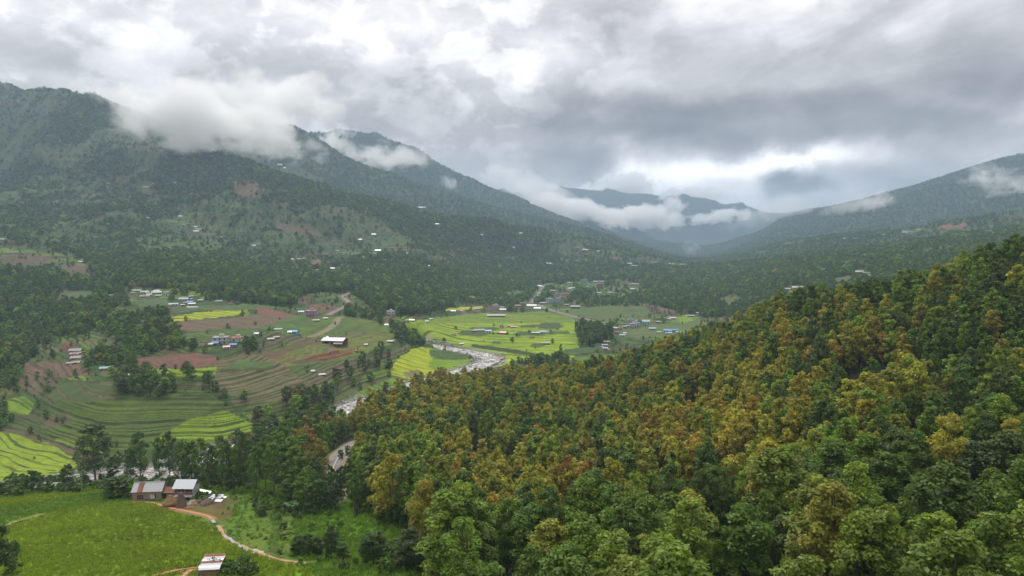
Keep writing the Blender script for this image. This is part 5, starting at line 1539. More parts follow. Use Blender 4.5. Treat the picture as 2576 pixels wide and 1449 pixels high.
# scrub of the clearings
bx_, by_ = scatter(-1900, 1900, 1050, 2300, 6.6)
kp = RNG.random(len(bx_)) < np.where(nearest(NOTREE, bx_, by_) > 0.3, 0.12, 0.55 * (0.3 + sstep(0.40, 0.62, fbm(bx_ / 35, by_ / 35, 3, 330))))
bx_, by_ = bx_[kp], by_[kp]
kp = yard_clear(bx_, by_, ground(bx_, by_), 2.0)
bx_, by_ = bx_[kp], by_[kp]
n = len(bx_); bs2 = 0.10 + 0.30 * RNG.random(n) ** 1.5
tree_mass('hillside_scrub', 'dist', np.stack([bx_, by_, ground(bx_, by_) - .2], 1), np.stack([bs2 * 1.5, bs2 * 1.5, bs2], 1), RNG.uniform(0, 6.28, n), PC[RNG.choice([0, 1, 8, 2, 7], n)] * RNG.uniform(.7, 1.0, (n, 1)), 'bushes and scrub in the clearings of the hillsides')
mx_, my_ = scatter(-4600, 4600, 2750, 5200, 17)
kp = RNG.random(len(mx_)) < 0.8
mx_, my_ = mx_[kp], my_[kp]
mz = ground(mx_, my_); n = len(mx_)
ms = RNG.uniform(0.8, 1.5, n); mw = ms * RNG.uniform(1.3, 2.2, n)
mt = 1.15 * PC[RNG.choice([0, 1, 8, 8], n)] * RNG.uniform(0.8, 1.2, (n, 1))
tree_mass('mountain_woods', 'dist', np.stack([mx_, my_, mz - 0.5], 1), np.stack([mw, mw, ms], 1), RNG.uniform(0, 6.28, n), mt, 'distant woods on the mountains')
print('TREES spur', len(fx), 'valley', len(vx), 'hills', len(hx), 'mountains', len(mx_))

# ------------------------------------------------------------------ houses
def tin_material(name, col, rust=0.0, rough=0.42, seam=0.0, metallic=0.25):
    m = bpy.data.materials.new(name)
    m.use_nodes = True
    G = NT(m.node_tree); bs = G.n['Principled BSDF']
    P = G.new('ShaderNodeTexCoord').outputs['Object']
    a, _ = G.noise(P, 0.8, 5, 0.65)
    b, _ = G.noise(P, 3.0, 4, 0.6)
    rgb = G.new('ShaderNodeRGB'); rgb.outputs[0].default_value = (*col, 1)
    c = G.vmath('SCALE', rgb.outputs[0], scale=G.math('MULTIPLY_ADD', G.math('SUBTRACT', b, 0.5), 0.35, 1.0))
    c = G.mix(G.math('MULTIPLY', G.maprange(a, 0.62 - 0.3 * rust, 0.74 - 0.25 * rust), 0.25 + 0.75 * rust), c, (0.17, 0.075, 0.045))
    G.l.new(c, bs.inputs['Base Color'])
    bs.inputs['Roughness'].default_value = rough
    bs.inputs['Metallic'].default_value = metallic
    return m

MAT = {
 'tin': tin_material('tin_roof', (0.30, 0.315, 0.33), 0.14), 'white_tin': tin_material('white_tin_roof', (0.40, 0.41, 0.425)), 'grey_tin': tin_material('grey_tin_roof', (0.24, 0.25, 0.265), 0.15),
 'blue': tin_material('blue_tin_roof', (0.10, 0.24, 0.55), metallic=0.0), 'pale_blue_tin': tin_material('pale_blue_tin_roof', (0.26, 0.36, 0.47), metallic=0.0),
 'teal': tin_material('teal_tin_roof', (0.22, 0.40, 0.38), metallic=0.0), 'red': tin_material('red_tin_roof', (0.42, 0.10, 0.085), metallic=0.0),
 'pink_tin': tin_material('faded_red_tin_roof', (0.50, 0.20, 0.16), metallic=0.0), 'rust': tin_material('rusty_tin_roof', (0.42, 0.36, 0.33), 0.75, 0.7),
 'thatch': simple_mat('thatch', (0.17, 0.135, 0.095), 0.95, 0.3, 3.0), 'poly': simple_mat('plastic_sheet', (0.42, 0.43, 0.42), 0.4, 0.1, 1.0),
 'white': simple_mat('white_plaster', (0.42, 0.412, 0.395), 0.85, 0.12, 0.8), 'cream': simple_mat('cream_plaster', (0.45, 0.44, 0.34), 0.85, 0.12, 0.8),
 'grey': simple_mat('bare_concrete', (0.36, 0.35, 0.335), 0.9, 0.2, 0.8), 'palebrick': simple_mat('pale_brick_wall', (0.36, 0.28, 0.235), 0.9, 0.25, 1.2),
 'brick': simple_mat('brick_wall', (0.30, 0.155, 0.11), 0.9, 0.25, 1.2), 'purple': simple_mat('purple_plaster', (0.36, 0.19, 0.28), 0.85, 0.12, 0.8),
 'pinkw': simple_mat('pink_plaster', (0.44, 0.26, 0.215), 0.85, 0.12, 0.8), 'salmon': simple_mat('salmon_plaster', (0.46, 0.235, 0.16), 0.85, 0.12, 0.8),
 'lblue': simple_mat('pale_blue_plaster', (0.31, 0.40, 0.48), 0.85, 0.12, 0.8), 'cyan': simple_mat('pale_cyan_plaster', (0.33, 0.47, 0.49), 0.85, 0.12, 0.8),
 'bluew': simple_mat('blue_plaster', (0.13, 0.30, 0.52), 0.85, 0.12, 0.8), 'mud': simple_mat('mud_wall', (0.26, 0.165, 0.11), 0.95, 0.25, 1.0), 'wood': simple_mat('weathered_timber', (0.12, 0.09, 0.065), 0.9, 0.3, 2.0),
 'dark': simple_mat('window_pane', (0.020, 0.024, 0.028), 0.15, 0.1, 1.0, spec=0.5), 'frame': simple_mat('window_frame', (0.30, 0.27, 0.24), 0.7, 0.1, 1.0),
 'slab': simple_mat('concrete_slab', (0.34, 0.335, 0.32), 0.9, 0.2, 0.8),
}
WNAME = {'tin': 'tin', 'white_tin': 'white tin', 'grey_tin': 'grey tin', 'blue': 'blue', 'pale_blue_tin': 'pale blue', 'teal': 'teal', 'red': 'red', 'pink_tin': 'faded red', 'rust': 'rusty', 'thatch': 'thatched',
         'white': 'white', 'cream': 'cream', 'grey': 'grey concrete', 'palebrick': 'pale brick', 'brick': 'brick', 'purple': 'purple', 'pinkw': 'pink', 'salmon': 'salmon', 'lblue': 'pale blue', 'cyan': 'pale cyan', 'bluew': 'blue', 'mud': 'mud', 'wood': 'timber'}

def openings(root_wall, w, dp, h, floors, n, wh=1.25, ww=1.0, door=True, mid='frame'):
    """windows (frame, pane) of the front and of both ends, a door"""
    fh = h / floors
    for f in range(floors):
        for k in range(n):
            x = -w / 2 + w * (k + 0.5) / n
            if door and f == 0 and k == n // 2:
                MB().box(x - 0.5, x + 0.5, -dp / 2 - 0.05, -dp / 2 - 0.005, 0.05, min(2.1, fh * 0.85)).build('door', MAT['wood'], root_wall)
                continue
            z = f * fh + fh * 0.32
            wn = MB()
            for (a0, a1, b0, b1) in ((-ww/2-.09, ww/2+.09, wh, wh+.09), (-ww/2-.09, ww/2+.09, -.09, 0), (-ww/2-.09, -ww/2, 0, wh), (ww/2, ww/2+.09, 0, wh), (-.035, .035, 0, wh)):
                wn.box(x + a0, x + a1, -dp/2 - 0.09, -dp/2 - 0.004, z + b0, z + b1)
            fr = wn.build('window', MAT[mid], root_wall)
            MB().box(x - ww/2, x + ww/2, -dp/2 - 0.03, -dp/2 - 0.006, z, z + wh).build('pane', MAT['dark'], fr)
        for s in (-1, 1):
            if dp > 4.5:
                z = f * fh + fh * 0.32
                wn = MB().box(s * (w/2 + .004) if s > 0 else -w/2 - .08, s * (w/2 + .08) if s > 0 else -w/2 - .004, -.55, .55, z - .08, z + wh + .08)
                fr = wn.build('window', MAT[mid], root_wall)
                MB().box(min(s*(w/2+.06), s*(w/2+.10)), max(s*(w/2+.06), s*(w/2+.10)), -.42, .42, z, z + wh).build('pane', MAT['dark'], fr)

def gable_roof(w, dp, z, rise, over=0.45, t=0.10):
    """two corrugated slopes, ridge along x"""
    mb = MB()
    x0, x1 = -w/2 - over, w/2 + over
    yo = dp/2 + over; zo = z - rise * over / (dp/2)
    for s in (-1, 1):
        # corrugation in shallow strips
        n = max(2, int(w / 1.1))
        for k in range(n):
            a = x0 + (x1 - x0) * k / n; b = x0 + (x1 - x0) * (k + 1) / n
            lift = 0.025 if k % 2 else 0.0
            mb.prism([(a, s*yo, zo + lift), (b, s*yo, zo + lift), (b, 0, z + rise + lift), (a, 0, z + rise + lift)], t)
    return mb

def house(u, v, wpx, hpx, typ, wall, roof, what, place, yaw=0.0, depth=None, dlim=(150, 6000)):
    x, y, z = where(u, v, *dlim)
    w = max(2.2, wpx * y / FPX); h = max(1.6, hpx * y / FPX)
    dp = depth or min(max(0.62 * w, 3.0), 8.5)
    # stand it on the lowest corner of its plot
    e = empty('house', (x, y + dp * 0.4, 0), math.radians(yaw) + math.atan2(-x, y) * 0.6)
    gz = ground(np.array([x - w/2, x + w/2, x]), np.array([y, y, y + dp * 0.4]))
    z0 = float(gz.min()); e.location.z = z0
    base = -1.2
    detail = wpx >= 8.5
    name, cat = 'house', 'house'
    wm = MAT[wall]
    if typ == 'flat':
        fl = max(1, int(round(h / 3.0)))
        wl = MB().box(-w/2, w/2, -dp/2, dp/2, base, h).build('wall', wm, e)
        rf = MB().box(-w/2 - .35, w/2 + .35, -dp/2 - .35, dp/2 + .35, h + .003, h + .22)
        for f in range(1, fl):
            MB().box(-w/2 - .55, w/2 + .55, -dp/2 - .9, -dp/2 - .004, h * f / fl - .10, h * f / fl + .08).build('balcony', MAT['slab'], e)
        r_ = rf.build('roof', MAT[roof] if roof else MAT['slab'], e)
        MB().box(-w*.12, w*.22, -dp*.1, dp*.35, h + .225, h + 2.0).build('stair_hut', wm, e)
        for (a, b) in ((-1, -1), (1, -1), (1, 1), (-1, 1)):
            MB().box(a*w/2 - .15, a*w/2 + .15, b*dp/2 - .15, b*dp/2 + .15, h + .225, h + .85).build('pillar', MAT['slab'], e)
        if detail: openings(wl, w, dp, h, fl, max(2, int(w / 2.6)))
    elif typ == 'gable':
        rise = min(1.9, dp * 0.24); wh = max(1.8, h - rise)
        fl = max(1, int(round(wh / 2.7)))
        mb = MB().box(-w/2, w/2, -dp/2, dp/2, base, wh)
        for s in (-1, 1):
            xx = s * w/2
            mb.add([(xx - s*.2, -dp/2, wh), (xx - s*.2, dp/2, wh), (xx - s*.2, 0, wh + rise - .05), (xx, -dp/2, wh), (xx, dp/2, wh), (xx, 0, wh + rise - .05)],
                   [(0, 1, 2), (3, 5, 4), (0, 3, 4, 1), (1, 4, 5, 2), (2, 5, 3, 0)])
        wl = mb.build('wall', wm, e)
        gable_roof(w, dp, wh + .06, rise).build('roof', MAT[roof], e)
        if detail: openings(wl, w, dp, wh, fl, max(2, int(w / 2.6)))
    elif typ == 'shed':
        name, cat = 'shed', 'shed'
        lo, hi = h * 0.78, h * 1.05
        n = max(2, int(w / 1.1)); rf = MB()
        for k in range(n):
            a = -w/2 - .4 + (w + .8) * k / n; b = -w/2 - .4 + (w + .8) * (k + 1) / n
            l_ = .02 if k % 2 else 0
            rf.prism([(a, -dp/2 - .5, lo + l_), (b, -dp/2 - .5, lo + l_), (b, dp/2 + .4, hi + l_), (a, dp/2 + .4, hi + l_)], .08)
        rf.build('roof', MAT[roof], e)
        MB().box(-w/2, w/2, dp/2 - .2, dp/2, base, hi - .25).build('wall', wm, e)
        MB().box(-w/2, w/2, -dp/2 + .6, -dp/2 + .75, base, lo * 0.45).build('wall', wm, e)
        for k in range(max(2, int(w / 3.2) + 1)):
            xx = -w/2 + .1 + (w - .2) * k / max(1, int(w / 3.2))
            MB().box(xx - .08, xx + .08, -dp/2 - .1, -dp/2 + .06, base, lo - .06).build('post', MAT['wood'], e)
    elif typ == 'tunnel':
        name, cat = 'polytunnel', 'polytunnel'
        n = 9; r = h; mb = MB(); vs = []
        for s in (-1, 1):
            for k in range(n):
                a = math.pi * k / (n - 1); vs.append((s * w/2, -math.cos(a) * dp/2, math.sin(a) * r))
        fs = [(k, k+1, n+k+1, n+k) for k in range(n-1)] + [tuple(range(n)), tuple(range(2*n-1, n-1, -1))]
        mb.add(vs, fs); mb.build('cover', MAT['poly'], e)
        for s in (-.5, 0, .5):
            MB().tube([(s*w, -math.cos(math.pi*k/8)*(dp/2+.05), math.sin(math.pi*k/8)*(r+.05)) for k in range(9)], [.05]*9, 4).build('hoop', MAT['frame'], e)
    elif typ == 'thatch':
        name, cat = 'hut', 'hut'
        wh = h * 0.45
        MB().box(-w*.42, w*.42, -dp*.4, dp*.4, base, wh).build('wall', wm, e)
        MB().add([(-w/2, -dp/2, wh*.9), (w/2, -dp/2, wh*.9), (w/2, dp/2, wh*.9), (-w/2, dp/2, wh*.9), (-w*.22, 0, h), (w*.22, 0, h)],
                 [(0, 1, 5, 4), (1, 2, 5), (2, 3, 4, 5), (3, 0, 4), (3, 2, 1, 0)]).build('roof', MAT[roof], e)
        MB().box(-.45, .45, -dp*.4 - .05, -dp*.4 - .004, 0.02, min(1.7, wh*.85)).build('door', MAT['wood'], e)
    e.name = name
    tag(e, None, cat, 'houses of the valley' if cat in ('house',) else cat + 's of the valley')
    LABELS.append((e, what, place, u, v))
    return e

for hrow in HOUSES:
    house(*hrow)

# ------------------------------------------------------------------ the farmstead below the viewpoint
def brick_wall_material():
    m = bpy.data.materials.new('farm_brick')
    m.use_nodes = True
    G = NT(m.node_tree); bs = G.n['Principled BSDF']
    P = G.new('ShaderNodeTexCoord').outputs['Object']
    b = G.new('ShaderNodeTexBrick')
    mp = G.new('ShaderNodeMapping'); mp.inputs['Rotation'].default_value = (math.radians(90), 0, 0)
    G.l.new(P, mp.inputs[0]); G.l.new(mp.outputs[0], b.inputs['Vector'])
    b.inputs['Scale'].default_value = 1.0
    b.inputs['Brick Width'].default_value = 0.5; b.inputs['Row Height'].default_value = 0.22; b.inputs['Mortar Size'].default_value = 0.02
    b.inputs['Color1'].default_value = (0.30, 0.215, 0.165, 1); b.inputs['Color2'].default_value = (0.23, 0.17, 0.135, 1); b.inputs['Mortar'].default_value = (0.24, 0.21, 0.18, 1)
    n_, _ = G.noise(P, 1.1, 4, 0.6)
    c = G.vmath('SCALE', b.outputs[0], scale=G.math('MULTIPLY_ADD', n_, 0.7, 0.62))
    G.l.new(c, bs.inputs['Base Color']); bs.inputs['Roughness'].default_value = 0.92
    return m
M_FB = brick_wall_material()
M_HAY = simple_mat('hay', (0.30, 0.20, 0.085), 0.95, 0.4, 4.0, col2=(0.21, 0.135, 0.060), bump=0.8)
M_HAY2 = simple_mat('old_straw', (0.165, 0.125, 0.095), 0.95, 0.4, 4.0, col2=(0.115, 0.088, 0.07), bump=0.8)
M_SHEET = tin_material('new_tin_sheet', (0.52, 0.54, 0.57), 0.0, 0.4)
M_RUST = tin_material('rust_tin_sheet', (0.30, 0.12, 0.07), 0.9, 0.8, metallic=0.0)
M_ROOFA = tin_material('dull_tin_sheet', (0.36, 0.37, 0.38), 0.05, 0.5)
M_TARP = simple_mat('white_cloth', (0.5, 0.48, 0.44), 0.9, 0.15, 1.0)
M_STONE = simple_mat('pale_stone', (0.52, 0.44, 0.35), 0.9, 0.3, 1.0, col2=(0.38, 0.30, 0.24))

def place(u, v, dmax=300):
    return where(u, v, 60, dmax)

def sheet_roof(parent, w, y0, z0, y1, z1, mats, over=0.3, sheet=0.85):
    """overlapping corrugated sheets, one part each, running from the eave (y0,z0) up to the ridge (y1,z1)"""
    n = max(2, int(round((w + 2 * over) / sheet)))
    rs = random.Random(int(w * 100))
    base = None
    for k in range(n):
        a = -w/2 - over + (w + 2 * over) * k / n; b = -w/2 - over + (w + 2 * over) * (k + 1) / n + 0.05
        lift = (0.022 if k % 2 else 0.0) + rs.uniform(0, 0.01)
        dl = rs.uniform(-0.06, 0.06)
        mb = MB()
        m_ = 3
        for c in range(m_):                                   # three corrugations to a sheet
            a2 = a + (b - a) * c / m_; b2 = a + (b - a) * (c + 1) / m_; mid = (a2 + b2) / 2
            mb.add([(a2, y0 + dl, z0 + lift), (mid, y0 + dl, z0 + lift + .035), (b2, y0 + dl, z0 + lift), (a2, y1, z1 + lift), (mid, y1, z1 + lift + .035), (b2, y1, z1 + lift),
                    (a2, y0 + dl, z0 + lift - .03), (b2, y0 + dl, z0 + lift - .03), (a2, y1, z1 + lift - .03), (b2, y1, z1 + lift - .03)],
                   [(0, 1, 4, 3), (1, 2, 5, 4), (6, 8, 9, 7), (0, 6, 7, 2, 1), (3, 4, 5, 9, 8), (0, 3, 8, 6), (2, 7, 9, 5)])
        mb.build('roof_sheet', mats[k % len(mats)] if callable(getattr(mats, 'index', None)) and len(mats) != n else mats[k], parent)

# --- long brick barn with a pale tin roof
xb, yb, zb = place(368, 1259)
zb = float(ground(xb, yb)[0])
sB = yb / FPX
bw, bd, bh = 71 * sB, 4.6, 3.1
e = empty('barn', (xb, yb + bd / 2, zb), 0.115)
tag(e, 'long brick barn with pale tin roof and one rusty sheet', 'barn')
rise = 1.75
mb = MB().box(-bw/2, bw/2, -bd/2, bd/2, -1.5, bh)
for s in (-1, 1):
    xx = s * bw/2
    mb.add([(xx - s*.25, -bd/2, bh), (xx - s*.25, bd/2, bh), (xx - s*.25, 0, bh + rise), (xx, -bd/2, bh), (xx, bd/2, bh), (xx, 0, bh + rise)], [(0, 1, 2), (3, 5, 4), (0, 3, 4, 1), (1, 4, 5, 2), (2, 5, 3, 0)])
wl = mb.build('wall', M_FB, e)
ov = 0.5
ns = max(2, int(round((bw + 0.6) / 0.85)))
sheet_roof(e, bw, -bd/2 - ov, bh - rise*ov/(bd/2) + .06, 0.02, bh + rise + .06, [M_RUST if k in (2, 3) else M_ROOFA for k in range(ns)])
sheet_roof(e, bw, bd/2 + ov, bh - rise*ov/(bd/2) + .06, -0.02, bh + rise + .03, [M_ROOFA] * ns)
MB().bar((-bw/2 - .3, 0, bh + rise + .11), (bw/2 + .3, 0, bh + rise + .11), .10).build('ridge_cap', M_ROOFA, e)
def farm_window(parent, x, z, w, h, y, panes=3, mat='brick'):
    mb = MB()
    for k in range(panes + 1):
        xx = x - w/2 + w * k / panes
        mb.box(xx - .05, xx + .05, y - .10, y - .01, z, z + h)
    for zz_ in (z - .05, z + h/2 - .03, z + h - .03):
        mb.box(x - w/2 - .05, x + w/2 + .05, y - .095, y - .012, zz_, zz_ + .08)
    f = mb.build('window', MAT['mud'], parent)
    MB().box(x - w/2, x + w/2, y - .04, y - .005, z, z + h).build('pane', MAT['dark'], f)
farm_window(wl, -bw*.235, .45, 1.9, 1.35, -bd/2)
farm_window(wl, bw*.235, .75, 1.5, 1.1, -bd/2, 2)
cl_ = MB().prism([(bw*.12, -bd/2 - .12, .55), (bw*.12 + 1.25, -bd/2 - .12, .55), (bw*.12 + 1.2, -bd/2 - .18, 1.75), (bw*.12, -bd/2 - .14, 1.85)], .03).build('white_cloth', M_TARP)
cl_.matrix_world = Matrix.Translation(e.location) @ Matrix.Rotation(0.115, 4, 'Z')
tag(cl_, 'white cloth hung on the barn wall beside its window', 'cloth')

# --- low mid building between barn and open house
xm, ym, zm = place(424, 1258)
zm = float(ground(xm, ym + 1.5)[0])
e = empty('lean_to', (xm - .2, ym + 3.0, zm), 0.03)
tag(e, 'low orange brick lean-to under rusty tin between the two farm buildings', 'lean-to')
lw = 38 * sB
MB().box(-lw/2, lw/2, -1.6, 1.6, -1.2, 2.1).build('wall', MAT['mud'], e)
MB().box(-lw/2 - .02 + .2, -lw/2 + 1.0, -1.66, -1.604, -.1, 1.8).build('door', MAT['dark'], e)
sheet_roof(e, lw, -2.3, 2.25, 0.05, 3.25, [M_RUST] * 8, .1, .8)
sheet_roof(e, lw, 2.0, 2.45, -0.02, 3.22, [M_RUST] * 8, .1, .8)
MB().bar((-lw/2, -2.32, 2.27), (lw/2, -2.32, 2.27), .06).build('fascia', MAT['frame'], e)

# --- open two-level house with white roof
xo, yo, zo = place(461, 1262)
yo += 2.4; xo = xo * 1.01; zo = float(ground(xo, yo)[0])
e = empty('open_house', (xo, yo + 2.2, zo), -0.02)
tag(e, 'open two-level farm building with bright white tin roof and braced loft', 'farm building')
ow, od, oh = 49 * sB, 4.2, 4.0
rise = 1.5
MB().box(-ow/2, ow/2, od/2 - .25, od/2, -1.5, oh).build('back_wall', MAT['brick'], e)
MB().add([(ow/2 - .2, -od/2, -1.5), (ow/2, -od/2, -1.5), (ow/2, od/2 - .252, -1.5), (ow/2 - .2, od/2 - .252, -1.5), (ow/2 - .2, -od/2, oh), (ow/2, -od/2, oh), (ow/2, od/2 - .252, oh), (ow/2 - .2, od/2 - .252, oh)],
         [(0, 3, 2, 1), (4, 5, 6, 7), (0, 1, 5, 4), (1, 2, 6, 5), (2, 3, 7, 6), (3, 0, 4, 7)]).build('side_wall', MAT['grey'], e)
MB().box(-ow/2, -ow/2 + .2, -od/2 + .1, od/2 - .252, -1.5, oh - .01).build('side_wall', MAT['brick'], e)
MB().box(-ow/2 + .2, ow/2 - .2, -od/2 + .1, od/2 - .252, 1.75, 1.9).build('loft_floor', MAT['wood'], e)
for k in range(4):
    xx = -ow/2 + .3 + (ow - .6) * k / 3
    MB().box(xx - .09, xx + .09, -od/2 - .02, -od/2 + .14, -1.2, oh - .02).build('post', MAT['wood'], e)
for a, b in ((-ow/2 + .3, -ow/2 + 1.6), (-.1, -1.1), (-.1, .9), (ow/2 - .3, ow/2 - 1.3)):
    MB().bar((a, -od/2 - .08, oh - .3 if a in (-ow/2 + .3,) or a == ow/2 - .3 or a == -.1 else 2), (b, -od/2 - .08, 2.0), .07).build('brace', MAT['frame'], e)
MB().box(-ow/2 + .2, ow/2 - .2, -od/2 + .15, -od/2 + .22, 1.91, 2.5).build('loft_rail', MAT['brick'], e)
MB().prism([(-ow/2 + .4, -od/2 - 1.3, 1.35), (ow/2, -od/2 - 1.3, 1.35), (ow/2, -od/2 - .1, 1.72), (-ow/2 + .4, -od/2 - .1, 1.72)], .06).build('canopy', M_ROOFA, e)
ov = .7
sheet_roof(e, ow, -od/2 - ov, oh - rise*ov/(od/2) + .1, 0.02, oh + rise + .1, [M_SHEET] * 12, .35, .9)
sheet_roof(e, ow, od/2 + ov, oh - rise*ov/(od/2) + .1, -0.02, oh + rise + .07, [M_SHEET] * 12, .35, .9)

# --- haystacks
def lathe(name, prof_, mat, parent=None, n=18, jit=0.05, seed=0):
    rs = random.Random(seed); mb = MB()
    vs = []
    for r, z in prof_:
        for k in range(n):
            a = 2 * math.pi * k / n; q = r * (1 + rs.uniform(-jit, jit))
            vs.append((q * math.cos(a), q * math.sin(a), z + rs.uniform(-jit, jit) * .3))
    m_ = len(prof_)
    fs = [(i*n + k, i*n + (k+1) % n, (i+1)*n + (k+1) % n, (i+1)*n + k) for i in range(m_-1) for k in range(n)]
    fs += [tuple(range((m_-1)*n, m_*n)), tuple(reversed(range(n)))]
    mb.add(vs, fs)
    return mb.build(name, mat, parent)

def straw(parent, prof_, mat, n, seed, down=True):
    """loose straws lying over a stack: one part"""
    rs = np.random.default_rng(seed); mb = MB()
    for k in range(n):
        i = rs.integers(0, len(prof_) - 1); w = rs.uniform()
        r = prof_[i][0] * (1-w) + prof_[i+1][0] * w; z = prof_[i][1] * (1-w) + prof_[i+1][1] * w
        a = rs.uniform(0, 6.283); L = rs.uniform(.25, .6); r += .04
        p = Vector((r*math.cos(a), r*math.sin(a), z)); dr = prof_[i][0] - prof_[i+1][0]; dz = prof_[i][1] - prof_[i+1][1]
        t = Vector((dr*math.cos(a), dr*math.sin(a), dz)).normalized() + Vector(rs.normal(0, .35, 3))
        sd = Vector((-math.sin(a), math.cos(a), 0)) * .035
        q = p + t.normalized() * L + Vector((math.cos(a), math.sin(a), 0)) * .06
        mb.add([p - sd, p + sd, q], [(0, 1, 2)])
    o = mb.build('loose_straw', mat, parent); o['kind'] = 'stuff'

xh, yh, zh = place(429, 1273)
e = empty('haystack', (xh, yh, float(ground(xh, yh)[0])), .4)
tag(e, 'round golden-brown haystack on short stilts in front of the lean-to', 'haystack')
P1 = [(1.9, .7), (2.15, .95), (2.0, 1.35), (1.5, 1.95), (.95, 2.55), (.65, 2.8), (.48, 3.1), (.1, 3.3)]
lathe('hay', P1, M_HAY, e, 20, .06, 3); straw(e, P1, M_HAY, 900, 4)
for k in range(7):
    a = k * .9; MB().box(1.8*math.cos(a) - .08, 1.8*math.cos(a) + .08, 1.8*math.sin(a) - .08, 1.8*math.sin(a) + .08, -.6, .8).build('stilt', MAT['wood'], e)
MB().box(-1.9, 1.9, -1.9, 1.9, .62, .74).build('platform', MAT['wood'], e)
xh, yh, zh = place(456, 1275)
e = empty('haystack', (xh, yh, float(ground(xh, yh)[0])), 0)
tag(e, 'tall conical grey-brown straw stack in front of the open house', 'haystack')
P2 = [(1.55, -.3), (1.5, .4), (1.25, 1.6), (1.0, 2.6), (.75, 3.5), (.5, 4.0), (.12, 4.3)]
lathe('straw', P2, M_HAY2, e, 16, .05, 7); straw(e, P2, M_HAY2, 700, 8)

# --- fallen sheets, heaps
xs, ys, zs = place(500, 1257)
def tin_sheet(u, v, pts, mat, label, dmax=300):
    x, y, z = place(u, v, dmax); z = float(ground(x, y)[0])
    mb = MB(); q = [Vector(p) for p in pts]
    n = 5
    for k in range(n):
        a0 = q[0].lerp(q[1], k / n); a1 = q[0].lerp(q[1], (k + 1) / n); b0 = q[3].lerp(q[2], k / n); b1 = q[3].lerp(q[2], (k + 1) / n)
        mb.prism([a0, a1, b1, b0], .03 + .02 * (k % 2))
    o = mb.build('tin_sheet', mat); o.location = (x, y, z)
    tag(o, label, 'tin sheet', 'loose tin sheets by the farm')
tin_sheet(508, 1250, [(-1.6, 0, 1.9), (2.6, -.4, 1.2), (2.7, .9, 1.45), (-1.4, 1.1, 2.2)], M_SHEET, 'long white tin sheet propped behind the open house')
tin_sheet(538, 1257, [(-1.5, -.6, .75), (.4, -1.2, .55), (1.3, .5, 1.2), (-.4, .9, 1.45)], M_SHEET, 'white tin sheet leaning left on the rubble heap')
tin_sheet(548, 1257, [(-1.3, -.7, .85), (1.1, -.8, .70), (1.7, .8, 1.35), (-.4, .9, 1.5)], M_SHEET, 'middle white tin sheet on the rubble heap')
tin_sheet(551, 1262, [(-1.2, -.7, .35), (.9, -1.0, .30), (1.2, .25, .62), (-1.0, .35, .75)], M_SHEET, 'front white tin sheet lying on bare earth')
tin_sheet(560, 1256, [(-.8, -.3, .7), (1.1, -.5, .55), (1.2, .4, .75), (-.8, .5, .95)], M_SHEET, 'right-hand white tin sheet at the end of the heap')
tin_sheet(477, 1272, [(-.9, -.5, .35), (.6, -.1, .5), (1.3, 1.1, 1.5), (0, .7, 1.3)], M_ROOFA, 'grey tin sheet tilted over the scrap by the straw stack')
tin_sheet(487, 1272, [(-1.0, .3, 1.1), (.5, -.6, .55), (1.6, -.3, .5), (.1, .8, 1.2)], M_RUST, 'rusty tin sheet on the scrap by the straw stack')
def heap(u, v, r, h, mat, label, cat, seed, name):
    x, y, z = place(u, v); e = empty(name, (x, y, float(ground(x, y)[0])), seed)
    e.scale = (1.35, .8, 1)
    tag(e, label, cat)
    pf = [(r, -.3), (r*.95, .15), (r*.75, h*.6), (r*.4, h*.9), (.1, h)]
    lathe('mound', pf, mat, e, 14, .14, seed); straw(e, pf, mat, 260, seed + 1)
heap(517, 1270, 1.7, 1.3, M_HAY2, 'low brown heap of old straw near the rubble', 'straw heap', 11, 'straw_heap')
heap(531, 1266, 1.3, 1.15, M_HAY2, 'small brown straw heap under the white tin sheets', 'straw heap', 12, 'straw_heap')
def poles(u, v, n, label, seed, L=3.0):
    rs = random.Random(seed)
    x, y, z = place(u, v); e = empty('timber_pile', (x, y, float(ground(x, y)[0])), 0)
    tag(e, label, 'timber pile')
    for k in range(n):
        a = rs.uniform(-.5, .9); p = Vector((rs.uniform(-1, 1), rs.uniform(-.7, .7), .1 + .12 * k)); d = Vector((math.cos(a), math.sin(a) * .6, rs.uniform(.0, .35))) * L * rs.uniform(.4, .6)
        MB().bar(p - d, p + d, .07).build('pole', MAT['wood'] if k % 2 else MAT['frame'], e)
poles(526, 1258, 9, 'tangle of grey poles and beams of a collapsed shed', 21)
poles(497, 1266, 6, 'few grey beams lying beside the open house', 22, 2.4)
poles(470, 1279, 2, 'two pale poles on the grass below the straw stack', 23, 2.2)
poles(404, 1267, 4, 'pinkish boards dropped at the corner of the path', 24, 1.6)
# low wall left of the barn
xw, yw, zw = place(320, 1255)
e = empty('yard_wall', (xw, yw + 1.0, float(ground(xw, yw)[0])), .1)
tag(e, 'short brown wall left of the brick barn', 'wall')
MB().box(-1.9, 1.6, -.15, .15, -.8, 1.5).build('masonry', MAT['mud'], e); MB().box(-2.0, 1.7, -.25, .25, 1.503, 1.62).build('coping', MAT['wood'], e)
# utility pole at the field edge
def pole(u, v, h, label):
    x, y, z = place(u, v, 900); e = empty('utility_pole', (x, y, float(ground(x, y)[0])), 0)
    tag(e, label, 'pole')
    MB().tube([(0, 0, -.5), (0, 0, h * .5), (0, 0, h)], [.10, .09, .07], 6).build('post', MAT['frame'], e)
    MB().box(-.6, .6, -.05, .05, h - .5, h - .38).build('crossarm', MAT['wood'], e)
pole(206, 1247, 6.0, 'thin grey pole on the field edge left of the mango tree')
pole(846, 850, 9.0, 'thin pole behind the big kiln shed'); pole(878, 852, 8.5, 'thin pole right of the big kiln shed')

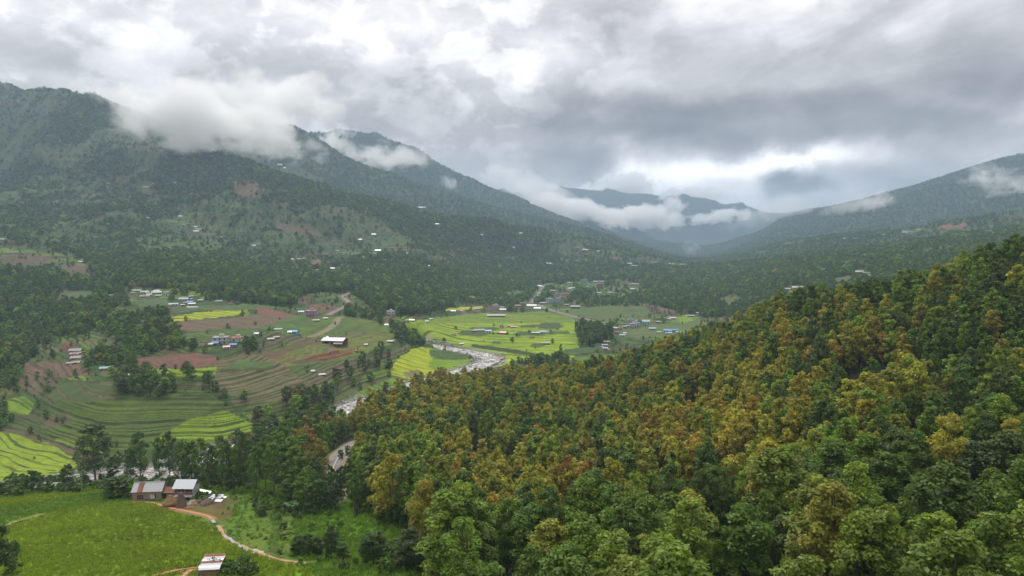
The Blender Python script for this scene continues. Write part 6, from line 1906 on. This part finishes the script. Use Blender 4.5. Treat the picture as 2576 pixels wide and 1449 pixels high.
# --- hut with the patched rusty roof, bottom
xr, yr, zr = place(526, 1449, 200)
sR = yr / FPX
rw, rd = 54 * sR, 3.4
gz = float(ground(xr, yr + .5)[0])
e = empty('hut', (xr, yr + 1.2, gz), 0.10)
tag(e, 'small hut with patched white and rusty tin roof beside the red path', 'hut')
MB().box(-rw*.42, rw*.42, -rd*.42, rd*.42, -1.5, 1.55).build('wall', MAT['mud'], e)
for s in (-1, 1):
    for t_ in (-1, 1):
        MB().box(s*rw*.46 - .06, s*rw*.46 + .06, t_*rd*.45 - .06, t_*rd*.45 + .06, -1.2, 1.9 + .30 * t_).build('post', MAT['wood'], e)
nr = 7
M_P = [M_ROOFA, M_SHEET, M_ROOFA, M_RUST, M_SHEET, M_ROOFA, M_RUST]
for k in range(nr):                                            # sheets laid across the slope, each over the one below
    f0, f1 = k / nr, (k + 1) / nr + .05
    y0, y1 = -rd*.58 + rd*1.16*f0, -rd*.58 + rd*1.16*f1
    z0, z1 = 1.62 + .85*f0 + .012*k, 1.62 + .85*f1 + .012*k
    o_ = (.12, -.05, .08, -.1, .0, .1, -.08)[k]
    MB().prism([(-rw/2 + o_, y0, z0), (rw/2 + o_*.6, y0, z0), (rw/2 + o_*.6, y1, z1), (-rw/2 + o_, y1, z1)], .025).build('roof_sheet', M_P[k], e)
for k in range(16):
    a = random.uniform(-.5, 1.3); y_ = random.uniform(.1, 1.3)
    f = (y_ + rd*.58) / (rd*1.16)
    MB().bar((a, y_, 1.75 + .85*f), (a + random.uniform(-.7, .7), y_ + random.uniform(-.25, .25), 1.80 + .85*f + .05), .03).build('branch', MAT['wood'], e)
MB().bar((.15, -.3, 2.08), (.05, 1.2, 2.5), .05).build('branch', MAT['frame'], e)
for k in range(5):
    MB().bar((-rw*.5 - .15 - .02*k, -1.7 + .55*k, -.9), (-rw*.5 - .25 + .03*k, -1.6 + .55*k, .9 + .15*math.sin(k)), .045).build('fence_stake', MAT['frame'], e)
MB().bar((-rw*.5 - .2, -1.7, .5), (-rw*.5 - .2, .7, .55), .035).build('fence_rail', MAT['frame'], e)

# --- stones along the channel: each a thing one could lift
ps = ground_line([(636,1384),(648,1387),(660,1392)], n=12, dmax=220)
for k, p in enumerate(ps):
    for r_ in range(2):
        V, F = ROCKS[(k + r_) % 6]
        mb = MB().add(V * np.array([.26, .20, .18]), [tuple(f) for f in F])
        o = mb.build('stone', M_STONE)
        x, y = p[0] + random.uniform(-.25, .25), p[1] + .45 * r_ + random.uniform(-.15, .15)
        o.location = (x, y, float(ground(x, y)[0]) + .1); o.rotation_euler.z = random.uniform(0, 6)
        tag(o, 'pale stone in the loose wall beside the lower water channel', 'stone', 'stones of the loose wall by the channel')

# --- the brick kiln: chimney, walls, big shed
xk, yk, zk = where(830, 889, 300, 900)
e = empty('kiln_chimney', (xk, yk, float(ground(xk, yk)[0])), 0)
tag(e, 'grey square kiln chimney between the orange walls', 'chimney')
hk = 27 * yk / FPX
for z0, z1, r in ((-1, hk*.12, 1.25), (hk*.12, hk*.42, 1.0), (hk*.42, hk*.55, .8), (hk*.55, hk, .5)):
    MB().add([(-r, -r, z0), (r, -r, z0), (r, r, z0), (-r, r, z0), (-r*.88, -r*.88, z1 - .003), (r*.88, -r*.88, z1 - .003), (r*.88, r*.88, z1 - .003), (-r*.88, r*.88, z1 - .003)],
             [(3, 2, 1, 0), (4, 5, 6, 7), (0, 1, 5, 4), (1, 2, 6, 5), (2, 3, 7, 6), (3, 0, 4, 7)]).build('stage', MAT['grey'] if r > .6 else MAT['brick'], e)
MB().box(.3, 1.3, -1.32, -1.255, -.3, 1.2).build('fire_door', MAT['dark'], e)
M_KB = simple_mat('kiln_brick', (0.44, 0.175, 0.085), 0.9, 0.25, 1.0, col2=(0.30, 0.13, 0.08))
def kiln_wall(uvs, label):
    P = [where(u, v, 300, 900) for u, v in uvs]
    e = empty('kiln_wall', P[0], 0); tag(e, label, 'wall', 'orange walls of the brick kiln')
    P = dense(P, 2.6)
    for k in range(len(P) - 1):
        if random.random() < .1: continue
        a = Vector(P[k]) - Vector(e.location); b = Vector(P[k+1]) - Vector(e.location)
        a.z = float(ground(P[k][0], P[k][1])[0]) - e.location.z; b.z = float(ground(P[k+1][0], P[k+1][1])[0]) - e.location.z
        n_ = Vector((-(b-a).y, (b-a).x, 0)).normalized() * .35; h = Vector((0, 0, random.uniform(1.1, 1.9))); d_ = Vector((0, 0, -1.0)); g = (b - a) * .015
        a, b = a + g, b - g
        MB().add([a-n_+d_, b-n_+d_, b+n_+d_, a+n_+d_, a-n_+h, b-n_+h, b+n_+h, a+n_+h], [(0,3,2,1),(4,5,6,7),(0,1,5,4),(1,2,6,5),(2,3,7,6),(3,0,4,7)]).build('wall_section', M_KB, e)
kiln_wall([(768,906),(790,899),(815,893),(838,888),(852,885)], 'back orange brick wall of the kiln, behind the chimney')
kiln_wall([(806,907),(830,902),(858,896),(884,889)], 'front orange brick wall of the kiln, before the chimney')
xs_, ys_, zs_ = where(838, 869, 300, 900)
e = empty('kiln_shed', (xs_, ys_ + 6, float(ground(xs_, ys_)[0]) - .2), -0.16)
tag(e, 'big open-sided kiln shed with broad white tin roof', 'shed')
w = 55 * ys_ / FPX; dp = 11.0; h = 4.2
gable_roof(w, dp, h, 1.7, .8).build('roof', MAT['white_tin'], e)
MB().box(-w/2, w/2, dp/2 - .25, dp/2, -1, h - .05).build('back_wall', MAT['brick'], e)
MB().box(-w/2 + 1, w*.1, -.4, 0, -1, h*.75).build('brick_stack', MAT['brick'], e)
for s in (-1, 1):
    for k in range(7):
        MB().box(-w/2 + w*k/6 - .12, -w/2 + w*k/6 + .12, s*(dp/2 - .5) - .12, s*(dp/2 - .5) + .12, -1, h - .05).build('post', MAT['wood'], e)
MB().prism([(w*.12, -dp/2 - 3.6, 1.9), (w*.56, -dp/2 - 3.6, 1.9), (w*.56, -dp/2 - .9, 2.9), (w*.12, -dp/2 - .9, 2.9)], .08).build('canopy', MAT['rust'], e)
MB().prism([(-w*.52, dp*.15, h + .9), (-w*.38, dp*.10, h + .7), (-w*.44, dp*.5, h + 2.0), (-w*.54, dp*.5, h + 2.0)], .08).build('raised_sheet', MAT['white_tin'], e)
# yellow digger by the kiln
xe, ye, ze = where(898, 886, 300, 900)
e = empty('excavator', (xe, ye, float(ground(xe, ye)[0])), .5)
tag(e, 'small yellow excavator parked at the end of the kiln', 'excavator')
M_YEL = simple_mat('machine_yellow', (0.62, 0.42, 0.06), 0.5, 0.1, 1.0)
for s in (-1, 1): MB().box(-1.5, 1.5, s*.85 - .28, s*.85 + .28, 0, .75).build('track', MAT['dark'], e)
MB().box(-1.3, 1.0, -.95, .95, .9, 1.9).build('body', M_YEL, e); MB().box(-.1, .95, -.9, .1, 1.903, 2.9).build('cab', MAT['dark'], e)
MB().bar((1.0, .35, 1.6), (3.0, .35, 3.3), .2).build('boom', M_YEL, e); MB().bar((3.0, .35, 3.25), (4.0, .35, 1.5), .16).build('stick', M_YEL, e); MB().box(3.6, 4.4, 0, .8, .7, 1.5).build('bucket', MAT['frame'], e)

# ------------------------------------------------------------------ trees and shrubs placed one by one
def hand_tree(u, v, vtop, wpx, lod, k, colour, what, where_, tint=1.0, name='tree', dmax=520, cat='tree', group=None):
    x, y, z = where(u, v, 60, dmax)
    p = PROTO[lod][k % len(PROTO[lod])]
    s = (v - vtop) * y / FPX / p['h'] * 1.02; w = wpx * y / FPX / (2 * p['r'])
    single_tree(name, lod, k % len(PROTO[lod]), x, y, float(ground(x, y)[0]) - .1, s, w, PC[PN.index(colour)] * tint, random.uniform(0, 6.28), what, where_, u, (v + vtop) / 2, group, cat)

RT = 'in the row of tall trees behind the farm'
hand_tree(240, 1217, 1066, 100, 'grove', 0, 'grey-green', 'great dark tree', 'standing alone left of the farm, taller than the rest', 1.1)
hand_tree(285, 1205, 1150, 36, 'grove', 1, 'dark green', 'small dark tree', 'right of the great dark tree')
hand_tree(80, 1240, 1182, 42, 'grove', 2, 'dark green', 'dark tree', 'at the river end of the upper field strip')
hand_tree(172, 1228, 1168, 38, 'grove', 4, 'grey-green', 'grey-green feathery tree', 'on the river edge right of the field strip')
for k, (u, v, vt_, w_) in enumerate([(354,1213,1085,58),(401,1209,1101,44),(428,1211,1084,46),(457,1216,1113,50),(483,1219,1110,54),(510,1220,1101,54),(535,1224,1120,46),(559,1226,1094,38),(575,1228,1116,36),(597,1228,1118,38),(614,1229,1090,34),(645,1232,1122,52),(668,1233,1108,56),(470,1212,1128,40),(330,1210,1140,36)]):
    hand_tree(u, v, vt_, w_, 'grove', k, ('dark green', 'green', 'grey-green', 'green')[k % 4], 'tall %s tree' % ('dark green', 'mid green', 'grey-green', 'green')[k % 4], RT, 1.15, group='row of tall trees behind the farm')
hand_tree(298, 1252, 1198, 92, 'mid', 2, 'dark green', 'dense round mango tree', 'beside the left end of the brick barn', 0.95)
hand_tree(-6, 1452, 1318, 96, 'grove', 5, 'dark green', 'dark tree', 'cut by the left edge of the picture', 0.95, dmax=200)
GR = 'in the wood between farm and road'
for k, (u, v, vt_, w_, c) in enumerate([(690,1240,1112,70,'green'),(715,1252,1120,72,'dark green'),(742,1262,1122,76,'green'),(770,1272,1178,70,'green'),(800,1225,1100,66,'olive'),(762,1215,1092,72,'green'),(735,1205,1098,66,'light green'),(708,1212,1088,60,'green'),(785,1190,1080,58,'orange-brown'),(800,1178,1068,56,'green'),
        (770,1180,1075,54,'golden'),(745,1178,1078,52,'olive'),(815,1160,1062,50,'green'),(785,1290,1215,56,'dark green'),(805,1285,1205,58,'dark green'),(760,1288,1200,56,'green'),(722,1275,1205,50,'dark green'),(795,1258,1150,60,'grey-green'),(822,1262,1190,44,'grey-green'),(690,1185,1085,52,'green'),(720,1170,1075,50,'green'),(830,1105,1030,46,'green'),(800,1125,1035,48,'green'),(770,1130,1046,48,'olive'),(745,1140,1052,46,'green'),(715,1140,1060,42,'green'),(690,1150,1072,42,'dark green'),(820,1130,1040,44,'orange-brown'),(840,1085,1020,40,'green'),(670,1175,1095,44,'green'),(655,1195,1112,46,'dark green')]):
    hand_tree(u, v, vt_, w_, 'grove', k, c, 'tall %s tree' % c, GR, 1.1, group='wood between farm and road')
for k, (u, v) in enumerate([(540,1182),(570,1170),(600,1156),(622,1146),(645,1136),(666,1128),(688,1120),(708,1112),(728,1104),(748,1096),(768,1088),(786,1082),(804,1075),(815,1082),(826,1090),(590,1185),(625,1172),(650,1160),(672,1150),(700,1138),(735,1122),(765,1108)]):
    hand_tree(u, v, v - random.uniform(54, 80), random.uniform(38, 54), 'grove', k, ('green', 'dark green', 'grey-green', 'olive')[k % 4], '%s bank tree' % ('green', 'dark green', 'grey-green', 'olive')[k % 4], 'on the near river bank beyond the farm wood', 1.1, group='trees of the near river bank')
for k, (u, v, vt_, w_) in enumerate([(836,1268,1172,24),(850,1275,1182,28),(860,1268,1190,26),(826,1276,1196,40),(842,1284,1212,44)]):
    hand_tree(u, v, vt_, w_, 'grove', k + 2, 'grey-green', 'thin dark tree', 'screening the lower end of the asphalt road', .9)
SL = 'on the grassy slope below the road'
for k, (u, v, vt_, w_, c, d_) in enumerate([(940,1422,1336,86,'dark green','dense round dark tree'),(833,1408,1322,50,'grey-green','slim grey-green tree'),(752,1398,1345,50,'dark green','small dark tree'),(775,1404,1340,44,'grey-green','shrubby grey tree'),(798,1402,1348,48,'grey-green','shrubby grey tree'),(862,1410,1360,44,'green','low green tree'),
        (1032,1434,1326,92,'grey-green','feathery grey-green tree'),(1080,1440,1352,80,'dark green','dark tree'),(1008,1430,1385,44,'dark green','low dark tree'),(1000,1320,1262,60,'dark green','dark tree'),(960,1312,1255,50,'green','green tree'),(1030,1330,1270,60,'dark green','dark tree')]):
    hand_tree(u, v, vt_, w_, 'near', k, c, d_, SL, .9, dmax=190)
TB = 'on the banks above the terraces'
for k, (u, v, vt_, w_) in enumerate([(1117,857,849,11),(1147,829,820,9),(1289,863,848,13),(1300,845,838,8),(1390,866,852,10),(1411,898,866,10),(1240,842,835,7),(1276,842,834,8),(1331,836,830,7),(1385,835,829,7)]):
    hand_tree(u, v, vt_, w_, 'mid', k, 'dark green', 'lone round tree', 'standing in the open rice plain', 1.0, dmax=1100, group='lone trees in the rice plain')

# banana plants
M_BAN = simple_mat('banana_leaf', (0.075, 0.155, 0.040), 0.6, 0.25, 1.0)
def banana(u, v, what, place_, h=3.2):
    x, y, z = where(u, v, 60, 900); e = empty('banana_plant', (x, y, float(ground(x, y)[0])), random.uniform(0, 6))
    tag(e, None, 'banana plant', 'banana plants'); LABELS.append((e, what, place_, u, v))
    MB().tube([(0, 0, -.3), (0.05, 0, h*.3), (0, 0, h*.55)], [.16, .13, .08], 6).build('stem', MAT['cream'], e)
    for k in range(8):
        a = k * 2.4; ca, sa = math.cos(a), math.sin(a); L = h * .75
        mb = MB(); vs = []
        for i in range(6):
            f = i / 5; r = L * .75 * f; z_ = h*.5 + L * (.75 * f - .72 * f * f) + (.2 if k % 3 == 0 else 0); ww = .34 * math.sin(math.pi * min(.97, f * .85 + .1))
            vs += [(r*ca - sa*ww, r*sa + ca*ww, z_ - .08), (r*ca, r*sa, z_), (r*ca + sa*ww, r*sa - ca*ww, z_ - .08)]
        mb.add(vs, [(3*i, 3*i+1, 3*i+4, 3*i+3) for i in range(5)] + [(3*i+1, 3*i+2, 3*i+5, 3*i+4) for i in range(5)])
        mb.build('leaf', M_BAN, e)
for u, v in ((726,1284),(738,1288),(746,1280)): banana(u, v, 'banana plant', 'at the foot of the wood by the road')
for u, v in ((384,1216),(398,1220),(392,1224)): banana(u, v, 'banana plant', 'behind the brick barn')

# shrubs: on the farm slope, along field edges (uncounted)
def bushes(name, boxes, label, dmax=300):
    P, S, Tn = [], [], []
    for (u0, u1, v0, v1, n, s0, s1, cols) in boxes:
        for k in range(n):
            x, y, z = where(random.uniform(u0, u1), random.uniform(v0, v1), 60, dmax)
            s = random.uniform(s0, s1)
            P.append((x, y, float(ground(x, y)[0]) - .1)); S.append((s * random.uniform(.9, 1.3), s * random.uniform(.9, 1.3), s * random.uniform(.8, 1.1)))
            Tn.append(PC[PN.index(random.choice(cols))] * random.uniform(.8, 1.2))
    n = len(P)
    tree_mass(name, 'bush', np.array(P), np.array(S), RNG.uniform(0, 6.28, n), np.array(Tn), label)
DG = ['dark green', 'green', 'grey-green']
bushes('bushes', [(0,60,1225,1250,30,.7,1.7,DG),(20,230,1205,1240,90,.6,1.5,DG),(240,640,1198,1235,130,.6,1.4,DG),(480,690,1230,1262,40,.4,.9,['green','light green']),(560,760,1255,1400,34,.2,.5,['light green']),(558,640,1424,1449,30,.5,.9,['dark green','green']),
                  (800,1030,1290,1390,40,.2,.45,['light green']),(700,860,1290,1400,16,.4,.8,DG),(690,900,1395,1440,14,.3,.6,DG),(640,840,1270,1300,40,.5,1.1,DG),(270,330,1240,1262,16,.4,.8,['dark green','green']),(-10,40,1380,1449,14,.6,1.1,DG),(960,1080,1400,1449,26,.6,1.2,DG),
                  (490,560,1240,1256,14,.4,.9,['green']),(820,860,1180,1300,20,.4,.9,DG),(855,900,1130,1230,40,.5,1.1,DG)], 'bushes and rank growth around the farm and its slope')
# grass tufts over the near ground: real blades
tufts_x, tufts_y = scatter(-190, 60, 85, 262, 0.95)
zt = nearest(ZONE, tufts_x, tufts_y); ntr = nearest(NOTREE, tufts_x, tufts_y)
kp = ((zt == 0) & (ntr < .5)) | ((zt == 1) & (RNG.random(len(zt)) < .9)) | ((zt == 2) & (RNG.random(len(zt)) < .18)) | ((zt == 5) & (RNG.random(len(zt)) < .7))
pu_, pv_ = project(tufts_x, tufts_y, ground(tufts_x, tufts_y))
fq = np.minimum.reduce([seg_dist(tufts_x, tufts_y, p)[0] for p in (path_farm, path_slope, path_hut, path_hut2, path_left, road_near, yard)])
kp &= (pu_ > -30) & (pu_ < 1250) & (pv_ < 1500) & (fq > .75) & (seg_dist(tufts_x, tufts_y - 0.35, bund)[0] > 1.15) & (r_dist[np.clip(np.searchsorted(T, tufts_x / tufts_y), 0, NT_-1), np.clip(np.searchsorted(D, tufts_y), 0, ND-1)] > 16)
tufts_x, tufts_y, zt = tufts_x[kp], tufts_y[kp], zt[kp]
SPEC_T = []
PROTO['tuft'] = []
for k in range(5):
    rs = np.random.default_rng(900 + k); n = 22
    a = rs.uniform(0, 6.28, n); r = rs.uniform(0, .42, n); L = rs.uniform(.3, .65, n); b = rs.uniform(0, 6.28, n)
    p = np.stack([r*np.cos(a), r*np.sin(a), np.zeros(n) - .05], 1); sd = np.stack([np.cos(b), np.sin(b), 0*b], 1) * .06
    top = p + np.stack([rs.normal(0, .18, n), rs.normal(0, .18, n), L], 1)
    v = np.stack([p - sd, p + sd, top + sd * .35, top - sd * .35], 1).reshape(-1, 3)
    ag = np.stack([rs.uniform(0.2, 1, n), rs.uniform(0, .8, n), np.ones(n)], 1)
    tb = MB().box(-.01, .01, -.01, .01, -.2, -.1)
    PROTO['tuft'].append(dict(h=.6, r=.4, crown=(v, np.arange(n*4).reshape(-1, 4), ag), trunk=tb))
tc_ = np.where((zt == 1)[:, None], np.array([0.172, 0.236, 0.024]), np.array([0.125, 0.220, 0.030])) * RNG.uniform(.75, 1.25, (len(zt), 1))
tc_ *= (0.75 + 0.5 * fbm(tufts_x / 9, tufts_y / 9, 3, 401))[:, None]
ss = np.where(zt == 1, RNG.uniform(.8, 1.15, len(zt)), RNG.uniform(.6, 1.4, len(zt)))
tree_mass('grass', 'tuft', np.stack([tufts_x, tufts_y, ground(tufts_x, tufts_y)], 1), np.stack([ss*1.2, ss*1.2, ss], 1), RNG.uniform(0, 6.28, len(zt)), tc_, 'tufts of grass and rice on the near slope')
print('TUFTS', len(zt))

# ------------------------------------------------------------------ low cloud, smoke, haze
def cloud_material(name, dens, scl, seed, cut=0.5, soft=0.35, colour=(1, 1, 1), aniso=0.0, hard=2.2, stepr=0.5):
    m = bpy.data.materials.new(name)
    m.use_nodes = True
    G = NT(m.node_tree); G.n.remove(G.n['Principled BSDF'])
    out = G.n['Material Output']
    P = G.new('ShaderNodeTexCoord').outputs['Object']
    q = G.vmath('MULTIPLY', P, scl)
    q = G.vmath('ADD', q, (seed * 3.7, seed * 1.9, seed * 2.3))
    a, _ = G.noise(q, 1.0, 7, 0.58, 0.35)
    r = G.vmath('LENGTH', P)
    sp = G.new('ShaderNodeSeparateXYZ'); G.l.new(P, sp.inputs[0])
    body = G.math('SUBTRACT', 1.0, G.math('POWER', r, 1.6))
    f = G.math('MULTIPLY_ADD', G.math('SUBTRACT', a, 0.5), hard, G.math('SUBTRACT', body, cut))
    d = G.maprange(f, 0.0, soft)
    d = G.math('MULTIPLY', d, G.maprange(r, 1.0, 0.86))
    d = G.math('MULTIPLY', d, dens)
    v = G.new('ShaderNodeVolumePrincipled')
    v.inputs['Color'].default_value = (*colour, 1)
    v.inputs['Anisotropy'].default_value = aniso
    G.l.new(d, v.inputs['Density'])
    G.l.new(v.outputs[0], out.inputs['Volume'])
    m.cycles.volume_step_rate = stepr
    m.cycles.homogeneous_volume = False
    return m

def unit_ball(name, sub=3):
    bm = bmesh.new(); bmesh.ops.create_icosphere(bm, subdivisions=sub, radius=1.0)
    me = bpy.data.meshes.new(name); bm.to_mesh(me); bm.free(); return me

def cloud(u, v, d, wu, hv, depth, dens, label, seed, cut=0.5, soft=0.35, nz=3.0, tilt=0.0, name='cloud', cat='cloud', hard=2.2, colour=(1.0, 1.0, 1.0), aniso=0.55):
    """a cloud d metres ahead: wu, hv its half size as seen, depth its half depth in metres"""
    t, s = ray(u, v)
    a = wu * d / FPX; h = hv * d / FPX
    m = cloud_material(name, dens, (nz, nz * depth / a, nz * h / a * 1.25), seed, cut, soft, hard=hard, colour=colour, aniso=aniso)
    o = link(name, unit_ball(name), None, m)
    o.location = (t * d, d, s * d)
    o.scale = (a, depth, h)
    o.rotation_euler = (0, math.radians(tilt), math.atan2(-t, 1))
    tag(o, label, cat, 'low clouds on the mountains' if cat == 'cloud' else None, 'stuff' if cat != 'cloud' else None)
    return o

CL = 'clinging'
CLOUDS = [
 # u, v, distance, half width, half height, half depth, density, label, seed, cut, soft, noise, tilt, raggedness
 (500, 302, 1900, 265, 92, 130, 0.034, 'large white cloud bank lying across the left mountain ridge', 1, 0.42, 0.40, 3.2, 6, 1.9),
 (655, 262, 2300, 230, 82, 150, 0.020, 'billowing upper part of the white cloud bank on the left ridge', 2, 0.46, 0.45, 3.4, -6, 2.4),
 (700, 368, 2300, 150, 52, 120, 0.010, 'thin shreds of cloud below the large white bank', 3, 0.62, 0.50, 4.2, 6, 3.4),
 (838, 350, 3300, 62, 40, 110, 0.014, 'torn wisp of cloud in the gap between the two left peaks', 4, 0.55, 0.45, 3.4, -30, 3.0),
 (985, 396, 3300, 110, 40, 120, 0.016, 'white cloud hanging before the second left peak', 5, 0.45, 0.50, 3.0, 0, 2.4),
 (895, 383, 3250, 110, 36, 110, 0.012, 'pale cloud trailing left of the second peak', 6, 0.55, 0.50, 3.4, 16, 3.0),
 (1130, 460, 3600, 30, 20, 60, 0.012, 'tiny puff of cloud on the slope of the second peak', 7, 0.45, 0.5, 2.4, 30, 2.4),
 (1420, 526, 5200, 190, 50, 260, 0.007, 'bank of cloud filling the side valley left of centre', 8, 0.50, 0.40, 4.0, 14, 2.8),
 (1590, 548, 5450, 130, 44, 240, 0.010, 'lumpy cloud over the distant valley', 9, 0.46, 0.40, 3.8, 4, 2.6),
 (1335, 474, 5400, 170, 46, 240, 0.003, 'grey-white cloud above the end of the left ridge', 10, 0.48, 0.5, 3.6, 24, 2.6),
 (1545, 472, 7700, 120, 44, 300, 0.006, 'bright cumulus standing on the far ridge', 11, 0.46, 0.30, 3.4, -6, 2.4),
 (1690, 520, 6600, 44, 44, 220, 0.007, 'slim wisp rising before the far mountain', 12, 0.56, 0.40, 3.2, 25, 3.0),
 (1810, 545, 6700, 105, 24, 240, 0.008, 'flat band of cloud across the foot of the far mountain', 13, 0.50, 0.40, 4.0, -8, 2.8),
 (1725, 492, 7300, 110, 28, 260, 0.006, 'small clouds on the crest of the far mountain', 14, 0.54, 0.40, 4.0, 0, 2.8),
 (1960, 528, 4300, 150, 42, 160, 0.006, 'soft cloud rolling over the tip of the right ridge', 15, 0.50, 0.6, 3.0, -14, 2.2),
 (2140, 516, 3500, 130, 26, 120, 0.009, 'long pale wisp along the right ridge', 16, 0.54, 0.5, 3.6, -6, 2.8),
 (2205, 505, 3400, 50, 32, 90, 0.012, 'small white tuft of cloud on the right ridge', 17, 0.52, 0.45, 3.0, -20, 2.8),
 (2540, 470, 3000, 120, 48, 110, 0.012, 'white cloud entering from the right edge over the ridge', 18, 0.52, 0.40, 3.6, 18, 2.8),
 (2485, 438, 3100, 56, 32, 90, 0.009, 'thin tuft of cloud near the right summit', 19, 0.56, 0.45, 3.2, 20, 3.0),
]
for c in CLOUDS:
    cloud(c[0], c[1], c[2], c[3] * 1.25, c[4] * (1.3 if c[2] < 5000 else 1.05), c[5] * 1.1, c[6] * (0.9 if c[2] < 5000 else 2.2), c[7], seed=c[8], cut=c[9], soft=c[10] * (1.0 if c[2] < 5000 else 0.7), nz=c[11], tilt=c[12], hard=c[13])
cloud(1738, 624, 4100, 46, 40, 70, 0.007, 'pale smoke drifting up from a fire in the far valley', 31, 0.50, 0.8, 3.0, 10, name='smoke', cat='smoke')
cloud(1749, 652, 4050, 8, 15, 16, 0.030, 'narrow foot of the smoke plume in the far valley', 32, 0.40, 0.6, 2.0, 6, name='smoke', cat='smoke')

hz_m = bpy.data.materials.new('haze')
hz_m.use_nodes = True
Gh = NT(hz_m.node_tree); Gh.n.remove(Gh.n['Principled BSDF'])
hv_ = Gh.new('ShaderNodeVolumePrincipled')
hv_.inputs['Color'].default_value = (0.54, 0.71, 0.95, 1)
hv_.inputs['Density'].default_value = 0.000125
hv_.inputs['Anisotropy'].default_value = 0.2
Gh.l.new(hv_.outputs[0], Gh.n['Material Output'].inputs['Volume'])
mb = MB().box(-12500, 12500, -60, 12000, float(H.min()) - 1.0, max(float(H.max()) + 40.0, 60.0))
tag(mb.build('haze', hz_m), 'moist air that pales the far hills', None, None, 'stuff')

# ------------------------------------------------------------------ labels: each singles out one thing
ORD = ['', 'second', 'third', 'fourth', 'fifth', 'sixth', 'seventh', 'eighth', 'ninth', 'tenth', 'eleventh', 'twelfth', 'thirteenth', 'fourteenth', 'fifteenth', 'sixteenth', 'seventeenth', 'eighteenth', 'nineteenth', 'twentieth', 'twenty-first', 'twenty-second', 'twenty-third', 'twenty-fourth', 'twenty-fifth', 'twenty-sixth', 'twenty-seventh', 'twenty-eighth', 'twenty-ninth', 'thirtieth']
sets = {}
for rec in LABELS:
    sets.setdefault((rec[1], rec[2]), []).append(rec)
for (what, plc), recs in sets.items():
    recs.sort(key=lambda r: r[3])
    n = len(recs)
    for k, r in enumerate(recs):
        base = '%s %s' % (what, plc)
        if n == 1: lab = base
        elif k == 0: lab = 'leftmost ' + base
        elif k == n - 1: lab = 'rightmost ' + base
        elif k < n / 2: lab = '%s from left, %s' % (ORD[k], base)
        else: lab = '%s from right, %s' % (ORD[n - 1 - k], base)
        r[0]['label'] = lab[0].lower() + lab[1:]
